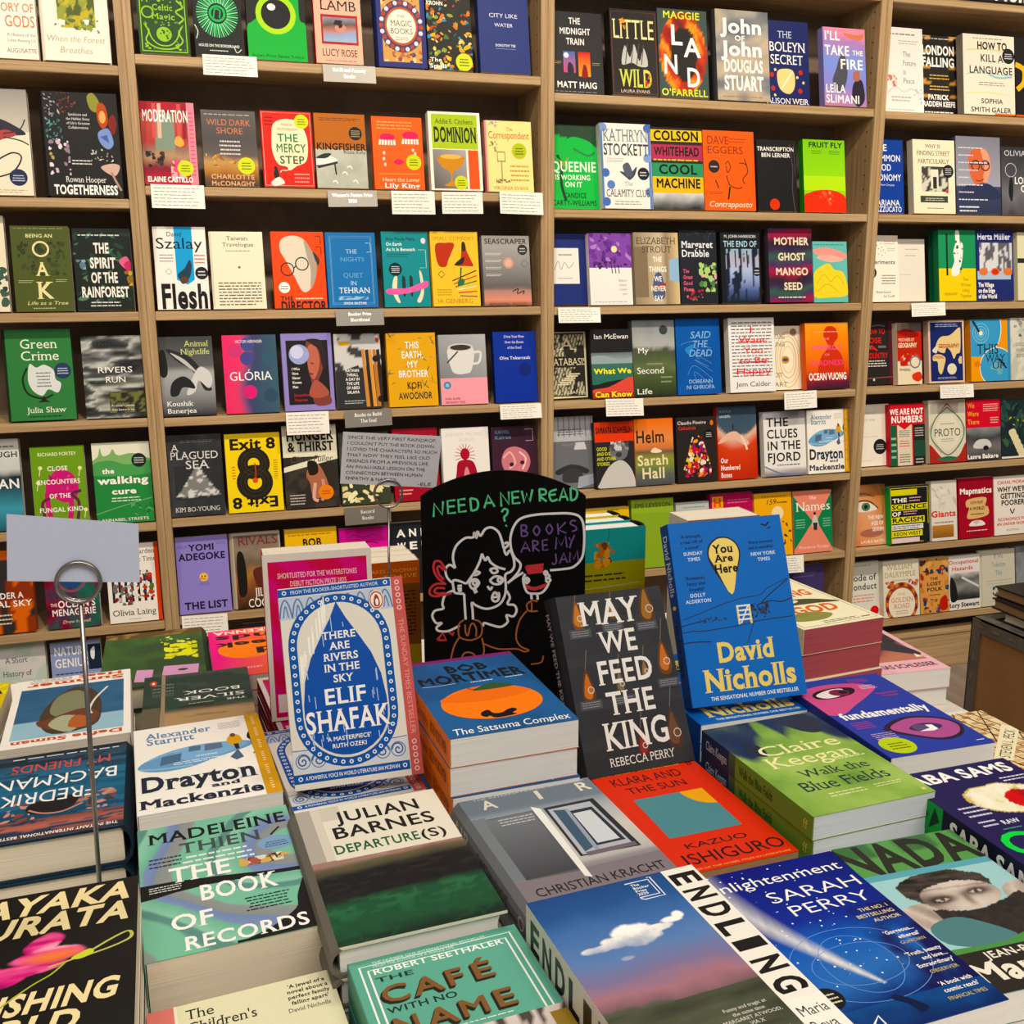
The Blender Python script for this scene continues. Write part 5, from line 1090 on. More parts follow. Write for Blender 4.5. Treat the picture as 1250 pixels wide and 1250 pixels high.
SB = {
1: (1, 1, -0.3286, 0.1160, 0.2220, 0.024, 0.0297), 2: (1, 1, -0.1900, 0.1408, 0.2220, 0.030, 0.0356), 3: (1, 2, -0.3770, 0.1351, 0.2361, 0.026, 0.0317), 4: (1, 2, -0.1997, 0.1641, 0.2349, 0.030, 0.0356), 
5: (1, 3, -0.4477, 0.1245, 0.2191, 0.024, 0.0297), 6: (1, 3, -0.3107, 0.1253, 0.1962, 0.026, 0.0317), 7: (1, 3, -0.1771, 0.1275, 0.1918, 0.026, 0.0317), 8: (1, 4, -0.3397, 0.1474, 0.2155, 0.030, 0.0356), 
9: (1, 4, -0.1758, 0.1364, 0.1974, 0.026, 0.0317), 10: (1, 5, -0.4739, 0.1359, 0.2204, 0.026, 0.0317), 11: (1, 5, -0.3221, 0.1204, 0.1972, 0.024, 0.0297), 12: (1, 5, -0.1760, 0.1341, 0.1997, 0.024, 0.0297), 
13: (1, 6, -0.4727, 0.1339, 0.2050, 0.030, 0.0356), 14: (1, 6, -0.3179, 0.1236, 0.2000, 0.026, 0.0317), 15: (1, 6, -0.1720, 0.1257, 0.1991, 0.024, 0.0297), 16: (1, 7, -0.4731, 0.1538, 0.198, 0.030, 0.0356), 
17: (1, 7, -0.3257, 0.1183, 0.1900, 0.022, 0.0277), 18: (2, 1, -0.0003, 0.1113, 0.1850, 0.024, 0.0297), 19: (2, 1, 0.1209, 0.1091, 0.1980, 0.024, 0.0297), 20: (2, 1, 0.2554, 0.1375, 0.1980, 0.024, 0.0297), 
21: (2, 1, 0.4014, 0.1137, 0.2050, 0.026, 0.0317), 22: (2, 1, 0.5550, 0.1250, 0.2050, 0.026, 0.0317), 23: (2, 1, 0.6785, 0.1138, 0.1900, 0.024, 0.0297), 24: (2, 1, 0.8210, 0.1328, 0.1980, 0.024, 0.0297), 
25: (2, 2, -0.0071, 0.1215, 0.1905, 0.026, 0.0317), 26: (2, 2, 0.1315, 0.1258, 0.1772, 0.024, 0.0297), 27: (2, 2, 0.2670, 0.1220, 0.1809, 0.024, 0.0297), 28: (2, 2, 0.3968, 0.1257, 0.1805, 0.024, 0.0297), 
29: (2, 2, 0.5400, 0.1278, 0.1784, 0.024, 0.0297), 30: (2, 2, 0.6892, 0.1364, 0.1964, 0.026, 0.0317), 31: (2, 2, 0.8321, 0.1274, 0.1802, 0.022, 0.0277), 32: (2, 3, -0.0005, 0.1216, 0.1977, 0.024, 0.0297), 
33: (2, 3, 0.1317, 0.1273, 0.1875, 0.022, 0.0277), 34: (2, 3, 0.2801, 0.1297, 0.1885, 0.024, 0.0297), 35: (2, 3, 0.4122, 0.1263, 0.1876, 0.024, 0.0297), 36: (2, 3, 0.5521, 0.1217, 0.1912, 0.022, 0.0277), 
37: (2, 3, 0.6832, 0.1274, 0.1923, 0.022, 0.0277), 38: (2, 3, 0.8238, 0.1313, 0.1829, 0.022, 0.0277), 39: (2, 4, -0.0046, 0.1265, 0.1945, 0.022, 0.0277), 40: (2, 4, 0.1483, 0.1319, 0.1954, 0.022, 0.0277), 
41: (2, 4, 0.2899, 0.1268, 0.1967, 0.022, 0.0277), 42: (2, 4, 0.4197, 0.1202, 0.1927, 0.024, 0.0297), 43: (2, 4, 0.5613, 0.1314, 0.1921, 0.022, 0.0277), 44: (2, 4, 0.7004, 0.1292, 0.1856, 0.020, 0.0258), 
45: (2, 4, 0.8463, 0.1206, 0.1900, 0.022, 0.0277), 46: (2, 5, -0.0018, 0.1315, 0.2055, 0.024, 0.0297), 47: (2, 5, 0.1409, 0.1378, 0.2017, 0.024, 0.0297), 48: (2, 5, 0.2858, 0.1394, 0.2156, 0.026, 0.0317), 
49: (2, 5, 0.4261, 0.1313, 0.1922, 0.024, 0.0297), 50: (2, 5, 0.5648, 0.1239, 0.1943, 0.024, 0.0297), 51: (2, 5, 0.7043, 0.1322, 0.1900, 0.024, 0.0297), 52: (2, 5, 0.8437, 0.1301, 0.1872, 0.022, 0.0277), 
53: (2, 6, -0.0019, 0.1295, 0.1987, 0.024, 0.0297), 54: (2, 6, 0.1331, 0.1260, 0.1980, 0.030, 0.0356), 55: (2, 6, 0.2770, 0.1364, 0.1988, 0.024, 0.0297), 56: (2, 6, 0.4176, 0.1316, 0.1903, 0.024, 0.0297), 
57: (2, 6, 0.5580, 0.1355, 0.1952, 0.026, 0.0317), 60: (3, 1, 1.0312, 0.1400, 0.2092, 0.026, 0.0557), 61: (3, 1, 1.1818, 0.1347, 0.2205, 0.026, 0.0317), 62: (3, 1, 1.3246, 0.1461, 0.2301, 0.028, 0.0337), 
63: (3, 1, 1.5027, 0.1656, 0.2404, 0.028, 0.0337), 64: (3, 1, 1.6650, 0.1398, 0.2316, 0.026, 0.0667), 65: (3, 1, 1.8285, 0.1378, 0.2152, 0.026, 0.0317), 66: (3, 2, 1.0223, 0.1356, 0.2204, 0.022, 0.0517), 
67: (3, 2, 1.1650, 0.1472, 0.2251, 0.028, 0.0337), 68: (3, 2, 1.3168, 0.1540, 0.2201, 0.028, 0.0337), 69: (3, 2, 1.4760, 0.1591, 0.2178, 0.024, 0.0297), 70: (3, 2, 1.6269, 0.1270, 0.1988, 0.022, 0.0277), 
71: (3, 2, 1.7821, 0.1378, 0.2038, 0.024, 0.0297), 72: (3, 3, 1.0087, 0.1153, 0.1921, 0.026, 0.0557), 73: (3, 3, 1.1218, 0.1252, 0.1938, 0.022, 0.0277), 74: (3, 3, 1.2606, 0.1351, 0.1968, 0.024, 0.0297), 
75: (3, 3, 1.3897, 0.1156, 0.2047, 0.024, 0.0297), 76: (3, 3, 1.5239, 0.1266, 0.2014, 0.024, 0.0297), 77: (3, 3, 1.6842, 0.1481, 0.2112, 0.030, 0.0356), 78: (3, 3, 1.8190, 0.1157, 0.1762, 0.020, 0.0258), 
79: (3, 4, 1.0077, 0.1134, 0.1887, 0.026, 0.0557), 80: (3, 4, 1.1302, 0.1241, 0.1907, 0.026, 0.0317), 81: (3, 4, 1.2598, 0.1300, 0.2132, 0.028, 0.0337), 82: (3, 4, 1.3991, 0.1394, 0.2156, 0.028, 0.0337), 
83: (3, 4, 1.5731, 0.1502, 0.2153, 0.028, 0.0337), 84: (3, 4, 1.7142, 0.1114, 0.1889, 0.022, 0.0597), 85: (3, 4, 1.8267, 0.1480, 0.1971, 0.026, 0.0317), 86: (3, 5, 1.0197, 0.1373, 0.2051, 0.024, 0.0537), 
87: (3, 5, 1.1429, 0.1200, 0.1882, 0.022, 0.0277), 88: (3, 5, 1.2665, 0.1221, 0.1914, 0.026, 0.0317), 89: (3, 5, 1.4021, 0.1281, 0.1908, 0.022, 0.0277), 90: (3, 5, 1.5366, 0.1301, 0.2164, 0.022, 0.0277), 
91: (3, 5, 1.6967, 0.1428, 0.1948, 0.024, 0.0297), 92: (3, 5, 1.8474, 0.1450, 0.1932, 0.026, 0.0317), 93: (3, 6, 1.1269, 0.1364, 0.1862, 0.024, 0.0297), 94: (3, 6, 1.2704, 0.1350, 0.2027, 0.024, 0.0297), 
95: (3, 6, 1.4002, 0.1085, 0.1845, 0.022, 0.0277), 96: (3, 6, 1.5308, 0.1418, 0.2022, 0.026, 0.0317), 97: (3, 6, 1.6716, 0.1285, 0.1933, 0.024, 0.0297), 98: (3, 6, 1.8100, 0.1368, 0.1921, 0.022, 0.0277), 
99: (4, 1, 2.0434, 0.1384, 0.2395, 0.024, 0.0537), 100: (4, 1, 2.1802, 0.1327, 0.2271, 0.028, 0.0717), 101: (4, 1, 2.3275, 0.1859, 0.2303, 0.028, 0.0337), 102: (4, 1, 2.5000, 0.1524, 0.2295, 0.026, 0.0317), 
103: (4, 2, 2.0144, 0.1109, 0.2161, 0.028, 0.0577), 104: (4, 2, 2.1600, 0.1486, 0.2153, 0.026, 0.0317), 105: (4, 2, 2.3208, 0.1622, 0.2302, 0.028, 0.0337), 106: (4, 2, 2.4790, 0.1449, 0.2044, 0.024, 0.0297), 
107: (4, 3, 2.0181, 0.1132, 0.1981, 0.024, 0.0537), 108: (4, 3, 2.1266, 0.1012, 0.1883, 0.022, 0.0597), 109: (4, 3, 2.2707, 0.1370, 0.2146, 0.026, 0.0317), 110: (4, 3, 2.4126, 0.1406, 0.2162, 0.024, 0.0297), 
111: (4, 3, 2.5663, 0.1349, 0.2103, 0.022, 0.0277), 112: (4, 4, 2.0239, 0.1299, 0.1928, 0.024, 0.0537), 113: (4, 4, 2.1191, 0.0886, 0.1885, 0.024, 0.0297), 114: (4, 4, 2.2564, 0.1337, 0.1937, 0.024, 0.0297), 
115: (4, 4, 2.4237, 0.1508, 0.1933, 0.026, 0.0317), 116: (4, 4, 2.5683, 0.1320, 0.1965, 0.024, 0.0297), 117: (4, 5, 2.0222, 0.1265, 0.1924, 0.024, 0.0537), 118: (4, 5, 2.1360, 0.1285, 0.1924, 0.024, 0.0297), 
119: (4, 5, 2.2856, 0.1399, 0.1988, 0.028, 0.0337), 120: (4, 5, 2.4256, 0.1337, 0.1937, 0.026, 0.0317), 121: (4, 5, 2.5700, 0.1487, 0.1907, 0.026, 0.0317), 122: (4, 6, 2.0263, 0.1349, 0.1933, 0.024, 0.0537), 
123: (4, 6, 2.1667, 0.1483, 0.1861, 0.026, 0.0317), 124: (4, 6, 2.2996, 0.0985, 0.1936, 0.026, 0.0317), 125: (4, 6, 2.4252, 0.1386, 0.1968, 0.024, 0.0297), 126: (4, 6, 2.5710, 0.1458, 0.1933, 0.024, 0.0297), 
127: (4, 7, 2.0251, 0.1325, 0.1840, 0.024, 0.0537), 128: (4, 7, 2.1575, 0.1375, 0.1845, 0.026, 0.0317), 129: (4, 7, 2.2860, 0.1132, 0.1817, 0.026, 0.0317), 130: (4, 7, 2.4061, 0.1238, 0.1798, 0.026, 0.0317), 
131: (4, 7, 2.5431, 0.1368, 0.1873, 0.028, 0.0337), 132: (4, 7, 2.6841, 0.1349, 0.1901, 0.026, 0.0317), }
LEAN = math.radians(9)
WHERE = {1: 'left bookcase', 2: 'bookcase behind the chalkboard', 3: 'third bookcase', 4: 'right bookcase'}
ROW = ['first', 'second', 'third', 'fourth', 'fifth', 'sixth', 'lowest']
def D(i, label, cf, fn=None, cs=None, hard=False, pg='c', mat=None, yaw=0, extra=0):
    b, s, x, w, h, t, y = SB[i]
    A = None
    if fn: A = Art(w, h, i); fn(A)
    meshes = None
    for k in range(1 + extra):
        root, meshes = make_book(w, h, t, A, cf, cs or cf, None, pg, hard, None, None, mat, meshes)
        m = Matrix.Rotation(math.radians(yaw), 4, 'Z') @ Matrix.Rotation(math.pi / 2 - LEAN, 4, 'X')
        root.matrix_world = Matrix.Translation((x + k * (.006 if extra > 0 else 0), y + k * (t / math.cos(LEAN) + .001), SH[b][s - 1] + .0003)) @ m
        tag(root, label + (', rear copy' if k else ', front copy' if extra else ''), 'book', 'books facing out on the %s shelf of the %s' % (ROW[s - 1], WHERE[b]))
O = 'e8743a'; Y = 'f0d83a'; R_ = 'c8352f'; N = '24306a'; G = '2f7d46'

# ---- left bookcase
def _(a): a.f(0,0,1,1,10,20,lambda u,v: mixc('efe6d4','a8ccd0',v*.9+fbm(u*3,v*4,2)*.3-.2)); a.t('STORY OF',.22,.46,.97,.54,'d8743c','s'); a.t('GODS',.45,.31,.97,.42,'d8743c','s'); a.m('A History of the|Lives Among Us',.72,.25,.03,.055,'6a8078','s',.9); a.t('AUGUSATTE',.45,.06,.97,.10,'5a4a3a','s')
D(1, 'cream and pale blue book with orange capitals at the far left of the top row', 'efe6d4', _)
def _(a): a.f(.22,.33,.80,.9,30,30,lambda u,v: '4c5a2c' if fbm(u*7,v*7,3)<.46 else 'b8a83a' if fbm(u*9,v*9,8)>.5 else '8a9440'); a.n(.16,.29,.86,.42,['5a6a3a','8a9440','efe6d6'],26,.05,2); a.t('When the Forest',.03,.19,.92,.25,'a89880','li'); a.t('Breathes',.22,.08,.72,.14,'a89880','li')
D(2, 'white book with yellow-green tree foliage and thin brown script', 'ece2d2', _, hard=True)
def _(a): a.g(0,.6,1,1,'c4bcae','8f8c88'); a.p([(.2,.62),(.5,.72),(.78,.66),(.95,.58),(.72,.56),(.4,.5)],'2c2c3a',True); a.p([(.4,.55),(.62,.62),(.8,.57),(.5,.52)],'a84a4a',True); a.s([(.6,.58),(.85,.62),(.95,.72)],.02,'2c2c3a'); a.s([(.6,.55),(.85,.52),(.98,.48)],.02,'2c2c3a'); a.s([(.4,.3),(.7,.4),(.85,.36),(.7,.22),(.4,.16)],.025,'2c2c3a'); a.e(.78,.17,.14,None,'22304e'); a.l(.68,.13,.88,.2,3,'c8ccd8','c'); a.l(.2,.02,.9,.06,2,'b8a880')
D(3, 'cream book with dark insect drawings and a navy round sticker', 'e6dcc4', _)
def _(a):
    a.n(.02,.72,.22,.98,['8a8a8a','b8b8b8','5a5a5a'],22,.03,3,.4); a.n(.2,.8,.45,1,['a04a3a','7a3a30'],24,.03,5,.25); a.p([(.6,.96),(.68,1),(.76,.92),(.74,.82),(.64,.84)],'8a8a3a',True); a.p([(.74,.9),(.84,.88),(.86,.72),(.78,.66),(.72,.76)],'b0502f',True); a.e(.79,.77,.045,.06,'e0a868'); a.p([(.86,.72),(.94,.8),(.98,.7),(.92,.6)],'7a2a2a',True)
    a.p([(.72,.62),(.86,.66),(.92,.52),(.84,.46),(.74,.52)],'7a92c8',True); a.p([(.74,.58),(.84,.6),(.86,.52)],'4a62a0'); a.n(.02,.52,.24,.76,['5f9a9a','3a6a70'],24,.035,6,.4); a.n(.04,.2,.32,.56,['c8b0c0','8a7a8a','e0d0d8','a89a58'],26,.035,7,.8); a.n(.6,.34,.9,.46,['d8d8d0','a8a89a'],18,.03,9,.4); a.p([(.72,.28),(.86,.32),(.98,.3),(.9,.2)],'c8a89a',True); a.s([(.86,.24),(.92,.14),(.98,.06)],.03,'a88a7a')
    a.m('Symbiosis and|the Hidden Story|of Life\u0027s Greatest|Collaborations'.replace('\\u0027',"'"),.46,.8,.024,.042,'e0e0dc','s',.9); a.l(.32,.3,.62,.36,2,'d8d8d0','c'); a.t('Rowan Hooper',.24,.135,.78,.19,'dcdcd6','s'); a.t('TOGETHERNESS',.08,.02,.93,.105,W,'k')
D(4, 'large black hardback covered with fungi, figs and a blue butterfly', '1b1a1b', _, hard=True)
D(5, 'sliver of a cream book with dark green leaves cut by the left picture edge', 'e6dcc0', lambda a: a.n(.7,.05,1,.5,['2f4038','3f5a48'],14,.1,3))
def _(a):
    a.n(.1,.42,.92,.82,['2f3a1c','3a4624'],70,.05,3); a.t('BEING AN',.26,.865,.72,.905,'e4dba0','bs'); a.ring(.5,.73,.13,.035,'e4dba0',30); a.t('A',.42,.42,.60,.57,'e4dba0','bs'); a.t('K',.40,.15,.66,.34,'e4dba0','bs'); a.l(.05,.96,.95,.985,1,'8a9060'); a.l(.08,.33,.34,.37,2,'b8b888'); a.l(.72,.34,.92,.38,2,'b8b888'); a.t('Life as a Tree',.2,.075,.9,.115,'e4dba0','i'); a.l(.3,.02,.7,.05,1,'b8b888')
D(6, 'olive green book with tall cream letters over a dark oak crown', '4b5526', _, '3a421e')
def _(a):
    a.n(.0,.1,1,.95,['274a38','1f3a30','3a6a4a','16241e','56785a'],60,.09,4,.4); a.n(.02,.5,.2,.62,['8aa0a8','5a7a8a'],8,.05,2); a.p([(.78,.6),(.92,.66),(.98,.55),(.9,.5)],'d86a8a',True); a.p([(.86,.56),(.96,.44),(.98,.6)],'c8406a',True); a.n(.86,.3,1,.48,['c8a83a','8a6a2a'],8,.06,2)
    for tx,x0,y0,x1 in (('THE',.36,.70,.62),('SPIRIT',.28,.52,.72),('OF THE',.28,.34,.74),('RAINFOREST',.10,.165,.92)): a.t(tx,x0,y0,x1,y0+.12,'eae6da','k')
    a.l(.1,.9,.86,.94,1,'cfd0c8'); a.l(.2,.04,.8,.12,2,'cfd0c8','c')
D(7, 'dark jungle-leaf book with white condensed capitals and a pink flower', '17211c', _)
def _(a):
    a.t('Green',.22,.79,.78,.89,'e8ead8','s'); a.t('Crime',.22,.66,.80,.76,'e8ead8','s'); a.s([(.3,.58),(.22,.45),(.28,.3),(.5,.24),(.66,.28)],.03,'16241a'); a.p([(.34,.62),(.44,.58),(.56,.61),(.7,.55),(.72,.45),(.8,.4),(.74,.3),(.6,.34),(.5,.27),(.36,.33),(.30,.45)],'d8dad8',True); a.l(.42,.36,.66,.54,5,'6a6f6a','c'); a.p([(.42,.2),(.62,.2),(.56,.22),(.54,.26),(.5,.26),(.48,.22)],'16241a'); a.e(.84,.54,.13,None,'2c3a5a'); a.l(.75,.5,.93,.58,3,'c8d0e0','c'); a.t('Julia Shaw',.26,.085,.84,.145,'e8ead8','s'); a.l(.28,.03,.8,.06,1,'17301f')
D(8, 'green hardback with a crumpled white paper globe on a stand', '35793f', _, '1f3a26', hard=True)
def _(a): a.f(0,0,1,1,26,40,lambda u,v: ramp(fbm(u*1.6+.6*fbm(u*2,v*3,5),v*9,11),.32,'1c1e20',.48,'4a4c4c',.56,'c4c6c0',.66,'6d6e62' if v<.5 else '7a7c7c',.8,'2a2c2c')); a.f(.4,.06,1,.32,14,10,lambda u,v:'6a6a3a' if fbm(u*8,v*8,4)>.5 else '24261e'); a.t('KEVIN PARR',.22,.875,.74,.915,'3a3c3c',''); a.t('RIVERS',.24,.55,.82,.62,W,''); a.t('RUN',.36,.43,.70,.50,W,''); a.m("An Angler's Journey|from Source to Sea",.62,.16,.026,.05,'d0d0c8','b',.8)
D(9, 'black and white moorland river book with white capitals', '33363a', _)
def _(a): a.f(0,0,1,1,14,24,lambda u,v: ramp(v+.1*fbm(u*4,v*4,3),0,'1a3a4a',.3,'4a9ab0',.5,'2a4a5a',.62,'16222e',.7,'c8ccc8',1,'d8d8d0')); a.t('OUGH',.5,.80,.98,.86,'2a3a4a','b'); a.t('HUMAN',.1,.46,.98,.56,W,'b'); a.l(.3,.9,.96,.94,1,'5a6a6a')
D(10, 'sea-coloured book with a breaking wave, cut by the left picture edge', '2a4a5a', _)
def _(a):
    a.p([(.3,.6),(.5,.72),(.75,.66),(.86,.5),(.8,.36),(.6,.3),(.4,.36),(.24,.46)],'c83a78',True); a.s([(.3,.1),(.26,.4),(.4,.5),(.6,.46),(.7,.3),(.66,.1)],.1,'c83a78'); a.s([(.2,.08),(.16,.3),(.3,.36)],.06,'6a2a4a'); a.s([(.8,.08),(.84,.3),(.72,.4),(.9,.44)],.06,'5a2a44'); a.n(.3,.4,.75,.66,['8a2a5a','e05a90'],20,.03,4)
    for x,y in ((.14,.74),(.88,.72),(.08,.56),(.93,.2)): a.s([(x,y-.1),(x+.03,y)],.015,'e8e4a8'); a.e(x+.03,y,.04,None,'e8e4a8',10)
    a.t('RICHARD FORTEY',.14,.885,.86,.925,'ecebc8','b')
    for tx,x0,x1,y in (('CLOSE',.3,.68,.70),('ENCOUNTERS',.1,.90,.535),('OF THE',.3,.70,.36),('FUNGAL KIND',.1,.92,.19)): a.t(tx,x0,y,x1,y+.055,W,'b')
D(11, 'lime green book with a pink octopus-like fungus', '6f9a2c', _, 'a8b088')
def _(a): a.r(0,.78,1,1,'e2e2cc'); a.p([(0,.78),(.1,.84),(.14,.94),(.18,.84),(.3,.86),(.36,.92),(.44,.84),(.7,.86),(1,.78),(1,.72),(0,.72)],'7fae6a',True); a.p([(0,.74),(.3,.78),(.6,.72),(1,.76),(1,.6),(0,.6)],'4f9a54',True); a.e(.80,.77,.13,None,'1c2422'); a.l(.71,.73,.89,.81,4,'d8dcd8','c'); a.t('the',.16,.62,.36,.68,W,'k'); a.t('walking',.08,.49,.94,.575,W,'k'); a.t('cure',.30,.36,.72,.43,W,'k'); a.l(.24,.26,.82,.33,2,'d8e8d0','c'); a.s([(0,.12),(.4,.2),(1,.3)],.012,'7fb87a'); a.n(.6,.08,1,.24,['5fa86a','256a38'],20,.06,4,.3); a.t('ANNABEL STREETS',.08,.025,.9,.06,W,'')
D(12, 'green book with a pale skyline and white lower-case lettering', '2f8442', _)
def _(a): a.f(0,0,1,1,16,24,lambda u,v: '2f2a2a' if fbm(u*4,v*4,6)<.45 else 'd8682a' if fbm(u*4,v*4,9)>.45 else '8a3a24'); a.t('UNDER A',.2,.42,.82,.49,W,'b'); a.t('METAL SKY',.0,.32,.96,.39,W,'b'); a.l(.2,.1,.6,.25,3,'d8c8b8')
D(13, 'black and burnt-orange leafy book under the blank bluish card', '7a3a24', _, hard=True)
def _(a): a.f(0,0,1,1,18,26,lambda u,v: ramp(fbm(u*3,v*5,5)+.3*(u-.5),.2,'3a1422',.42,'8a2030',.55,'4a2a4a',.7,'1f5a4a',1,'2a7a6a')); a.ring(.5,.62,.26,.05,'8a4a6a'); a.e(.5,.62,.2,None,'2a4a7a'); a.t('THE',.08,.28,.2,.32,W,''); a.t('OCEAN\'S',.22,.26,.92,.345,W,'b'); a.t('MENAGERIE',.1,.16,.92,.24,W,'b'); a.t('Drew Harvell',.28,.06,.8,.1,'e8c8b8','i')
D(14, 'dark red and teal book seen through the ring of the left card holder', '5a1c2c', _, pg='c')
def _(a): a.r(.92,0,1,1,'d8523c'); a.m('The Garden|Against Time',.62,.93,.06,.1,'4a4644','s',.9,'c'); [a.r(.08+k*.12,.26,.13+k*.12,.6,'232226') for k in range(7)]; a.n(.1,.22,.5,.5,['b8b8b4','6a6a6a','8a2a2a','e0e0dc'],40,.05,3); a.n(.5,.3,.88,.66,['a8281f','c84a3a','3a3a5a','5a6a3a','e0dcd0'],50,.05,4); a.t('Olivia Laing',.06,.09,.88,.165,'2c2a2c','s'); a.l(.36,.03,.6,.05,1,'8a8a88')
D(15, 'white book with a striped fence of red blossoms and a red fore-edge strip', 'ece6dc', _)
def _(a): a.f(0,0,1,1,16,18,lambda u,v: 'b8c8b8' if fbm(u*3,v*5,7)>.52 else 'd0ccc8'); a.m('A Short|History of|the World|in Speed',.55,.82,.07,.17,'3a3a3a','s',.8)
D(16, 'pale marbled book on the lowest row, cut by the left picture edge', 'd0ccc8', _, hard=True)
def _(a): a.t('NATURE',.08,.82,.72,.93,W,'b'); a.t('GENIUS',.08,.66,.74,.77,W,'b'); a.l(.08,.5,.66,.6,2,'3a4a78'); a.r(.74,.6,1,.94,'1a2a3a'); a.p([(.8,.86),(.88,.9),(.86,.74),(.8,.76)],'e8e8f0',True); a.n(.2,.3,.7,.44,['2a3050'],14,.05,3)
D(17, 'lavender book with white capitals and a dark corner panel on the lowest row', '8f9cc4', _)

# ---- bookcase behind the chalkboard
def _(a):
    g='8fbc3c'; a.s([(.06,.03),(.06,1.2)],.02,g,sm=False); a.s([(.94,.03),(.94,1.2)],.02,g,sm=False); a.s([(.06,.03),(.94,.03)],.02,g,sm=False); a.t('Celtic',.30,.53,.70,.60,g,'bs'); a.t('Magic',.28,.42,.74,.49,g,'bs'); a.e(.5,.24,.15,.09,g); a.n(.38,.18,.62,.30,['2f5a24'],12,.03,3); a.ring(.2,.50,.11,.03,g); a.s([(.78,.66),(.9,.58),(.76,.52),(.9,.44),(.8,.38)],.035,g); a.s([(.12,.36),(.2,.26),(.14,.16),(.3,.08),(.5,.06),(.7,.08),(.86,.16),(.8,.26),(.88,.36)],.03,g); a.s([(.2,.3),(.24,.2),(.36,.12),(.5,.1),(.64,.12),(.76,.2),(.8,.3)],.025,g); a.n(.1,.34,.9,.40,[g,'5f8a30'],12,.03,6); a.n(.1,.05,.3,.16,[g],8,.03,8); a.n(.7,.05,.9,.16,[g],8,.03,8); a.n(.1,.62,.9,.8,[g],20,.04,9)
D(18, 'dark green book with bright lime Celtic ornament at the left end of the top row', '24451f', _)
def _(a):
    g='2fae5c'
    for k in range(54):
        t=k*.1164; a.s([(.5+.2*math.cos(t),.5+.12*math.sin(t)),(.5+.43*math.cos(t+.1),.5+.275*math.sin(t+.1))],.022,g if k%2 else '8fd8a8')
    a.ring(.5,.5,.15,.05,g); a.s([(.42,.45),(.46,.55),(.56,.53),(.54,.45)],.03,g); a.s([(.8,.14),(.86,.06),(.96,.10)],.015,'d8e8dc'); a.s([(.02,.36),(.08,.28),(.04,.2)],.015,'d8e8dc'); a.t('HOUSE ON THE BORDERLAND',.08,.115,.92,.145,'e0e8e0','b'); a.l(.3,.06,.7,.09,1,'cfd8cf')
D(19, 'black book with a radiating green spiral flower', '181a18', _)
def _(a): a.p([(0,0),(1,0),(1,.42),(.9,.5),(.84,.9),(.3,.9),(.24,.55),(.1,.44),(0,.36)],'18a838',True); a.e(.50,.54,.34,None,'a8d83a'); a.e(.50,.54,.25,None,'16181a'); a.e(.43,.62,.07,.04,W); a.t('Super-Frog Saves Tokyo',.06,.035,.95,.065,'0f5a1f','b')
D(20, 'black book with a bright green shape and one huge round eye', '1c1e1e', _)
def _(a): a.t('LAMB',.14,.61,.90,.72,K,'s'); a.r(.14,.22,.92,.56,'a8343a'); a.f(.18,.25,.88,.53,16,14,lambda u,v: ramp(v+.3*(fbm(u*3,v*3,4)-.5),0,'9fb0c8',.3,'8fa0c0',.5,'b87a6a',.7,'5a5048',1,'8a8a98')); a.e(.55,.41,.12,.045,'c88a78'); a.n(.4,.41,.6,.5,['1f1c20'],10,.06,3); a.t('LUCY ROSE',.14,.085,.88,.165,K,'s'); a.l(.2,.02,.9,.05,1,'a87a6a')
D(21, 'pale pink book with a small framed photo of a child in bed', 'f0b49c', _, 'd83a4a')
def _(a): a.r(.04,.02,.96,1,'2f3474'); a.r(.1,.06,.9,.92,'c89a5a'); a.n(.1,.06,.9,.92,['8a4a3a','e0c88a','3a3a6a','b86a4a'],110,.05,3); a.e(.5,.48,.46,.31,'4a3a5a'); [a.e(.5+.41*math.cos(k*.2618),.48+.275*math.sin(k*.2618),.045,None,'cfd0e0' if k%2 else 'a84a3a',10) for k in range(24)]; a.e(.5,.48,.34,.225,'b85a3a'); a.e(.5,.48,.30,.198,'efe4cc'); a.t('THE',.42,.58,.58,.61,'4a3a3a','s'); a.t('MAGIC',.28,.48,.72,.545,'4a3a4a','s'); a.t('BOOKS',.27,.39,.73,.455,'4a3a4a','s'); a.l(.34,.31,.66,.36,2,'8a7a6a','c')
D(22, 'richly ornamented blue and gold book with a round cream title medallion', '2f3474', _, '1c2048', hard=True)
def _(a): a.n(0,0,1,1,['d8a83a','e07a3a','3a8ab0','2a2a24','8a9a3a','e8c87a','b04a2a','4a6a3a','1c2420'],150,.075,5,.6); a.m('LEENA|KROHN',.2,.95,.05,.08,W,'b',.8,'c'); a.st(.80,.11,.19); a.t('The',.04,.1,.3,.15,W,'b'); a.t('Spell',.02,.02,.4,.07,W,'b')
D(23, 'dark book crowded with orange and teal flowers and a lime sticker', '23241f', _)
def _(a): a.t('CITY LIKE',.22,.69,.78,.74,'d8dce8',''); a.t('WATER',.32,.575,.68,.62,'d8dce8',''); a.t('DOROTHY TSE',.32,.33,.72,.36,'d8dce8','b'); a.r(.32,.30,.72,.305,'8a92b8')
D(24, 'plain navy book with two small pale title lines, top row', '2f3a72', _, extra=1)
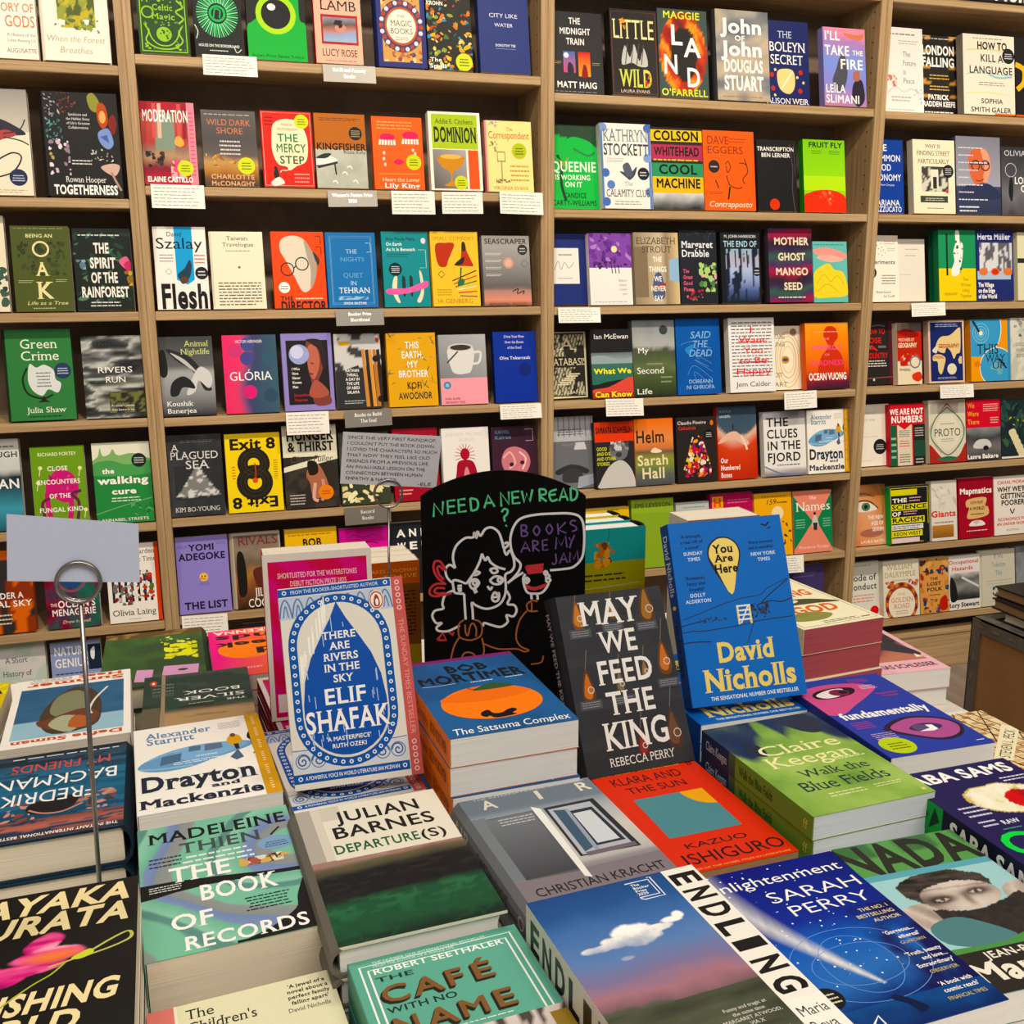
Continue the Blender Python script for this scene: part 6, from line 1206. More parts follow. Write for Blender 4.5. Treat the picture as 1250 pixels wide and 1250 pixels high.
def _(a): a.r(0,.0,1,.8,'8a2a2f'); a.f(0,0,.86,.86,26,36,lambda u,v: ramp(v+.15*(fbm(u*6,v*4,3)-.5),0,'b83a44',.25,'7a2030',.4,'a88a6a',.5,'8a6a5a',.6,'a8443f',1,'b8544a') if abs(u-.5)>.2 or v<.5 else '7a8a7a'); [a.p([(x,.56),(x+.07,.56),(x+.09,.98),(x+.02,.98)],c) for x,c in ((.2,'c85a5a'),(.3,'e8b0a0'),(.66,'c85a5a'),(.76,'8a2a34'))]; a.r(.86,0,1,1,'e08a9a'); a.n(.05,.2,.4,.4,['1f1a1a','3a2a2a'],16,.06,4); a.p([(.6,.5),(.7,.46),(.78,.5),(.72,.58),(.64,.58)],'e8a85a',True); a.n(.5,.05,.86,.3,['e05a78','f0a8b0','8a2030'],20,.07,5); a.l(.89,.1,.97,.9,16,'c85a70'); a.t('MODERATION',.04,.76,.88,.90,W,'b'); a.t('ELAINE CASTILLO',.06,.03,.9,.09,W,'k'); a.st(.77,.2,.15)
D(25, 'red and pink book showing a curtained room, white condensed title on top', 'a8303a', _)
def _(a): a.f(0,0,1,1,20,30,lambda u,v: ramp(v+.08*(fbm(u*5,v*5,6)-.5),0,'3a3430',.1,'6a4a30',.2,'a8743a',.32,'b8905a',.4,'5a5250',.6,'4a4648',1,'5a5654')); a.n(0,.24,1,.42,['d8a04a','c8843a','8a5a30'],24,.06,4,.3); a.t('WILD DARK',.1,.80,.9,.88,'c87a58',''); a.t('SHORE',.27,.69,.75,.77,'c87a58',''); a.l(.3,.4,.7,.62,4,'cfc8c0','c'); a.l(.06,.93,.94,.96,1,'b8a8a0'); a.t('CHARLOTTE',.12,.09,.92,.15,'e0a87a','b'); a.t('McCONAGHY',.12,0,.92,.06,'e0a87a','b'); a.st(.78,.27,.16)
D(26, 'brown-grey stormy sky book with copper lettering and a lime sticker', '55504e', _)
def _(a): a.s([(.03,.02),(.97,.02),(.97,.98),(.03,.98),(.03,.02)],.01,'e8b0a0',sm=False); a.p([(.26,.84),(.5,.9),(.74,.86),(.88,.7),(.9,.5),(.84,.34),(.66,.28),(.52,.22),(.46,.27),(.3,.3),(.2,.46),(.2,.68)],'ecdcb8',True); a.s([(.56,.26),(.46,.22),(.36,.22),(.33,.19)],.02,'ecdcb8'); a.t('MARCIA',.4,.81,.62,.84,'b8443a',''); a.t('HUTCHINSON',.32,.75,.72,.78,'b8443a',''); a.t('THE',.32,.6,.72,.7,'2f7a44','b'); a.t('MERCY',.28,.46,.86,.57,'2f7a44','b'); a.t('STEP',.34,.31,.82,.41,'3a5a34','b'); a.p([(.2,.2),(.27,.24),(.3,.14),(.22,.1)],'1f1c1c',True); a.p([(.14,.06),(.3,.13),(.4,.05),(.2,.01)],'ecdcd0',True); a.e(.24,.25,.03,None,'1f1c1c'); a.st(.80,.87,.14); a.l(.08,.8,.24,.94,3,'8a201f'); a.l(.6,.05,.9,.2,3,'e89a8a')
D(27, 'red book with a cream speech balloon holding green capitals', 'cf3f38', _)
def _(a): a.r(0,0,1,.52,'b8b8a4'); a.f(0,0,1,.52,20,14,lambda u,v: mixc('9a9c90','c0c2b0',fbm(u*5,v*4,3)+.3*(v-.5))); a.p([(0,.3),(.42,.36),(.42,.33),(.04,.26)],'2a2a28'); a.s([(.36,.34),(.38,.18)],.03,'2a2a28',sm=False); a.p([(0,.38),(.2,.44),(.38,.4),(.4,.36),(0,.3)],'dcdcd4',True); a.p([(0,.4),(.16,.46),(.3,.46),(.2,.4)],'2a2c30',True); [a.s([(x,y),(x+.06,y+.02),(x+.1,y-.02)],.025,'e8e4d8') for x,y in ((.3,.08),(.5,.2),(.7,.09),(.6,.28))]; a.t('KINGFISHER',.03,.515,.99,.6,'1f1612','k'); a.t('Rozie Kelly',.55,.465,.98,.51,'26221f',''); a.l(.1,.9,.9,.95,2,'6a3a14'); a.e(.80,.74,.13,None,'1c1814'); a.l(.71,.69,.89,.79,4,'b8a88a','c')
D(28, 'brown-topped book with a grey photo of a couch and scattered birds', 'b0662c', _, 'a85a24', yaw=0)
def _(a): a.e(.3,.72,.15,.05,'d81a5a'); a.e(.76,.75,.16,.055,'d81a5a'); [a.s([(.16+k*.055,.68),(.14+k*.06,.61)],.04,'f0e8d8',sm=False) for k in range(6)]; [a.s([(.62+k*.055,.70),(.6+k*.06,.63)],.04,'f0e8d8',sm=False) for k in range(6)]; [a.e(x,y,.025,.025,'f0d8d0',10) for x,y in ((.22,.5),(.21,.42),(.23,.34),(.8,.55),(.84,.5))]; a.p([(.4,.38),(.5,.42),(.6,.38),(.5,.34)],'d81a5a',True); a.l(.1,.82,.8,.95,3,'f8a868'); a.st(.80,.38,.15); a.t('Heart the Lover',.16,.11,.9,.16,'f0d8b8','s'); a.t('Lily King',.2,.02,.9,.085,W,'bs'); a.s([(.1,.21),(.9,.22)],.01,'f8a868')
D(29, 'bright orange book with two pink closed eyes crying white tears', 'ee5c12', _, 'e05010', extra=1)
def _(a): a.r(.06,.53,.94,.97,'a8c22c'); a.r(.06,.02,.70,.52,'8a8480'); a.r(.74,.02,.94,.52,'ea5a2a'); a.f(.06,.02,.70,.52,10,12,lambda u,v: mixc('5a524e','a8a4a2',.5*u+.5*v)); a.p([(.2,.44),(.6,.44),(.58,.3),(.44,.24),(.42,.12),(.54,.06),(.26,.06),(.38,.12),(.36,.24),(.22,.3)],'c8882c',True); a.s([(.2,.4),(.14,.42),(.2,.33)],.03,'c8882c'); a.s([(.6,.4),(.66,.42),(.6,.33)],.03,'c8882c'); a.e(.4,.43,.2,.03,'e8b85a'); a.t('Addie E. Citchens',.14,.85,.86,.91,'26301a','s'); a.t('DOMINION',.10,.62,.92,.80,'1c2414','ks'); a.st(.58,.1,.13)
D(30, 'white-bordered lime book with a golden cup on grey', 'ece8d8', _)
def _(a): a.r(0,0,.04,1,'e08a8a'); a.t('The',.46,.86,.6,.91,'a8682f','s'); a.t('Correspondent',.08,.75,.94,.85,'b8562f','s'); a.n(.06,.56,.26,.72,['a8905a','8a7a4a'],12,.03,3); a.n(.06,.9,.3,.99,['a890a0'],10,.03,3); a.r(.24,.42,.42,.57,'a89058'); a.r(.26,.44,.40,.55,'eadf9a'); a.r(.32,.14,.345,.42,'a89058'); a.n(.2,.12,.5,.18,['8a7a4a'],14,.03,5); a.st(.72,.58,.16,'b0bc2a'); a.l(.5,.14,.92,.4,4,'b8984a','c'); a.t('VIRGINIA EVANS',.14,.03,.88,.075,'a8803a','s')
D(31, 'pale yellow book with a drawn letterbox on a post and a lime sticker', 'f0dc94', _, 'd88a80')
def _(a): a.p([(.40,1),(.74,1),(.74,.36),(.60,.30),(.40,.36)],'2a9ad0'); a.p([(.42,.42),(.56,.5),(.66,.6),(.70,.52),(.64,.38),(.5,.34)],'1f3a4a',True); a.p([(.46,.37),(.58,.4),(.62,.34),(.5,.31)],'5a3a2a',True); a.t('David',.26,.885,.54,.94,K,''); a.t('Szalay',.05,.735,.92,.865,K,''); a.l(.1,.57,.36,.68,3,'8a8a88'); a.l(.76,.55,.96,.68,3,'c85a4a'); a.ring(.26,.46,.06,.01,'6a6a68',4); a.e(.88,.44,.125,None,'1b1b1d'); a.l(.8,.4,.96,.48,2,'d8d8d8','c'); a.t('Flesh',.09,.02,.98,.30,K,'k')
D(32, 'white book with a blue vertical strip and very heavy black title', 'ece6de', _)
def _(a): a.r(0,.02,.04,1,'cfc7b0'); a.t('Taiwan',.32,.89,.72,.94,'4a4a40','s'); a.t('Travelogue',.24,.81,.82,.86,'4a4a40','s'); a.l(.28,.74,.76,.77,1,'8a8a7a','c'); a.e(.53,.54,.025,None,'6a6a60'); a.l(.12,.04,.92,.36,8,'5a5a50')
D(33, 'plain cream book with grey serif title and a block of small print at its foot', 'e6dfc4', _)
def _(a): a.p([(.2,.9),(.42,.95),(.62,.9),(.74,.78),(.84,.6),(.8,.38),(.68,.24),(.54,.22),(.4,.42),(.26,.62),(.16,.76)],'d8ccb8',True); a.p([(.62,.9),(.74,.78),(.84,.6),(.8,.38),(.7,.26),(.72,.5),(.66,.7)],'a89a8a',True); a.p([(.78,.74),(.9,.64),(.86,.56)],'3a322e',True); a.ring(.28,.51,.12,.022,'26221f'); a.ring(.56,.58,.12,.022,'26221f'); a.s([(.4,.52),(.45,.56)],.02,'26221f'); a.e(.2,.27,.105,None,W); a.l(.12,.24,.28,.3,2,'4a4a4a','c'); a.s([(.84,.94),(.94,.94),(.94,.84)],.02,'8a2a14',sm=False); a.s([(.84,.8),(.94,.8),(.94,.7)],.02,'8a2a14',sm=False); a.t('THE',.12,.10,.36,.155,'26160f','b'); a.t('DIRECTOR',.12,-.03,.98,.085,'26160f','k'); a.l(.4,.105,.95,.15,1,'f0d8c8')
D(34, 'red-orange book with a blank cream face wearing round spectacles', 'e24a1c', _)
def _(a): [a.s([(.08+k*.02,.04+k*.02),(.08+k*.02,.95-k*.02),(.92-k*.02,.95-k*.02),(.92-k*.02,.04+k*.02),(.08+k*.02,.04+k*.02)],.006,'8ab4d8',sm=False) for k in (0,1)]; a.t('THE',.4,.72,.62,.775,'a8cde8','s'); a.t('NIGHTS',.28,.615,.76,.67,'6fa8d0','s'); a.t('QUIET',.32,.40,.72,.46,'6fa8d0','s'); a.t('IN',.46,.30,.58,.35,'b8d4e8','s'); a.t('TEHRAN',.22,.19,.84,.265,'dceaf4','s'); a.f(.2,.1,.8,.15,10,3,lambda u,v: '8fc0e0' if fbm(u*8,v*3,3)>.5 else '3a78b0'); a.t('SHIDA BAZYAR',.3,.04,.76,.07,'e0ecf4','bs'); a.s([(.80,.86),(.9,.86),(.9,.74),(.82,.74)],.012,'b8d4e8',sm=False)
D(35, 'mid blue book with pale spaced-out capitals inside a thin frame', '3172ae', _)
def _(a): a.t('Ana Paula Maia',.1,.885,.72,.925,'123a3e','b'); a.t('On Earth',.1,.815,.44,.855,'e4f0ea','b'); a.t('As It Is Beneath',.1,.745,.72,.785,'e4f0ea','b'); a.l(.1,.66,.6,.72,2,'0f5a60'); a.e(.9,.88,.05,.04,'e8d8e0'); a.e(.27,.50,.14,None,'14262c'); a.l(.18,.45,.36,.55,4,'d8e0dc','c'); a.s([(.78,.76),(.94,.76),(.94,.52),(.8,.52)],.014,'9ad0cc',sm=False); a.p([(.22,.38),(.3,.4),(.28,.2),(.34,.06),(.26,.08),(.18,.22)],'e4dcb8',True); a.p([(.78,.48),(.84,.42),(.86,.2),(.78,.06),(.7,.08),(.8,.22)],'e4dcb8',True); [a.p([(x,.4),(x+.07,.38),(x+.06,.16),(x+.01,.16)],'1f3438',True) for x in (.4,.56)]; a.p([(.08,.24),(.5,.25),(.9,.34),(.96,.3),(.9,.25),(.5,.18),(.1,.17)],'e86aa8',True)
D(36, 'teal book with two fangs and a pink brushstroke', '14888e', _, '0f5a60')
def _(a): a.t('SMALL COMFORT',.05,.885,.93,.935,'b8862a',''); a.p([(.1,.82),(.3,.85),(.5,.84),(.42,.7),(.36,.62),(.3,.53),(.14,.56)],'b8402f',True); a.p([(.66,.84),(.72,.86),(.76,.74),(.84,.62),(.88,.54),(.72,.54),(.5,.55),(.62,.64)],'b8402f',True); a.p([(.66,.85),(.72,.86),(.74,.76),(.66,.74)],'2a221f',True); a.p([(.48,.55),(.66,.57),(.7,.66),(.58,.62)],'2a221f',True); a.s([(.6,.36),(.62,.52)],.03,'2f5a3a'); [a.s([(.42+.03*k,.34-.04*k),(.94,.48-.07*k)],.022,c,sm=False) for k,c in enumerate(('2a221f','c8402f','2f6a4a','e8dcc0','c8402f','6a4a8a'))]; a.p([(.54,.28),(.66,.3),(.68,.36),(.56,.36)],'2f6a4a',True); a.ring(.2,.43,.07,.018,'8a6a20',4); a.l(.1,.14,.4,.24,3,'b08a2a'); a.t('IA GENBERG',.1,.04,.84,.1,'b8862a','')
D(37, 'yellow book with red and black cut-paper shapes', 'eec24c', _)
def _(a): a.f(0,0,1,1,14,24,lambda u,v: ramp(v+.03*(fbm(u*4,v*5,2)-.5),0,'8a5a4a',.08,'d89078',.22,'a88078',.26,'5a5654',.34,'6a6866',.6,'8a8886',.86,'a09e9a',1,'8f8d8a')); a.e(.54,.61,.11,None,'c89a8a'); a.e(.54,.61,.07,None,'e0b09a'); a.e(.85,.80,.105,None,'2c2a2a'); a.l(.78,.76,.92,.84,2,'c8c8c8','c'); a.t('SEASCRAPER',.06,.885,.94,.955,'2f2d2d','b'); [a.l(.06,.72-k*.1,.4,.76-k*.1,2,'d8d8d4') for k in range(4)]; a.ring(.88,.6,.08,.012,'5a5856',4); a.s([(.6,.2),(.72,.24),(.7,.17),(.84,.21),(.82,.16)],.02,'2a2424'); a.t('BENJAMIN WOOD',.1,.0,.9,.04,'4a3434','')
D(38, 'grey seascape book with a faint sun and a pink horizon', '8a8886', _)
def _(a): a.f(0,0,1,1,20,30,lambda u,v: ramp(v,0,'2a2c2e',.3,'8a8c8e',.55,'a0a2a2',.62,'5a5c5e',1,'3c3e40')); a.p([(.12,.84),(.3,.82),(.56,.74),(.74,.6),(.84,.44),(.94,.32),(.8,.32),(.7,.46),(.54,.6),(.34,.68)],'26282a',True); a.p([(.2,.8),(.44,.72),(.62,.6),(.74,.5),(.62,.56),(.4,.68)],'b8b8b6',True); a.p([(.7,.6),(.9,.56),(.96,.44),(.88,.34),(.7,.44),(.62,.3),(.46,.28)],'c8c8c6',True); a.p([(.16,.26),(.2,.42),(.4,.5),(.56,.44),(.62,.34),(.4,.36),(.3,.26)],'1f2022',True); a.p([(.0,.8),(.1,.82),(.14,.6),(.1,.5),(0,.52)],'1c1d1f',True); a.t('Animal',.48,.875,.92,.945,'c8cc7a','s'); a.t('Nightlife',.40,.775,.94,.845,'c8cc7a','s'); a.t('Koushik',.08,.125,.56,.185,W,'s'); a.t('Banerjea',.08,.035,.62,.095,W,'s')
D(39, 'dark grey photo book of a bird of prey with spread wing', '3c3e40', _)
def _(a): a.f(0,0,1,1,16,24,lambda u,v: ramp(u+.08*math.sin(v*6),.0,'e84a74',.30,'e05070',.42,'7a4a78',.5,'3a4468',1,'3a5a68')); [a.e(x,y,.13,None,c) for x,y,c in ((.22,.8,'c8487a'),(.44,.7,'4a4a88'),(.46,.27,'d8407a'),(.85,.7,'33566a'),(.84,.22,'2f4a60'),(.46,.88,'46508a'))]; a.t('VICTOR HERINGER',.24,.9,.74,.935,'e0d0dc','b'); a.t('GLÓRIA',.10,.42,.88,.53,W,'')
D(40, 'pink to slate-blue book with faint round heads and one white word', 'c84a74', _, 'e84a74')
def _(a): a.r(.09,.08,.92,.91,'1d1a1e'); a.p([(.5,.9),(.76,.88),(.84,.7),(.78,.5),(.7,.36),(.9,.2),(.92,.08),(.6,.08),(.56,.36),(.5,.56)],'7a4038',True); a.p([(.52,.82),(.66,.86),(.74,.7),(.72,.54),(.6,.4),(.52,.52),(.5,.66)],'b86a58',True); a.p([(.5,.92),(.78,.91),(.88,.74),(.84,.54),(.78,.6),(.74,.78),(.6,.86)],'2a1f22',True); a.p([(.6,.38),(.74,.36),(.9,.22),(.7,.16),(.5,.2)],'a85a4c',True); a.s([(.56,.62),(.62,.6)],.02,'3a2020'); a.s([(.52,.48),(.6,.47)],.03,'8a2a2a'); a.e(.34,.73,.2,None,'9aa4d0'); a.e(.30,.76,.13,.085,'c8cce8'); a.m('I Who|Have|Never|Known|Men',.18,.56,.032,.058,W,'bs',.8,'l'); a.t('Jacqueline',.2,.19,.5,.225,'c8404a','s'); a.t('Harpman',.2,.125,.46,.16,'c8404a','s')
D(41, 'lavender-bordered black book with a moon over a woman with a red face', '8f86c4', _)
def _(a): a.f(0,0,1,1,20,30,lambda u,v: '2c2c2e' if v<.5+.1*u else ('c8c8c4' if fbm(u*4+v*3,v*9,3)<.55 else '3a3a3c')); a.p([(.02,.48),(.5,.58),(.64,.04),(.1,.02)],'2c2d30'); a.r(.1,.84,.32,.9,'d8a83a'); [a.p([(x,.78),(x+.07,.79),(x+.13,.02),(x+.05,.02)],c) for x,c in ((.58,'c88a4a'),(.66,'2a221c'),(.73,'d89a50'),(.82,'b8783a'),(.9,'2a221c'))]; a.e(.88,.66,.07,None,'17171a'); a.e(.95,.12,.07,None,'17171a'); a.e(.93,.91,.04,.035,'c83a2a'); a.m('NATHAN|THRALL|A DAY IN|THE LIFE|OF ABED|SALAMA',.36,.53,.038,.058,W,'b',.75); a.l(.16,.06,.6,.12,2,'b8b8b8')
D(42, 'grey and black book with a row of upright pencils', '8a8a88', _)
def _(a): a.n(0,0,1,1,['3a4a3a','c8962a','5a6a4a','d8a83a','2a5a5a'],50,.09,3,.12)
def _43(a): _(a); [a.t(tx,x0,y,x1,y+.09,c,'b') for tx,x0,x1,y,c in (('THIS',.38,.66,.79,W),('EARTH,',.3,.74,.66,W),('MY',.4,.62,.53,W),('BROTHER',.22,.82,.40,W),('KOFI',.38,.68,.24,'1c1a10'),('AWOONOR',.2,.88,.1,'1c1a10'))]
D(43, 'golden yellow book patterned with thin leaves, white and black capitals', 'dfa41c', _43)
def _(a): a.r(0,0,1,.38,'efa0ac'); a.f(0,.38,1,1,14,14,lambda u,v: mixc('7a7c80','b0b2b4',v*.6+.4*u)); a.p([(.2,.82),(.72,.82),(.68,.5),(.54,.44),(.34,.44),(.24,.52)],'d8d6d2',True); a.s([(.72,.74),(.88,.74),(.84,.6),(.70,.58)],.05,'d8d6d2'); a.e(.46,.82,.27,.055,'c8c6c2'); a.e(.46,.815,.22,.04,'3a3230'); a.s([(.16,.6),(.4,.76)],.03,'3a3a3c'); a.e(.14,.28,.08,None,'4a8ab0'); a.e(.14,.28,.04,None,'8fc0d8'); a.t('PINK SLIME',.08,.07,.4,.1,'8a3a4a','b'); a.t('FERNANDA TRIAS',.08,.02,.5,.05,'8a3a4a','b')
D(44, 'grey and pink book with a white mug of coffee and a spoon', 'a0a2a4', _)
def _(a): a.m('Drive Your Plow|Over the Bones|of the Dead',.5,.95,.035,.078,'dfe2f0','s',.86); a.t('Olga Tokarczuk',.14,.61,.86,.65,'dfe2f0','bs'); a.e(.72,.46,.15,None,'1f2c74')
D(45, 'plain royal blue book with three short centred white lines at the top', '263a96', _, '1c2c70')
def _(a): a.f(0,0,1,1,18,30,lambda u,v: ramp(fbm(u*3,v*3,4),.2,'232426',.6,'35373a',1,'4a4c50')); a.f(.1,.2,.95,.62,24,24,lambda u,v: ('d0d0cc' if fbm(u*9,v*9,6)>.55 else '7a7a78') if v<1.0-abs(u-.5)*1.9 and v>.15*fbm(u*4,1,3) else '2c2d30'); a.t('A',.08,.80,.2,.88,'d8d8d4','s'); a.t('PLAGUED',.05,.70,.93,.79,'d8d8d4','s'); a.t('SEA',.32,.58,.74,.68,'d8d8d4','s'); a.l(.24,.9,.9,.94,2,'6a6a6a'); a.t('KIM BO-YOUNG',.08,.055,.9,.11,'d0d0cc','s')
D(46, 'charcoal book with a pale ghostly mountain wave', '2c2d30', _)
def _(a):
    a.t('Exit 8',.09,.80,.92,.93,'1b1708','k'); a.t('Exit 8',.07,.055,.90,.185,'1b1708','ku')
    a.ring(.5,.615,.2,.19,'211d12',30); a.ring(.5,.375,.23,.2,'211d12',30); a.s([(.52,.62),(.53,.5),(.51,.4)],.02,'c8401f'); a.e(.51,.4,.05,None,'d8501f'); a.l(.1,.42,.16,.6,5,'c8401f'); a.l(.86,.4,.93,.66,9,'a8641f'); [a.ring(.5,.615,r,.006,'4a4430',24) for r in (.16,.22)]; [a.ring(.5,.375,r,.006,'4a4430',24) for r in (.18,.26)]
D(47, 'bright yellow book with a giant black figure eight', 'f0cf10', _)
def _(a): a.r(0,.56,1,1,'e0dcc4'); a.f(0,0,1,.62,18,18,lambda u,v: '2c2824' if fbm(u*3,v*3,3)<.6 else '3e352e'); a.p([(0,.5),(1,.66),(1,.58),(0,.44)],'e0dcc4'); a.t('HUNGER',.08,.82,.94,.93,K,'k'); a.t('& THIRST',.1,.69,.94,.795,K,'k'); a.t('Claire Fuller',.12,.555,.9,.63,'4a443a','i'); a.p([(.5,.54),(.64,.52),(.74,.4),(.8,.24),(.66,.12),(.5,.14),(.46,.3),(.4,.4)],'a86a52',True); a.p([(.44,.56),(.6,.55),(.62,.42),(.46,.4)],'1f1614',True); a.s([(.56,.3),(.52,.12),(.6,.08)],.06,'d8a890'); a.s([(.7,.34),(.72,.16),(.66,.08)],.06,'c89078'); a.e(.75,.18,.14,None,'e8801f'); a.l(.66,.15,.84,.21,2,'8a3a0f','c'); a.l(.08,.04,.36,.18,4,'c8c0b4')
D(48, 'cream-topped black book with a crouching figure and an orange sticker', '2c2824', _)
def _(a): a.r(.0,.5,1,1,'3a4030'); a.n(.02,.03,.98,.5,['e8d8a0','d8c890','efe4b8','2c3428'],46,.11,5,.5)
D(49, 'green and cream cut-out patterned book under the grey handwritten note', '38402e', _)
def _(a): a.f(0,0,1,1,12,20,lambda u,v: mixc('8a1f2c','a82c38',fbm(u*4,v*4,3))); a.e(.4,.32,.22,.1,'5a1420'); a.e(.4,.34,.16,.06,'c88a3a'); a.e(.4,.355,.11,.035,'5a1420'); a.l(.1,.08,.4,.18,2,'e0b0a0'); a.t('SUNBIRDS',.1,.8,.9,.9,'b84a50','b')
D(50, 'dark red book mostly hidden behind the note and the chalkboard', '8a1f2c', _)
def _(a): a.t('ANDREW MICHAEL',.08,.88,.9,.93,'cfcac4',''); a.t('HURLEY',.36,.80,.7,.85,'cfcac4',''); a.e(.48,.62,.1,.085,'a81f34'); a.p([(.34,.52),(.62,.52),(.72,.36),(.78,.1),(.6,.0),(.3,.0),(.22,.1),(.28,.36)],'a01c30',True); [a.s([(.48+.1*math.cos(k*.35),.6+.1*math.sin(k*.35)),(.48+.22*math.cos(k*.35),.6+.17*math.sin(k*.35))],.012,'b83044',sm=False) for k in range(18)]; a.p([(.46,.4),(.54,.4),(.58,.1),(.42,.1)],'d88a8a',True)
D(51, 'white book with a spiky dark red figure, rising above the chalkboard', 'e6e2dc', _)
def _(a): a.t('ALAN HOLL',.08,.9,.4,.95,'5a8aa8','b'); a.t('Kairos',.08,.82,.44,.87,'5a8aa8','b'); a.s([(.74,.95),(.92,.95),(.92,.78),(.76,.78)],.012,'b8b0b8',sm=False); a.p([(.2,.5),(.3,.66),(.52,.7),(.76,.62),(.84,.46),(.72,.3),(.5,.26),(.28,.34)],'c87a84',True); a.s([(.24,.54),(.4,.62),(.5,.46),(.36,.38)],.04,'e8b0a8'); a.s([(.6,.62),(.74,.52),(.66,.36)],.04,'f0c8c0'); a.e(.42,.44,.05,.03,'3a1c2c'); a.e(.66,.46,.05,.03,'3a1c2c'); a.s([(.4,.32),(.54,.28),(.66,.33)],.025,'8a2a3a')
D(52, 'plum-dark book with a pink swirling face, right of the white one', '3a1e30', _)
def _(a): a.t('YOMI',.26,.82,.74,.90,'1a1a2e','k'); a.t('ADEGOKE',.06,.70,.94,.785,'1a1a2e','k'); a.e(.5,.47,.085,None,'f0c05a'); a.e(.47,.48,.014,.012,'4a2a1a'); a.e(.53,.48,.014,.012,'4a2a1a'); a.s([(.46,.455),(.5,.445),(.54,.455)],.012,'4a2a1a'); a.e(.44,.455,.025,.016,'e88a6a'); a.l(.4,.36,.62,.41,3,'6a62a8','c'); a.t('THE LIST',.11,.06,.93,.15,'1a1a2e','k'); a.l(.04,.86,.24,.9,2,'6a62a8'); a.l(.78,.88,.96,.93,3,'6a62a8')
D(53, 'plain lavender book with a small yellow smiling face', '8f82c8', _)
def _(a): a.f(.03,.0,.97,.97,20,30,lambda u,v: ramp(v+.2*(fbm(u*4,v*4,4)-.5),0,'2a1a14',.3,'7a4a2c',.45,'a8743f',.6,'6a5a48',.8,'8a7a68',1,'6a6058')); a.t('RIVALS',.12,.84,.94,.95,'7a2a2c','s'); a.p([(.08,.7),(.2,.74),(.26,.5),(.24,.2),(.08,.2)],'1a1512',True); a.p([(.4,.5),(.7,.52),(.8,.3),(.5,.26)],'5a2a20',True); a.t('JILLY',.42,.15,.8,.26,W,'s'); a.t('COOPER',.26,.01,.96,.12,W,'s')
D(54, 'brown period-photo book with red and white lettering beside the lavender one', 'b0a494', _, hard=True)
D(55, 'yellow book with black capitals peeking over the pink upright book', 'eab62a', lambda a: (a.l(.06,.9,.94,.94,1,'a86a1a'), a.t('BOB',.34,.76,.70,.86,'26200f','k'), a.t('MORTIMER',.1,.62,.9,.72,'26200f','k')))
D(56, 'magenta book peeking up behind the rear wire holder stem', 'd8359a', lambda a: (a.s([(.2,.86),(.3,.9),(.5,.86),(.7,.9),(.8,.87)],.012,'5a1a44'), a.s([(.4,.76),(.6,.79),(.8,.76)],.02,'5a1a44')))
D(57, 'black book with big spaced white letters left of the chalkboard edge', '1b1f24', lambda a: [a.t(c,x,y,x+.16,y+.1,W,'k') for c,x,y in (('A',.14,.80),('N',.38,.80),('D',.62,.80),('W',.14,.62),('E',.38,.62),('R',.62,.62))])

# ---- third bookcase
def _(a): a.m('THE|MIDNIGHT|TRAIN',.46,.93,.075,.125,W,'b',.72); a.r(.2,.26,.44,.52,'5a7ab0'); a.r(.5,.22,.74,.52,'d85a3a'); a.f(.5,.22,.74,.52,4,6,lambda u,v: mixc('e8a04a','c83a3a',v)); a.f(.2,.26,.44,.52,4,6,lambda u,v: mixc('c85a78','4a6aa8',v)); a.e(.26,.47,.05,None,'dfe4f0'); a.p([(.28,.26),(.3,.38),(.38,.36),(.4,.26)],'2a2a38',True); a.p([(.56,.22),(.6,.36),(.66,.34),(.68,.22)],'8a2a24',True); a.r(.46,.2,.48,.54,'2b2b2d'); a.l(.02,.36,.16,.4,2,'a8925a'); a.l(.78,.36,.94,.4,2,'a8925a'); a.t('MATT HAIG',.06,.075,.86,.15,W,'b'); a.l(.02,.02,.9,.04,1,'8a8a88')
D(60, 'black book with two lit train windows, one blue and one orange', '2d2c2e', _)
def _(a): a.s([(.03,.02),(.97,.02),(.97,.97),(.03,.97),(.03,.02)],.008,'8a4a3a',sm=False); a.t('LITTLE',.06,.66,.93,.88,'e0dc9a','s'); a.t('WILD',.18,.1,.86,.30,'c8cc5a','bs'); a.n(.2,.74,.34,.9,['d8683a','e8a03a'],8,.06,3,.4); a.p([(.22,.36),(.3,.58),(.4,.44),(.5,.6),(.6,.4),(.7,.56),(.78,.36),(.6,.34),(.44,.38)],'b8b8b0',True); [a.s([(x,.36),(x+.06,.6)],.02,'4a4a4a') for x in (.3,.42,.54,.64)]; a.n(.7,.1,.86,.26,['d8683a','c83a2a'],8,.05,5,.5); a.t('LAURA EVANS',.18,.03,.8,.065,'d8c8b0','')
D(61, 'dark book with tall thin yellow capitals above and below grey stripes', '27221f', _, extra=1)
def _(a):
    a.f(0,0,1,1,26,36,lambda u,v: '3a4a44' if (u-.5)**2/.22+(v-.5)**2/.22>1 else ('1c1a1a' if (u-.52)**2/.07+(v-.5)**2/.1<1+.5*(fbm(u*3,v*3,4)-.5) else ramp(fbm(u*3+v*2,v*3,7),.25,'4a1f1a',.42,'c8402a',.52,'e8a03a',.6,'b83028',.8,'5a2a24')))
    a.t('MAGGIE',.12,.895,.86,.975,'dce04a','b'); a.t('L',.26,.60,.5,.82,W,'b'); a.t('A',.54,.47,.86,.68,W,'b'); a.t('N',.1,.27,.40,.48,W,'b'); a.t('D',.56,.13,.84,.34,W,'b'); a.t("O'FARRELL",.04,.02,.97,.095,'dce04a','b')
D(62, 'dark book with a red and orange hollow behind four scattered white letters', '2c3430', _)
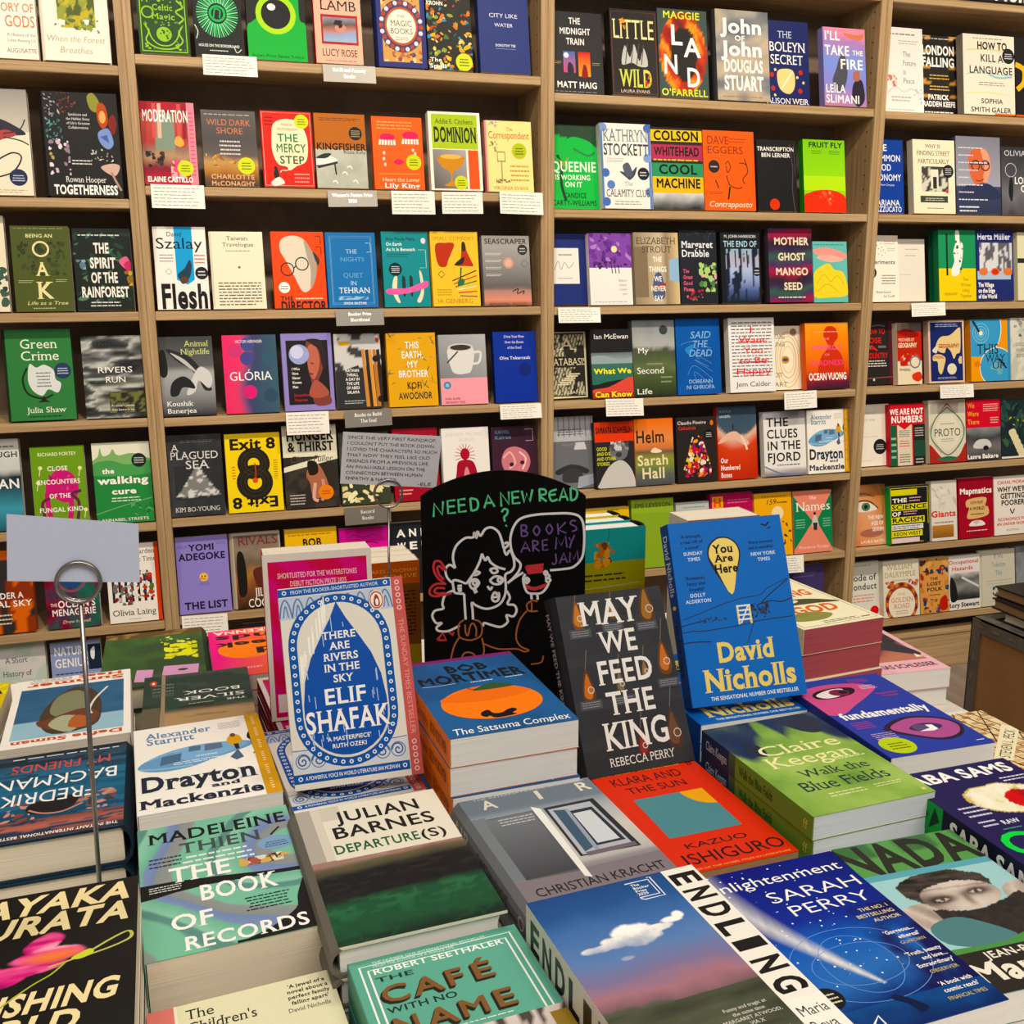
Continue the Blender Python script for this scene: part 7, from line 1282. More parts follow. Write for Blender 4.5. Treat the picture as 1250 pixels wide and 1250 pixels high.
def _(a): a.f(0,0,1,1,12,20,lambda u,v: ramp(fbm(u*2,v*6,5),.3,'5a6068',.5,'8a8a88',.65,'b8a890',1,'7a7470')); a.t('John',.14,.75,.88,.90,W,'k'); a.t('OF',.36,.665,.55,.72,W,'b'); a.t('John',.14,.5,.88,.65,W,'k'); a.t('DOUGLAS',.14,.32,.88,.45,W,'k'); a.t('STUART',.14,.12,.88,.27,W,'k'); a.l(.1,.03,.9,.06,1,'a87a5a')
D(63, 'grey cloudy hardback with heavy white lettering filling its cover', '7a7c7e', _, '2c2c2e', hard=True)
def _(a): a.t('THE',.3,.80,.62,.88,'b8c0d8','s'); a.t('BOLEYN',.1,.64,.92,.75,W,'s'); a.t('SECRET',.12,.49,.86,.60,W,'s'); a.p([(.3,.42),(.62,.42),(.66,.24),(.54,.14),(.34,.18),(.26,.3)],'e0cc8a',True); a.s([(.36,.2),(.6,.4)],.03,'f0e8c8'); [a.e(x,y,.05,None,'b83a2a',10) for x,y in ((.14,.36),(.8,.4),(.78,.18),(.16,.2))]; [a.e(x,y,.03,None,'e0cc8a',8) for x,y in ((.22,.42),(.72,.34),(.86,.28),(.2,.12))]; a.t('ALISON WEIR',.02,.02,.96,.085,W,'s')
D(64, 'navy book with gold charms, half tucked behind the grey cloudy one', '20285c', _)
def _(a): a.f(0,0,1,1,16,24,lambda u,v: ramp(v+.2*(fbm(u*3,v*3,3)-.5)+.1*u,0,'c07a9a',.3,'8a86c8',.6,'7a92d8',.9,'a87ab0',1,'e08aa0')); a.p([(.38,.62),(.5,.66),(.56,.4),(.4,.16),(.2,.3),(.3,.48)],'4a4a54',True); a.p([(.7,.3),(.9,.34),(.96,.1),(.8,0),(.66,.1)],'2a2430',True); a.p([(.7,.44),(.84,.46),(.84,.34),(.7,.34)],'a86a5a',True); a.p([(.5,.94),(.8,.92),(.96,.94),(.9,.86),(.6,.88)],'c87a5a',True); a.t("I'LL",.04,.84,.4,.95,W,'b'); a.t('TAKE',.04,.65,.62,.77,W,'b'); a.t('THE',.7,.66,.94,.72,W,'b'); a.t('FIRE',.40,.48,.94,.60,W,'b'); a.t('LEÏLA',.04,.17,.50,.27,W,'b'); a.t('SLIMANI',.04,.04,.84,.14,W,'b')
D(65, 'violet and pink sky book with a dark-haired woman, right end of its top row', '8a86c8', _)
def _(a): a.f(.1,.68,1,1,18,12,lambda u,v: '24402c' if v>.55-.5*u+.2*fbm(u*4,v*4,3) else '22ae44'); a.p([(.36,.8),(.6,.74),(.88,.68),(.96,.74),(.8,.82),(.5,.86)],'22ae44',True); a.s([(.5,.72),(.8,.64),(.96,.68)],.04,'2f7a44'); a.s([(.16,.64),(.24,.5),(.22,.3),(.3,.1)],.06,'1c3a26'); a.p([(.16,.6),(.28,.56),(.4,.62),(.3,.5)],'8a9a3a',True); a.t('QUEENIE',.03,.445,.97,.56,'dff0d8','b'); a.t('IS WORKING',.1,.345,.84,.405,'dff0d8','b'); a.t('ON IT',.3,.26,.66,.32,'dff0d8','b'); a.t('CANDICE',.26,.13,.74,.19,'123a1c','b'); a.t('CARTY-WILLIAMS',.02,.04,.95,.1,'123a1c','b')
D(66, 'vivid green book with a dark leafy top and pale capitals', '1fae44', _)
def _(a): a.s([(.02,0),(.02,1)],.05,'5a78b0',sm=False); a.s([(.97,0),(.97,1)],.05,'5a78b0',sm=False); [a.e(x,y,.08,None,c,14) for x,y,c in ((.08,.42,'4a6aa8'),(.94,.95,'4a6aa8'),(.06,.95,'7a94c0'),(.18,.28,'5a7ab8'),(.94,.2,'6a88c0'),(.08,.08,'4a6aa8'),(.92,.6,'7a94c0'))]; a.t('KATHRYN',.06,.79,.94,.93,'6a7078','s'); a.t('STOCKETT',.06,.63,.95,.76,'3a4048','bs'); a.l(.12,.54,.44,.6,3,'9a9a98'); a.p([(.36,.44),(.56,.42),(.7,.5),(.66,.4),(.56,.34),(.5,.36)],'3a4250',True); a.p([(.42,.5),(.54,.54),(.62,.4),(.5,.38)],'4a5462',True); a.e(.83,.415,.115,None,'1c1e24'); a.l(.75,.38,.9,.45,2,'c8c8c8','c'); a.t('The',.44,.27,.6,.32,'8a8a88','i'); a.t('CALAMITY CLUB',.08,.14,.94,.225,'2a2c30','s'); a.l(.2,.04,.8,.1,2,'8a8a88','c')
D(67, 'white book framed by blue willow-pattern flowers with a flying bird', 'dfdcd4', _)
def _(a): a.r(0,.82,1,1,'1d1a14'); a.r(0,.60,1,.79,'a83a58'); a.r(0,.83,1,.97,'d8b83a'); a.r(0,.47,1,.59,'26241c'); a.r(0,.3,1,.465,'2f8a5c'); a.r(0,.22,1,.42,'2f8a5c'); a.r(0,.2,1,.40,'d8b02c'); a.r(0,.41,1,.565,'2f8a5c'); a.t('COLSON',.06,.845,.94,.955,'16130e','k'); a.t('WHITEHEAD',.06,.66,.94,.76,'16130e','k'); a.l(.04,.585,.96,.63,1,'d8b83a'); a.t('COOL',.14,.435,.88,.545,'16130e','k'); a.t('MACHINE',.08,.265,.94,.375,'16130e','k'); a.f(0,0,1,.2,20,8,lambda u,v: ramp(v+.5*(fbm(u*7,v*2,3)-.5),0,'1f2022',.4,'6a6c6c',1,'c8c8c4'))
D(68, 'book banded in yellow, plum and green with heavy black names over a grey city', '26241c', _)
def _(a): a.t('DAVE',.08,.83,.5,.93,'8a2a10','s'); a.t('EGGERS',.08,.715,.78,.805,'8a2a10','s'); a.l(.5,.85,.86,.92,2,'a8401a'); a.s([(.42,.58),(.48,.62),(.52,.54),(.46,.48),(.44,.56)],.014,'2a1a14'); a.s([(.7,.6),(.78,.6),(.84,.58)],.014,'2a1a14'); a.s([(.8,.66),(.86,.5),(.76,.4),(.8,.34)],.016,'2a1a14'); a.s([(.44,.44),(.5,.32),(.66,.28),(.74,.3)],.016,'2a1a14'); a.s([(.5,.3),(.46,.14)],.03,'2a1a14'); a.s([(.22,.38),(.28,.28)],.02,'2a1a14'); a.e(.2,.55,.11,None,'2a221e'); a.l(.13,.53,.27,.57,1,'c8c0b8','c'); a.t('Contrapposto',.08,.045,.92,.115,'f0e0c8','i'); a.l(.1,.2,.36,.24,2,'a8401a')
D(69, 'orange book with a few black brush lines forming a face in profile', 'e2602a', _)
def _(a): a.t('TRANSCRIPTION',.02,.845,.95,.9,W,'b'); a.t('BEN LERNER',.12,.76,.84,.815,W,'b'); a.e(.42,.10,.125,None,'d84a3a'); a.s([(.84,.95),(.9,.6),(.88,.3),(.94,.0)],.02,'4a4a4c'); a.s([(.94,.95),(.96,.5)],.02,'3c3c3e')
D(70, 'black shrink-wrapped book with one red dot at its foot', '1b1a1b', _, mat=M_GLOSS)
def _(a): a.g(0,.5,1,1,'8fd414','7ac41c'); a.r(0,.30,1,.5,'b0e010'); a.p([(0,0),(1,0),(1,.2),(.84,.28),(.6,.31),(.3,.3),(.1,.26),(0,.22)],'e0361f',True); a.n(.3,.1,.7,.3,['e8a08a','f06a4a'],12,.05,3); a.t('FRUIT FLY',.14,.895,.94,.965,'1f3a10','k'); a.l(.2,.8,.44,.86,3,'4a7a14'); a.l(.62,.8,.88,.86,3,'4a7a14')
D(71, 'lime green book with a red fruit curve at its foot', '8fd414', _, '2f8a2c')
D(72, 'navy book with a white signed plate stuck on it', '26326e', lambda a: (a.r(.06,.30,.76,.80,'e2e0d8'), a.s([(.14,.5),(.24,.62),(.3,.5),(.4,.6),(.5,.52),(.64,.6)],.01,'3a3a44'), a.l(.24,.68,.6,.74,1,'8a8a88','c'), a.l(.2,.36,.6,.4,1,'a8a8a4','c')))
def _(a): a.r(0,.52,1,1,'7c4aa0'); a.n(0,.52,1,1,['5a3080','a87ac0','6a3a90'],40,.09,3,.6); a.e(.6,.78,.07,None,'e8d890'); a.n(.1,.5,.9,.64,['3a2030'],16,.05,5,.5); [a.s([(x,.56),(x+.02,.44)],.02,'2a2030',sm=False) for x in (.52,.6,.68)]; a.m('Before|I knew|I loved|you',.86,.36,.035,.062,'8a8a94','s',.85,'r'); a.l(.1,.03,.9,.06,1,'a8a8ac')
D(73, 'half purple half white book with a garden scene', 'e4e0da', _)
def _(a): a.f(0,0,1,1,14,20,lambda u,v: ramp(u,0,'8a7a64',.3,'a8987c',.6,'c0b094',.72,'8a7860',1,'d0b88a')); a.p([(.78,.62),(1,.66),(1,.3),(.78,.34)],'8fb0cc'); a.r(.0,.1,.3,.8,'7a6a54'); a.t('ELIZABETH',.06,.84,.94,.93,'4a4238','s'); a.t('STROUT',.18,.72,.84,.81,'4a4238','s'); a.p([(.4,.1),(.44,.4),(.6,.42),(.66,.1)],'4a5a78',True); a.p([(.36,.24),(.7,.3),(.66,.2)],'a83a2a'); a.m('THE|THINGS|WE|NEVER|SAY',.52,.66,.07,.135,W,'b',.7)
D(74, 'tan book of a sunlit room with a window, stacked white capitals', 'a8987c', _)
def _(a): a.t('Margaret',.06,.76,.90,.85,'dfe4e8','bs'); a.t('Drabble',.06,.64,.80,.73,'dfe4e8','bs'); a.n(.5,.16,.98,.56,['6a9a58','a8c878','4a7a48','e0a0a8'],36,.08,3); a.n(.0,.86,1,1,['3a4a58','2a3a44'],16,.06,3,.4); a.n(.1,.04,.6,.2,['d86a78','a83a4a','5a7a5a'],16,.05,6); a.m('The|Great|Good|Places',.08,.47,.05,.082,'d86a84','bs',.75,'l')
D(75, 'near-black book with a spray of green leaves and small red blossoms', '1f2129', _)
def _(a): a.t('M. JOHN HARRISON',.1,.915,.9,.955,'c8ccd0','b'); a.t('THE END OF',.08,.79,.92,.87,'a8d0e0','b'); a.f(.12,.02,.96,.76,22,30,lambda u,v: ramp(v,0,'16203a',.2,'4a5a8a',.4,'8a9ac8',.6,'a8b8d8',.8,'b0a8b8',1,'8fb0c0') if fbm(u*12,v*2.5,3)<.55 else '1a2438'); a.s([(.2,.74),(.22,.5)],.03,'1a2438'); [a.s([(x,.74),(x+.01,.5)],.03,'1a2438') for x in (.36,.5,.66,.8)]; a.e(.9,.44,.1,None,'1c2430'); a.l(.83,.4,.97,.48,2,'c8c8c8','c')
D(76, 'black-bordered book of pale blue tree trunks mirrored in water', '16181e', _)
def _(a): a.f(0,0,1,1,16,26,lambda u,v: ramp((v*2.2+.5*fbm(u*2,v*3,6))%1,0,'2a1f2c',.25,'a8304a',.4,'4a2a5a',.6,'2f5a4a',.75,'3a2a4a',1,'2a1f2c')); [a.t(tx,x0,y,x1,y+.095,'e8d8b8','k') for tx,x0,x1,y in (('MOTHER',.14,.92,.78),('GHOST',.22,.84,.57),('MANGO',.16,.90,.37),('SEED',.34,.76,.17))]; a.l(.2,.05,.86,.09,1,'e8d8c8')
D(77, 'dark striped book with bold pale-gold capitals', '3a2440', _, '1f1a24', hard=True)
def _(a): a.r(0,.6,1,1,'6ab8b0'); a.p([(0,.86),(.4,.9),(.9,.82),(1,.74),(.7,.7),(.2,.76)],'e89a94',True); a.p([(.1,.74),(.5,.78),(.9,.7),(.5,.66)],'f0b0a0',True); a.p([(0,.1),(0,.45),(.2,.58),(.46,.64),(.62,.54),(.86,.5),(.96,.36),(.98,.12),(.5,.08)],'e8d04a',True); a.s([(.1,.3),(.3,.46),(.5,.34),(.7,.44),(.9,.28)],.02,'cfb030'); a.s([(.1,.18),(.4,.3),(.7,.18)],.02,'cfb030'); a.l(.04,.93,.96,.97,1,'3a8a84')
D(78, 'teal book with yellow hills under pink clouds', '6ab8b0', _)
def _(a): a.s([(.04,.02),(.96,.02),(.96,.97),(.04,.97),(.04,.02)],.05,'d4cba8',sm=False); a.f(.08,.05,.92,.94,20,26,lambda u,v: 'c8c0a0' if (u*9+v*6)%1<.42 and fbm(u*3,v*3,4)>.42 else '24221e'); a.t('A',.34,.72,.64,.88,'d4cba8','s'); a.r(.06,.46,.94,.62,'24221e'); a.t('KATABASIS',.0,.49,.98,.59,'d4cba8','s'); [a.r(.2+.06*k,.2+.03*k,.5+.06*k,.22+.03*k,'d4cba8') for k in range(6)]; a.t('R.F. KUANG',.1,.07,.9,.11,'d4cba8','s')
D(79, 'cream-bordered black engraving of staircases', '2a2822', _)
def _(a): a.r(0,.66,1,1,'1c1c1e'); a.g(0,.52,1,.66,'9aa8a8','5a6a6c'); a.p([(0,.6),(.3,.62),(.7,.56),(1,.58),(1,.5),(0,.5)],'8fa0a4',True); a.r(0,.38,1,.50,'3f6a5a'); a.p([(0,.2),(.4,.24),(1,.3),(1,.44),(0,.38)],'2f6a5e',True); a.p([(0,.12),(.4,.16),(1,.3),(1,.0),(0,0)],'d85a50',True); a.r(0,0,1,.08,'a83a3a'); a.t('Ian McEwan',.08,.86,.92,.93,W,''); a.t('What We',.06,.355,.96,.43,'f0e83a','k'); a.t('Can Know',.06,.015,.96,.09,'f0e83a','k')
D(80, 'striped landscape book in black, grey, green and red with yellow lettering', '1c1c1e', _)
def _(a): a.f(0,0,1,1,16,24,lambda u,v: ramp(v+.12*(fbm(u*5,v*5,3)-.5),0,'26301c',.3,'4a5a34',.38,'5f6a44',.5,'4a5a3a',.62,'4a4a3c',.66,'a8aca8',1,'7a8084')); a.m('This,',.14,.93,.1,.1,'8a9094','s',.8,'l'); a.t('My',.12,.57,.36,.64,W,'s'); a.t('Second',.08,.30,.72,.38,W,'s'); a.t('Life',.06,.03,.42,.1,W,'s'); a.e(.74,.87,.1,None,'3a3e42'); a.l(.3,.4,.7,.46,1,'8a9070','c'); a.l(.64,.16,.92,.28,2,'8a9070')
D(81, 'grey-green meadow book overlapping its striped neighbour', '6a7268', _)
def _(a): a.f(0,0,1,1,12,18,lambda u,v: mixc('1f4a94','2a62b0',fbm(u*3,v*3,5))); [a.s([(.1+.3*k%1*.7,.66-.1*k),(.4,.7-.08*k),(.8,.6-.1*k)],.006,'7aa8d8') for k in range(6)]; a.p([(.2,.6),(.4,.66),(.3,.52)],'3f8ac8',True); [a.t(tx,x0,y,x1,y+.09,'8ab8d8','si') for tx,x0,x1,y in (('SAID',.32,.78,.74),('THE',.36,.70,.62),('DEAD',.28,.80,.50))]; a.t('DOIREANN',.26,.145,.8,.195,'a8c8e4',''); a.t('NI GHRIOFA',.2,.07,.84,.12,'a8c8e4','')
D(82, 'royal blue book with fine line drawing and pale slanted capitals', '245298', _)
def _(a): a.l(.06,.2,.94,.96,17,'6f7078'); [a.t(tx,x0,y,x1,y+.085,'d8262c','') for tx,x0,x1,y in (('I',.46,.52,.80),('Want',.22,.80,.66),('You',.32,.74,.52),('to Be',.22,.82,.385),('Happy',.14,.90,.24))]; a.r(.2,.68,.84,.69,'d8262c'); a.r(.2,.405,.86,.415,'d8262c'); a.r(.12,.26,.92,.27,'d8262c'); a.t('Jem Calder',.14,.075,.88,.14,'26344e','')
D(83, 'white book with red struck-through title over lines of grey print', 'e8e6e2', _)
def _(a): [a.ring(.48,.47,r,.02,c,30,r*1.15) for r,c in ((.38,'d8a84a'),(.32,'e0b868'),(.25,'c8983a'),(.18,'e0b868'))]; a.e(.4,.47,.12,.06,'c88a3a'); a.e(.4,.47,.08,.025,'3a4a6a'); a.t('AN YOUNG',-.1,.8,.4,.87,'6a6460',''); a.t('LUNG',-.05,.68,.4,.75,'6a6460',''); a.t('LOST',.0,.2,.3,.27,'6a6460',''); a.t('ART',.05,.05,.44,.12,'6a6460',''); a.e(.66,.9,.1,.06,'8a7a6a'); a.e(.94,.93,.04,.04,'e07a2a')
D(84, 'cream book with concentric gold rings round an eye, tucked behind its neighbour', 'ebe2cc', _)
def _(a): a.f(0,0,1,1,14,20,lambda u,v: ramp(v+.2*(fbm(u*2,v*3,4)-.5),0,'2a1a2c',.12,'6a2438',.25,'d84a2c',.5,'e8742c',.8,'f0903a',1,'e8a04a')); a.p([(.5,.94),(.7,.92),(.76,.78),(.66,.66),(.84,.5),(.84,.24),(.3,.2),(.34,.46),(.52,.64),(.42,.8)],'c83a24',True); a.t('THE',.4,.74,.56,.775,'f08a8a','b'); a.t('EMPEROR',.14,.59,.84,.665,'f06a8a','b'); a.t('OF',.44,.50,.56,.535,'f08a8a','b'); a.t('GLADNESS',.1,.36,.88,.435,'f05a80','b'); a.t('OCEAN VUONG',.06,.14,.94,.24,W,'k'); a.l(.2,.85,.8,.88,1,'f0b090')
D(85, 'orange-red book with a darker red figure silhouette', 'e0622c', _)
def _(a): a.r(0,.66,1,1,'b4b4b6'); [a.r(.1+.12*k,.72,.13+.12*k,.99,'8a8a8e') for k in range(8)]; a.l(.2,.74,.8,.84,3,'4a4a50','c'); a.r(0,0,1,.66,'6a6b70'); a.p([(.56,.54),(.84,.54),(.8,.64),(.6,.64)],'c8c8cc'); a.p([(.14,.26),(.5,.34),(.86,.26),(.8,.2),(.5,.26),(.2,.2)],'2f3034',True); a.p([(.34,.26),(.66,.26),(.72,.1),(.3,.1)],'37383c',True); a.p([(.6,.0),(1,.06),(1,.2),(.64,.16)],'9aa0ac'); a.t('ASHLAND',.3,.6,.64,.63,'8a8a8e','')
D(86, 'grey book with an old dial telephone beside the upright', '6a6b70', _)
def _(a): a.r(0,.70,1,1,'e0442a'); a.t('SAMANTA SCHWEBLIN',.04,.83,.96,.92,'3a1414','k'); a.r(0,0,1,.70,'26262a'); a.p([(.4,.66),(.7,.7),(.84,.58),(.76,.44),(.5,.42),(.38,.5)],'6a6a6e',True); a.n(.4,.56,.86,.7,['c8c8c8','8a8a8a','4a4a4a'],22,.07,3); a.p([(.1,.1),(.3,.3),(.52,.4),(.72,.4),(.9,.28),(1,.1),(1,0),(.1,0)],'c4c2bc',True); a.e(.6,.5,.08,.04,'3a3a3c'); a.m('GOOD|AND EVIL|AND OTHER|STORIES',.04,.62,.05,.075,'d8d83a','b',.7,'l')
D(87, 'red-topped black book with a grey hooded portrait and yellow words', '26262a', _)
def _(a): a.f(0,0,1,1,10,20,lambda u,v: ramp(v,0,'4a5054',.16,'5a605a',.3,'7a8a3a',.42,'8a8a38',.5,'6a5a4a',.55,'c87a4a',.7,'e0905a',1,'e8763a')); a.p([(.5,.56),(.6,.54),(.7,.5),(.56,.48),(.4,.5)],'f0d8c0',True); a.t('Helm',.04,.64,.78,.82,'26221c','b'); a.t('Sarah',.06,.30,.86,.45,'e8dcb0','b'); a.t('Hall',.16,.10,.76,.26,'e8dcb0','b')
D(88, 'orange to green gradient book with big soft lettering', 'd8803a', _, 'e8822c')
def _(a): a.n(.12,.08,.86,.72,['e05a2a','e8a03a','c8304a','d8c84a','f0d8c8','8a2a6a'],120,.08,4,.6); a.p([(0,.1),(.1,.1),(.44,.78),(0,.9)],'26211f'); a.p([(1,.1),(.9,.12),(.66,.66),(.56,.8),(1,.9)],'26211f'); a.p([(.3,.74),(.5,.68),(.62,.78),(.5,.9)],'26211f'); a.t('Claudia Piñeiro'.replace('ñ','n'),.04,.89,.76,.94,'d0c8c4','b'); a.t('Cathedrals',.06,.81,.5,.86,'c84a4a','b'); a.e(.9,.9,.04,.04,'e0702a'); a.e(.82,.72,.12,None,'17151a'); a.l(.74,.68,.9,.76,3,'c8c8c8','c')
D(89, 'black book with a flame of multicoloured shards', '26211f', _)
def _(a): a.f(0,0,1,1,18,30,lambda u,v: ramp(v+.14*(u-.5)**2*4*-1+.05*(fbm(u*4,v*4,3)-.5),0,'b83a2c',.4,'d0503c',.5,'d89a84',.56,'e0b8a0',.6,'3f5464',1,'35485a')); a.p([(.0,.5),(.2,.62),(.44,.66),(.6,.6),(.8,.5),(.7,.46),(.4,.56),(.16,.52)],'e0b49c',True); a.s([(.6,.6),(.7,.48),(.74,.4)],.05,'e8d0bc'); a.r(.38,.68,.41,.76,'1c222c'); a.t('KAYLA',.06,.92,.36,.95,'8a9cb0',''); a.t('smith',.06,.85,.34,.89,'c8d0d8','s'); a.m('Our|Numbered|Bones',.06,.3,.065,.1,W,'bs',.66,'l')
D(90, 'slate and red book with a rosy mountain', 'c84a38', _)
def _(a): a.r(0,.88,1,1,'9a9aa0'); [a.t(tx,.08,y,x1,y+.13,'17181c','b') for tx,x1,y in (('THE',.6,.77),('CLUES',.82,.59),('IN THE',.88,.41),('FJORD',.88,.23))]; a.l(.3,.15,.88,.2,1,'6a6a70'); a.f(0,0,1,.13,14,6,lambda u,v: ramp(v+.5*(fbm(u*3,v*3,3)-.5),0,'4a5a7a',.5,'a89a9a',1,'d8d4d0')); a.s([(.0,.16),(.4,.04),(.9,.0)],.03,'6a7a98')
D(91, 'white book with four lines of heavy broken black capitals over a misty shore', 'e2e0da', _)
D(92, 'small upright copy of the white book with two walkers on a blue puddle', 'ece8de', drayton, pg='w')
D(93, 'yellow book edge peeking up just right of the chalkboard', 'e0b83a', lambda a: a.l(.1,.94,.8,.98,1,'8a6a1a'))
D(94, 'light green book peeking up behind the teal hardbacks', '8fae3a', lambda a: (a.t('EMI LEVESON',.08,.88,.94,.94,'4a5f1c','bs'), a.r(0,0,1,.8,'86a436')))
D(95, 'pale grey book peeking up between the light green and magenta ones', 'b4bcb8', lambda a: a.l(.2,.9,.9,.94,1,'7a8a8a'))
D(96, 'magenta book with a yellow and orange letter block on its corner', 'b01a50', lambda a: (a.r(.04,.78,.30,.96,'e8a02c'), a.t('H',.08,.81,.26,.93,'d8502c','k'), a.l(.4,.84,.94,.92,2,'d8709a')))
def _(a): a.t('159',.3,.82,.58,.9,'2a1c0c','i'); a.l(.6,.82,.9,.88,1,'6a4a14'); a.e(.62,.68,.16,None,'e8d8a8'); a.n(.1,.05,.98,.55,['2a1c0c','4a2f10'],22,.07,4,.4); a.l(.2,.93,.9,.97,1,'a86a14')
D(97, 'amber book with a pale sticker and dark bee shapes', 'e8a820', _)
def _(a): a.p([(0,1),(1,1),(.56,.5)],'e08a74'); a.p([(0,0),(1,0),(.56,.5)],'e08a74'); a.p([(0,.06),(0,.94),(.5,.5)],'1f7a4c'); a.p([(1,.04),(1,.96),(.6,.5)],'1f7a4c'); a.t('The',.42,.86,.6,.91,W,'s'); a.t('Names',.08,.68,.96,.82,'f0e8dc','s'); a.p([(.5,.54),(.56,.62),(.62,.54),(.64,.42),(.48,.42)],'c8c0b8',True); a.e(.555,.63,.035,.025,'26201c'); a.p([(.5,.48),(.62,.48),(.6,.36),(.52,.36)],'2c2a2c'); a.l(.06,.4,.3,.56,4,'8fc0a4'); a.l(.76,.4,.96,.56,4,'8fc0a4'); a.t('Florence Knapp',.12,.07,.9,.12,'f0d0c4','s')
D(98, 'coral and green book of four triangles meeting at a small figure', 'e08a74', _)

# ---- right bookcase
def _(a): a.l(.0,.9,.86,.95,1,'8a8a88'); a.m('The|Future|is|Peace',.5,.72,.06,.105,'6a7078','s',.8,'l'); a.s([(.1,.22),(.3,.3),(.5,.24),(.7,.28),(.94,.22)],.01,'c88a9a'); a.n(.04,.3,.34,.44,['e09a8a','c87a6a'],12,.05,3); a.n(.7,.1,1,.3,['b0b4c8'],14,.03,3); a.l(.4,.8,.9,.86,2,'a8a8a8'); a.l(.2,.12,.7,.2,2,'a8a0a8'); a.l(.1,.02,.8,.04,1,'9a9a98')
D(99, 'white book with grey serif lines and a sprig of pink flowers', 'e4ddd6', _)
def _(a): a.f(0,0,1,1,16,30,lambda u,v: 'c8924a' if .08<(v*5.2+.12*math.sin(u*3))%1<.3 and v>.2 and (u<.3 or u>.75) else '211c1a'); a.l(.05,.95,.95,.98,1,'c8c0b8'); a.t('LONDON',.06,.76,.92,.87,W,'k'); a.t('FALLING',.06,.61,.92,.72,W,'k'); a.l(.2,.44,.8,.52,2,'c8a85a','c'); a.l(.2,.3,.8,.38,2,'c8a85a','c'); a.t('PATRICK',.2,.19,.74,.25,W,'k'); a.t('RADDEN KEEFE',.06,.10,.92,.165,W,'k'); a.l(.1,.01,.9,.05,1,W)
D(100, 'black book with arcs of golden light and heavy white capitals', '211c1a', _)
def _(a): [a.s([(.06,y),(.4,y+.02),(.9,y)],.02,c) for y,c in ((.80,'c8c88a'),(.5,'a8c8d0'),(.26,'d0d494'))]; a.t('HOW TO',.28,.82,.86,.91,K,'k'); a.t('KILL A',.34,.665,.78,.755,'2f2c2a','b'); a.t('LANGUAGE',.12,.515,.96,.605,'2f3034','b'); a.s([(.5,.5),(.7,.47),(.95,.49)],.03,'8fb4bc'); a.l(.26,.36,.84,.42,2,'8a8a80','c'); a.t('SOPHIA',.34,.14,.76,.20,'3a3836','b'); a.t('SMITH GALER',.14,.03,.92,.09,'3a3836','b'); a.e(.88,.75,.12,None,'1c1c1e'); a.l(.8,.71,.96,.79,3,'d8d8d8','c'); a.l(.2,.94,.8,.97,1,'8a8680'); a.r(.6,0,1,.02,'e0703a')
D(101, 'cream book with dark capitals, pastel underlines and a black round sticker', 'e0d8c4', _, '8a8478')
D(102, 'black book with golden brushed arcs at the right picture edge', '1a1716', lambda a: (a.s([(0,.66),(.2,.6),(.2,.44),(.04,.34)],.1,'e0b040'), a.s([(.3,.9),(.6,.8),(.7,.6)],.06,'d8a030'), a.r(0,0,.5,.02,'e0603a')))
def _(a): [a.t(tx,.0,y,x1,y+.085,'dfe4f0','b') for tx,x1,y in (('THE',.5,.84),('COMMON',.92,.70),('GOOD',.62,.575),('ECONOMY',.92,.44))]; a.t('A New Compass',.2,.37,.7,.4,'c8d0e8','i'); a.t('MARIANA',.0,.105,.86,.18,'dfe4f0','b'); a.t('MAZZUCATO',.0,.02,.92,.09,'dfe4f0','b')
D(103, 'cobalt blue book with stacked white capitals, half hidden by the upright', '1f3f92', _)
def _(a): a.t('WHY IS',.3,.89,.66,.94,'3a362e','s'); (a.t('FINDING STREET',.1,.79,.88,.85,'3a362e','s'), a.t('PARTICULARLY',.12,.68,.86,.74,'3a362e','s')); a.r(.2,.3,.84,.64,'3a3a38'); a.f(.2,.3,.84,.64,14,12,lambda u,v: 'c8c4b4' if fbm(u*6,v*6,3)>.55 else '3a3a38'); a.r(.42,.34,.6,.6,'d8d4c0'); a.r(.47,.34,.56,.5,'2a2a2a'); a.e(.84,.58,.13,None,'1c1c1e'); a.l(.76,.53,.92,.63,4,'c8c8c8','c'); a.r(.16,.15,.82,.24,'3a3f34'); a.l(.24,.17,.76,.22,2,'c8c8b0','c'); a.l(.3,.06,.72,.09,1,'6a6658','c'); a.n(.7,.28,.84,.34,['c84a5a'],5,.03,2)
D(104, 'cream book with an ink drawing of a white doorway and a dark ribbon', 'e4dabc', _, 'c4bca4')
def _(a): a.g(0,0,1,.36,'2f3650','3a4260'); a.g(0,.36,1,1,'9a9aa8','787884'); a.p([(.3,.78),(.5,.86),(.72,.8),(.78,.6),(.68,.42),(.5,.36),(.36,.44),(.28,.6)],'c86a4a',True); a.p([(.56,.84),(.72,.8),(.78,.6),(.68,.42),(.6,.44),(.64,.62)],'e09a7a',True); a.r(.3,.64,.76,.67,'3a3036'); a.ring(.44,.63,.09,.025,'3a3036'); a.ring(.66,.63,.09,.025,'3a3036'); a.p([(.2,.36),(.4,.38),(.7,.4),(.95,.3),(.95,.2),(.1,.2)],'2c3350',True); a.s([(.44,.44),(.54,.43),(.62,.46)],.02,'8a3a2a'); [a.l(.05,.93-.095*k,.3+.11*(k*3%5),.97-.095*k,1,'d0ccd0') for k in range(1,10)]; a.l(.06,.02,.5,.12,2,'d8d4d8')
D(105, 'slate book with the blurred orange face of a man in glasses', '4a5068', _)
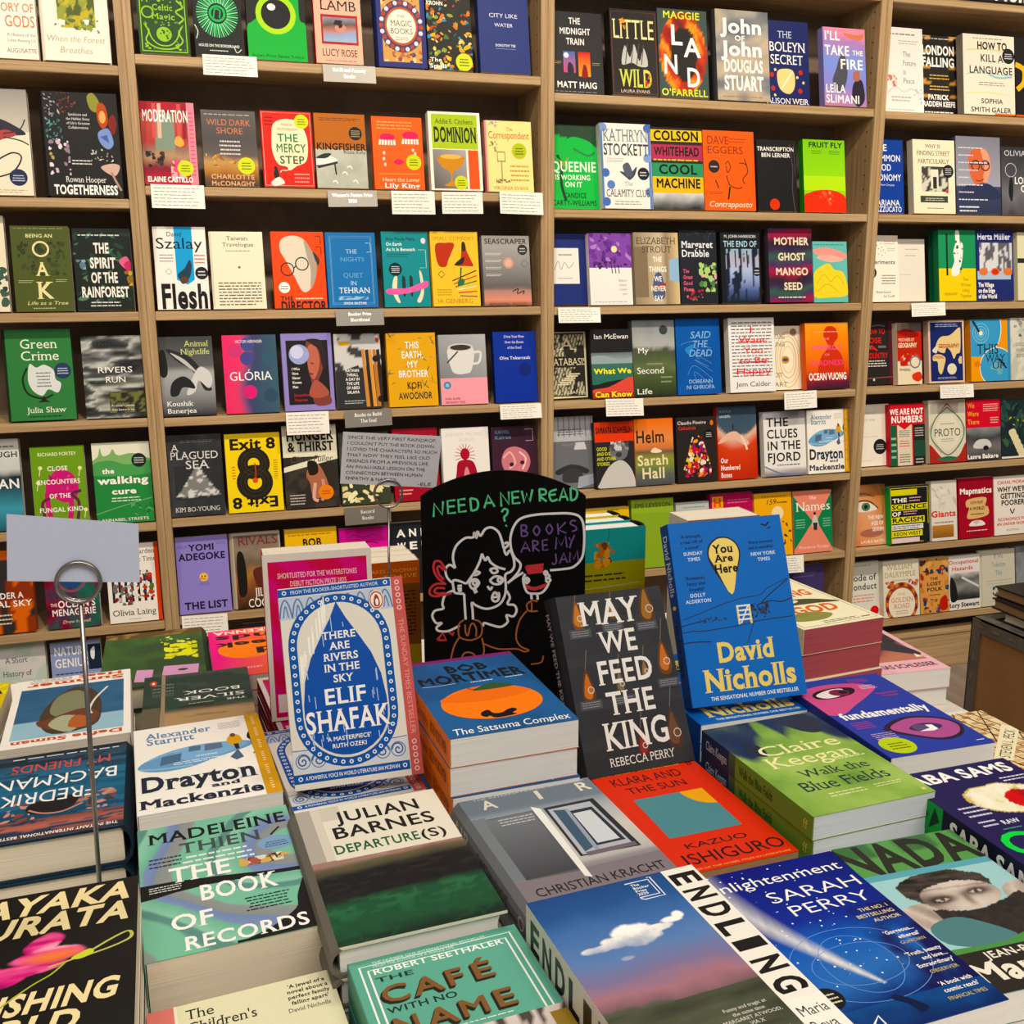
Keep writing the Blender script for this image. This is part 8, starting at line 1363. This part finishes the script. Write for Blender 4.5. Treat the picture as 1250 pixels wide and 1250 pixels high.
def _(a): a.f(0,0,1,1,14,20,lambda u,v: ramp(v+.3*(fbm(u*4,v*4,5)-.5),0,'3a3a3e',.3,'6a6a70',.6,'4a4a50',1,'2f2f34')); a.t('OLIVIA LAING',.08,.87,1.2,.95,'c8c8cc',''); a.t('THE',.6,.6,.8,.65,W,'b'); a.t('LONELY',.34,.46,1.0,.56,W,'b'); a.t('CITY',.5,.34,.95,.44,W,'b'); a.ring(.24,.66,.14,.015,'b8b8bc'); a.p([(.2,.5),(.26,.56),(.3,.4),(.26,.2),(.18,.3)],'1c1c20',True)
D(106, 'grey street-photo book with white capitals at the right picture edge', '4a4a50', _)
def _(a): [a.e(x,y,.014,None,'4a4444',8) for x,y in ((.4,.92),(.46,.88),(.34,.85),(.5,.82),(.4,.8),(.46,.76),(.55,.78),(.6,.74),(.38,.72),(.5,.7))]; a.l(.56,.86,.94,.93,2,'e0a090'); a.l(.66,.76,.92,.82,2,'e0a090'); a.t('Tiny',.06,.66,.28,.70,'4a4a4a',''); a.t('Experiments',.0,.57,.9,.63,'4a4a4a','b'); a.e(.16,.44,.15,None,'1c1c1e'); a.l(.06,.39,.26,.49,3,'c8c8c8','c'); a.l(.44,.26,.9,.42,4,'6a6a66','r'); a.t('Anne-Laure',.28,.13,.74,.17,'4a4a48',''); a.t('Le Cunff',.52,.07,.86,.105,'4a4a48','')
D(107, 'off-white book with scattered dots and a black round sticker', 'ece6d6', _)
D(108, 'pale blank-looking book tucked behind the dotted one', 'ddd8ca', lambda a: (a.l(.3,.82,.8,.86,1,'a8a89c'), a.l(.3,.72,.7,.76,1,'a8a89c'), a.l(.1,.42,.5,.45,1,'b8b4a8')))
def _(a): a.r(0,.46,1,1,'2a8a58'); a.r(0,0,1,.46,'e8c838'); a.p([(.46,.98),(.56,.98),(.58,.84),(.66,.8),(.64,.6),(.56,.42),(.5,.36),(.36,.36),(.34,.44),(.42,.56),(.4,.7),(.46,.82)],'e4e6e0',True); a.n(.36,.4,.66,.9,['a8aea8','2a6a48'],12,.04,3); a.r(.2,.36,.25,.95,'1f2a26'); a.m('Two|Women|Living|Together',.72,.33,.045,.078,'8a7a24','s',.8); a.l(.14,.08,.5,.12,2,'5a5020')
D(109, 'half green half yellow book with a white figure', 'e8c838', _, '1f6a44', extra=1)
def _(a): a.t('Herta Müller',.04,.865,.92,.95,'dfe2ec','b'); a.f(.08,.36,.96,.82,20,16,lambda u,v: 'd0d0d4' if fbm(u*10,v*3,3)>.5 else '5a5a62'); a.r(.02,.28,.92,.42,'a8bcd4'); [a.e(x,.41,.12,.055,'d87a4a') for x in (.18,.50,.84)]; a.e(.5,.41,.09,.04,'c8402f'); a.r(0,0,1,.3,'26306a'); a.m('The Village|on the Edge|of the World',.04,.255,.058,.082,W,'k',.66,'l')
D(110, 'navy book with three round red and orange fruits under grey reeds', '26306a', _)
D(111, 'cream book with a dark band cut by the right picture edge', 'd8d4b4', lambda a: a.r(.0,.55,.2,.62,'2a2c28'))
def _(a): [a.t(tx,.16,y,x1,y+.085,'d8403c','b') for tx,x1,y in (('HOW TO',.7,.8),('LOSE',.6,.66),('A',.5,.54),('COUNTRY',.76,.42))]; a.s([(.12,.9),(.5,.94),(.7,.92)],.03,'5a5a5a'); a.s([(.1,.58),(.3,.6)],.04,'6a6a68'); a.s([(.5,.6),(.72,.6)],.05,'6a6a68'); a.l(.06,.28,.74,.4,3,'e0dcd4','c'); a.r(.80,0,1,1,'5a2030'); a.s([(.04,.1),(.9,.12)],.01,'c86a5a'); a.e(.36,.08,.03,None,'c8c0b8')
D(112, 'black book with red stacked capitals and a maroon fore-edge strip', '26201f', _, '5a2030')
def _(a): a.r(0,.86,1,1,'6a5a54'); a.r(0,.38,1,.86,'b8382f'); a.p([(0,.84),(.3,.9),(.6,.88),(.9,.8),(.6,.76)],'8a2420',True); a.t('PRISONERS OF',.06,.7,.7,.75,'e8c8a8','b'); a.t('GEOGRAPHY',.04,.60,.8,.67,'e8d8b8','k'); a.n(.1,.3,.9,.5,['b8382f','d8c8a8','cf4a3a'],30,.12,3); a.e(.72,.36,.22,None,'6a7a9a'); a.e(.72,.36,.17,None,'e0d4b4'); a.t('TIM MARSHALL',.06,.22,.52,.26,'4a3a34','b'); a.p([(.6,.16),(.9,.2),(1,.1),(.84,.04),(.62,.08)],'cf4a3a',True)
D(113, 'narrow red and cream map book beside the black one with red capitals', 'e0d4b4', _)
def _(a): a.r(.05,.03,.95,.97,'1f2a62'); a.p([(.24,.66),(.36,.74),(.6,.76),(.86,.88),(.9,.8),(.88,.5),(.78,.46),(.7,.38),(.62,.5),(.5,.56),(.44,.48),(.3,.5),(.2,.56)],'dcc48a',True); a.p([(.12,.44),(.3,.46),(.46,.4),(.42,.26),(.34,.14),(.26,.2),(.24,.34),(.12,.36)],'dcc48a',True); a.p([(.1,.52),(.24,.6),(.22,.48)],'cfd0c8',True); a.t('GEOGRAPHY',.28,.56,.86,.62,'a84a2a','k') ; a.t('TIM MARSHALL',.1,.39,.42,.44,'a84a2a','b'); a.e(.64,.22,.13,None,'dcd4b8'); a.n(.8,.3,.92,.42,['dcc48a'],5,.06,2); a.l(.14,.89,.86,.95,2,'a8b4d8','c'); a.l(.2,.06,.8,.1,2,'a8b4d8','c')
D(114, 'navy book with a tan map of Europe and Africa inside a pink border', 'e0bca4', _)
def _(a): a.e(.2,.86,.58,.5,'4a9ac8',40); a.ring(.2,.86,.58,.02,'e8e0c8',40,.5); a.r(0,0,.5,.4,'e8962a'); a.e(.66,.22,.44,.32,'4a9ac8',40); a.ring(.66,.22,.44,.02,'e8e0c8',40,.32); a.r(.94,0,1,1,'3f8ab8'); [a.ring(.26,.78,r,.012,'8fc8e0',24) for r in (.08,.14,.2)]; a.e(.26,.78,.05,None,'dfe8c8'); a.s([(.06,.98),(.22,.8)],.05,'26221c',sm=False); a.s([(.72,.36),(.9,.2)],.04,'26221c',sm=False); a.n(.46,.1,.8,.3,['8a9a6a','6aa8c0'],14,.08,3); a.t('THIS',.16,.44,.7,.60,'1f2420','s'); a.t('WAY',.38,.31,.86,.43,'1f2420','s'); a.t('UP',.54,.2,.86,.3,'1f2420','s'); a.e(.16,.28,.08,.05,'d87a1a')
D(115, 'orange and sky-blue book with a winding signpost of black letters', 'e8962a', _)
def _(a): a.f(0,0,1,1,12,18,lambda u,v: 'b8bcae' if fbm(u*6,v*6,3)>.55 else 'd4d0c0'); a.m('LIVES OF|WEAKER|BODIES',.3,.6,.05,.09,'6a5a48','s',.7); a.n(0,.7,.6,1,['5a6068','8a9090'],20,.06,3)
D(116, 'pale map-patterned book right of the winding signpost one', 'd4d0c0', _)
def _(a): a.t('THE DAY',.3,.84,.64,.88,'b0aca0',''); a.t('OF WAR',.3,.73,.6,.77,'b0aca0',''); a.l(.1,.47,.7,.49,1,'b8b4a8'); a.e(.72,.31,.19,None,'1d1d1f'); a.l(.6,.26,.84,.36,3,'c8c8c8','c'); a.l(.1,.08,.5,.1,1,'b8b4a8')
D(117, 'plain off-white book with a black round sticker low on its cover', 'e6e0d2', _)
def _(a): a.r(0,.67,1,1,'c83a40'); a.t('WE ARE NOT',.0,.83,.96,.92,W,'k'); a.t('NUMBERS',.04,.70,.94,.80,W,'k'); a.r(0,0,.18,.66,'1f5a3c'); a.r(.20,0,.62,.66,'d8ccb4'); a.r(.66,0,1,.66,'23231f'); a.p([(.2,.67),(.62,.67),(.41,.58)],'c83a40'); a.l(.24,.46,.56,.58,4,'3a3a34','c'); a.l(.24,.3,.56,.42,3,'c83a40','c'); a.l(.24,.04,.56,.2,4,'3a3a34','c'); a.r(.68,.14,.98,.4,'1f4a36'); a.l(.7,.46,.96,.62,4,'c8c8c0','c'); a.l(.7,.02,.96,.12,2,'c8c8c0','c'); a.l(.02,.1,.16,.5,4,'a8c8b0')
D(118, 'red-topped book over green, cream and black column panels', 'c83a40', _)
def _(a): [a.s([(.5,.94-.03*k),(.82+.02*k,.7-.01*k),(.97-.01*k,.5-.03*k),(.8-.02*k,.25-.01*k),(.5,.12+.0*k),(.2+.02*k,.25),(.03+.01*k,.5-.03*k),(.18,.7),(.5,.94-.03*k)],.03,c) for k,c in ((0,'a83a34'),(1,'d8d0b8'),(2,'4a8068'))]; a.p([(.5,.82),(.78,.62),(.86,.48),(.76,.3),(.5,.2),(.24,.3),(.14,.48),(.22,.62)],'dcd6c0',True); a.l(.3,.6,.7,.64,1,'8a8a7a','c'); a.t('PROTO',.14,.42,.86,.54,'3a3c38',''); a.l(.3,.33,.7,.39,2,'8a8a7a','c'); a.p([(0,.0),(0,.3),(.3,.1),(.5,.04),(.8,.1),(1,.3),(1,0)],'a83a34',True); a.p([(.2,.06),(.5,.02),(.8,.06),(.5,.1)],'2f6a50',True)
D(119, 'cream book with nested red, white and green teardrop outlines', 'd4cdb8', _)
def _(a): a.r(0,.54,1,1,'cf2a3c'); a.m('We|Were|There',.05,.95,.08,.135,'e8a02a','b',.75,'l'); a.l(.5,.8,.94,.94,4,'f0c0b8'); a.l(.7,.6,.94,.72,3,'f0c0b8'); a.f(0,0,1,.54,18,12,lambda u,v: ramp(v+.3*(fbm(u*4,v*4,3)-.5),0,'2a2a2c',.4,'6a6a6c',.7,'3a3a3c',1,'8a8a8c')); a.p([(.2,.26),(.34,.34),(.6,.34),(.72,.26),(.66,.2),(.24,.2)],'c8c8c8',True); a.e(.56,.2,.08,.04,'1c1c1e'); a.t('Lanre Bakare',.02,.03,.92,.1,W,'k')
D(120, 'red-topped book over a black and white photo of a small car', 'cf2a3c', _)
def _(a): a.n(0,0,1,1,['1f3a3a','2a4a44','3a5a3a','16242c'],50,.14,3,.5); [a.p([(.2+.05*k,.46-.08*k),(.34+.05*k,.5-.08*k),(.4+.06*k,.42-.08*k),(.26+.06*k,.36-.08*k)],'dcd2a8',True) for k in range(6)]; a.r(0,0,1,.03,'e8e0d0'); a.n(.2,.55,.8,.7,['b8c83a'],8,.05,4,.4)
D(121, 'dark green forest book with a plume of cream leaves', '1c2c2e', _)
def _(a): a.f(0,0,1,1,16,24,lambda u,v: ramp(u*.6+v*.5+.2*(fbm(u*3,v*3,3)-.5),0,'b87048',.3,'d89468',.6,'e0a47a',.8,'c8844f',1,'8a5a34')); a.p([(.1,.62),(.3,.72),(.56,.7),(.78,.6),(.56,.56),(.3,.56)],'e8dcd0',True); a.e(.46,.64,.12,.07,'4a7a58'); a.e(.46,.64,.05,.035,'16201a'); a.s([(.1,.63),(.3,.74),(.58,.72),(.8,.6)],.03,'4a2f1f'); a.s([(.1,.82),(.4,.86),(.7,.8)],.05,'9a6a40'); a.s([(.8,1),(.94,.7),(.9,.4)],.05,'a8743f'); a.e(.6,.2,.32,.07,'a86a5a'); a.m('THE NEW|AGE OF|SEXISM',.94,.49,.06,.1,W,'b',.75,'r'); a.t('LAURA BATES',.3,.04,.95,.085,W,'')
D(122, 'book filled by a close-up of a green-eyed woman\'s face', 'c8885a', _)
def _(a): a.s([(.03,.03),(.97,.03),(.97,.97),(.03,.97),(.03,.03)],.015,'d8d83a',sm=False); a.r(.03,.84,.7,.94,'d8d02a'); a.t('THE',.08,.725,.44,.79,W,'k'); a.r(.04,.585,.96,.69,'e0d82a'); a.t('SCIENCE',.06,.605,.94,.675,K,'k'); a.t('OF',.06,.49,.28,.56,W,'k'); a.l(.34,.5,.7,.58,2,'e0b0c0'); a.r(.04,.36,.88,.47,'e0d82a'); a.t('RACISM',.06,.38,.86,.455,K,'k'); a.r(.04,.25,.84,.34,'dcdcd8'); a.l(.06,.26,.8,.33,2,'3a3a3a'); a.r(.04,.13,.82,.23,'e0d82a'); a.t('KEON WEST',.08,.15,.78,.21,K,'b'); a.r(.04,.03,.74,.11,'e0c8d0'); a.l(.5,.72,.8,.82,2,'e0b0c0'); a.r(.84,0,1,.33,'1a1a1a')
D(123, 'black book with yellow highlighted capitals and a bright green spine', '1a1a1a', _, '1fae4a')
def _(a): a.n(0,.5,1,.95,['d4ccc0','c4bcb0','e4ded4'],18,.2,3,.3); a.t('Giants',.0,.40,.96,.50,'d8402f','k'); a.f(.02,.05,.86,.26,8,5,lambda u,v: mixc('8a5a2c','b8843f',v)); a.l(.1,.28,.9,.34,1,'8a8478')
D(124, 'white book with a red word and a wooden plank picture', 'ddd8cc', _)
def _(a): a.f(0,0,1,1,10,16,lambda u,v: mixc('8a1f2c','b02c38',fbm(u*4,v*4,6))); a.t('Mapmatics',.05,.735,.96,.83,W,'k'); a.p([(.26,.64),(.78,.66),(.76,.52),(.84,.5),(.82,.36),(.26,.32),(.3,.5),(.22,.52)],'d8b47a',True); a.t('HOW MAPS',.34,.56,.7,.61,'5a2a1a','b'); a.t('A WORLD',.32,.46,.74,.51,'5a2a1a','k'); a.l(.34,.37,.74,.42,1,'5a2a1a'); a.p([(.3,.2),(.4,.28),(.64,.28),(.74,.2)],'e8e0dc',True); a.p([(.4,.28),(.5,.22),(.6,.28)],'c8c0bc',True); a.l(.2,.1,.82,.14,1,'e8c8c0','c')
D(125, 'crimson book with a torn paper map strip', 'a82834', _)
def _(a): a.t('CAHAL MORAN',.1,.87,.95,.925,'c8302f','b'); [a.t(tx,x0,y,x1,y+.085,'201e1e','k') for tx,x0,x1,y in (("WHY WE'RE",.1,.96,.735),('GETTING',.18,.86,.62),('POORER',.2,.84,.505))]; a.s([(.44,.44),(.5,.36),(.56,.44)],.03,'4a4644'); a.t('ECONOMICS FOR',.1,.24,.94,.29,'c8302f','b'); a.t('AN UNFAIR WORLD',.06,.16,.96,.21,'c8302f','b'); a.l(.3,.06,.7,.1,2,'8a8480','c')
D(126, 'white book with black condensed capitals between two red lines', 'e8e0d6', _)
def _(a): a.l(.1,.92,.8,.95,1,'8a8a84'); a.t('Code of',.10,.67,.90,.78,'4a4a4a','b'); a.t('Conduct',.10,.51,.92,.62,'4a4a4a','b'); a.l(.0,.28,.84,.44,3,'d88a80'); a.e(.84,.12,.12,None,'d8262c')
D(127, 'pale green-grey book with grey words and a red dot', 'd8d8cc', _)
def _(a): a.t('WILLIAM',.1,.84,.82,.93,'a8925a','s'); a.t('DALRYMPLE',.04,.71,.9,.80,'a8925a','s'); a.l(.2,.63,.8,.67,1,'a89a80','c'); a.e(.5,.24,.46,.37,'a84a3a',40); [a.e(.5+.42*math.cos(k*.314),.24+.335*math.sin(k*.314),.05,None,c,8) for k,c in enumerate(['c8843a','6a2a2a']*10)]; a.e(.5,.22,.37,.29,'e4dcc4',36); a.n(.02,.5,.3,.64,['a84a3a','c8744a'],10,.07,2); a.n(.7,.5,.98,.64,['a84a3a','c8744a'],10,.07,4); a.t('THE',.4,.38,.6,.42,'c88a6a','s'); a.t('GOLDEN',.2,.26,.82,.34,'c87a5a','s'); a.t('ROAD',.28,.15,.72,.23,'c87a5a','s'); a.l(.3,.04,.7,.12,2,'a89a80','c')
D(128, 'cream book with a large red ornamental ring round its title', 'dcd6c4', _)
def _(a): a.n(0,0,1,1,['a83a2f','2f4a7a','c8843f','3a2a24','d8a868','2a3a5a'],80,.1,4,.7); a.p([(.18,.64),(.5,.72),(.8,.64),(.84,.4),(.7,.26),(.2,.3)],'d89a58',True); a.t('THE',.36,.6,.62,.645,'2a2018','k'); a.t('LOST',.24,.5,.74,.56,'2a2018','k'); a.t('FOLK',.24,.4,.76,.46,'2a2018','k'); a.l(.3,.3,.7,.36,1,'8a5a2a','c'); a.p([(.68,.22),(.9,.3),(.94,.06),(.72,.04)],'b83028',True)
D(129, 'orange-tan book crowded with red and blue folk creatures', 'd09858', _)
def _(a): a.t('Occupational',.0,.85,.96,.92,'c83a44','b'); a.t('Hazards',.1,.73,.78,.80,'c83a44','b'); a.f(.04,.18,.98,.68,20,16,lambda u,v: ramp(v+.3*(fbm(u*4,v*4,3)-.5),0,'1c1c1e',.2,'3a3a3c',.5,'8a8a88',.8,'5a5a5a',1,'c8c8c4')); a.p([(.04,.6),(.2,.5),(.26,.2),(.04,.18)],'1a1a1c',True); a.s([(.4,.6),(.96,.4)],.06,'d0d0cc'); a.t('Rory Stewart',-.04,.05,.96,.13,'2a2a2c','k')
D(130, 'white book with a black and white mountain photo and red title', 'e0dcd6', _)
def _(a): a.m('If We|Tolerate|This',.5,.93,.085,.15,'7a8aa0','s',.72); a.l(.08,.43,.92,.47,1,'a8a490','c'); a.l(.1,.38,.9,.41,1,'a8a490','c'); a.n(.3,.18,.72,.34,['2a5a5a','1f4a58','4a7a7a','26303a'],26,.06,4,.5); a.l(.2,.06,.56,.09,1,'a8a490')
D(131, 'sage-grey book with soft blue serif lettering and a teal bird', 'c8c4b0', _, hard=True)
D(132, 'grey photographic book cut by the right picture edge on the lowest row', '7a8088', lambda a: a.f(0,0,1,1,10,16,lambda u,v: mixc('4a525c','a0a4a8',fbm(u*4,v*4,3))))
SB[133] = (3, 7, 1.800, .135, .200, .024, .0297); SB[134] = (2, 7, .150, .130, .190, .024, .0297)
D(133, 'plain dark purple book low in the third bookcase beside the cream stack', '3f3560', lambda a: a.l(.2, .8, .8, .9, 2, '5a5080'))
D(134, 'dark grey book in the shade below the lavender and brown photo books', '2c2a2c', lambda a: a.l(.2, .9, .8, .94, 1, '5a5654'))
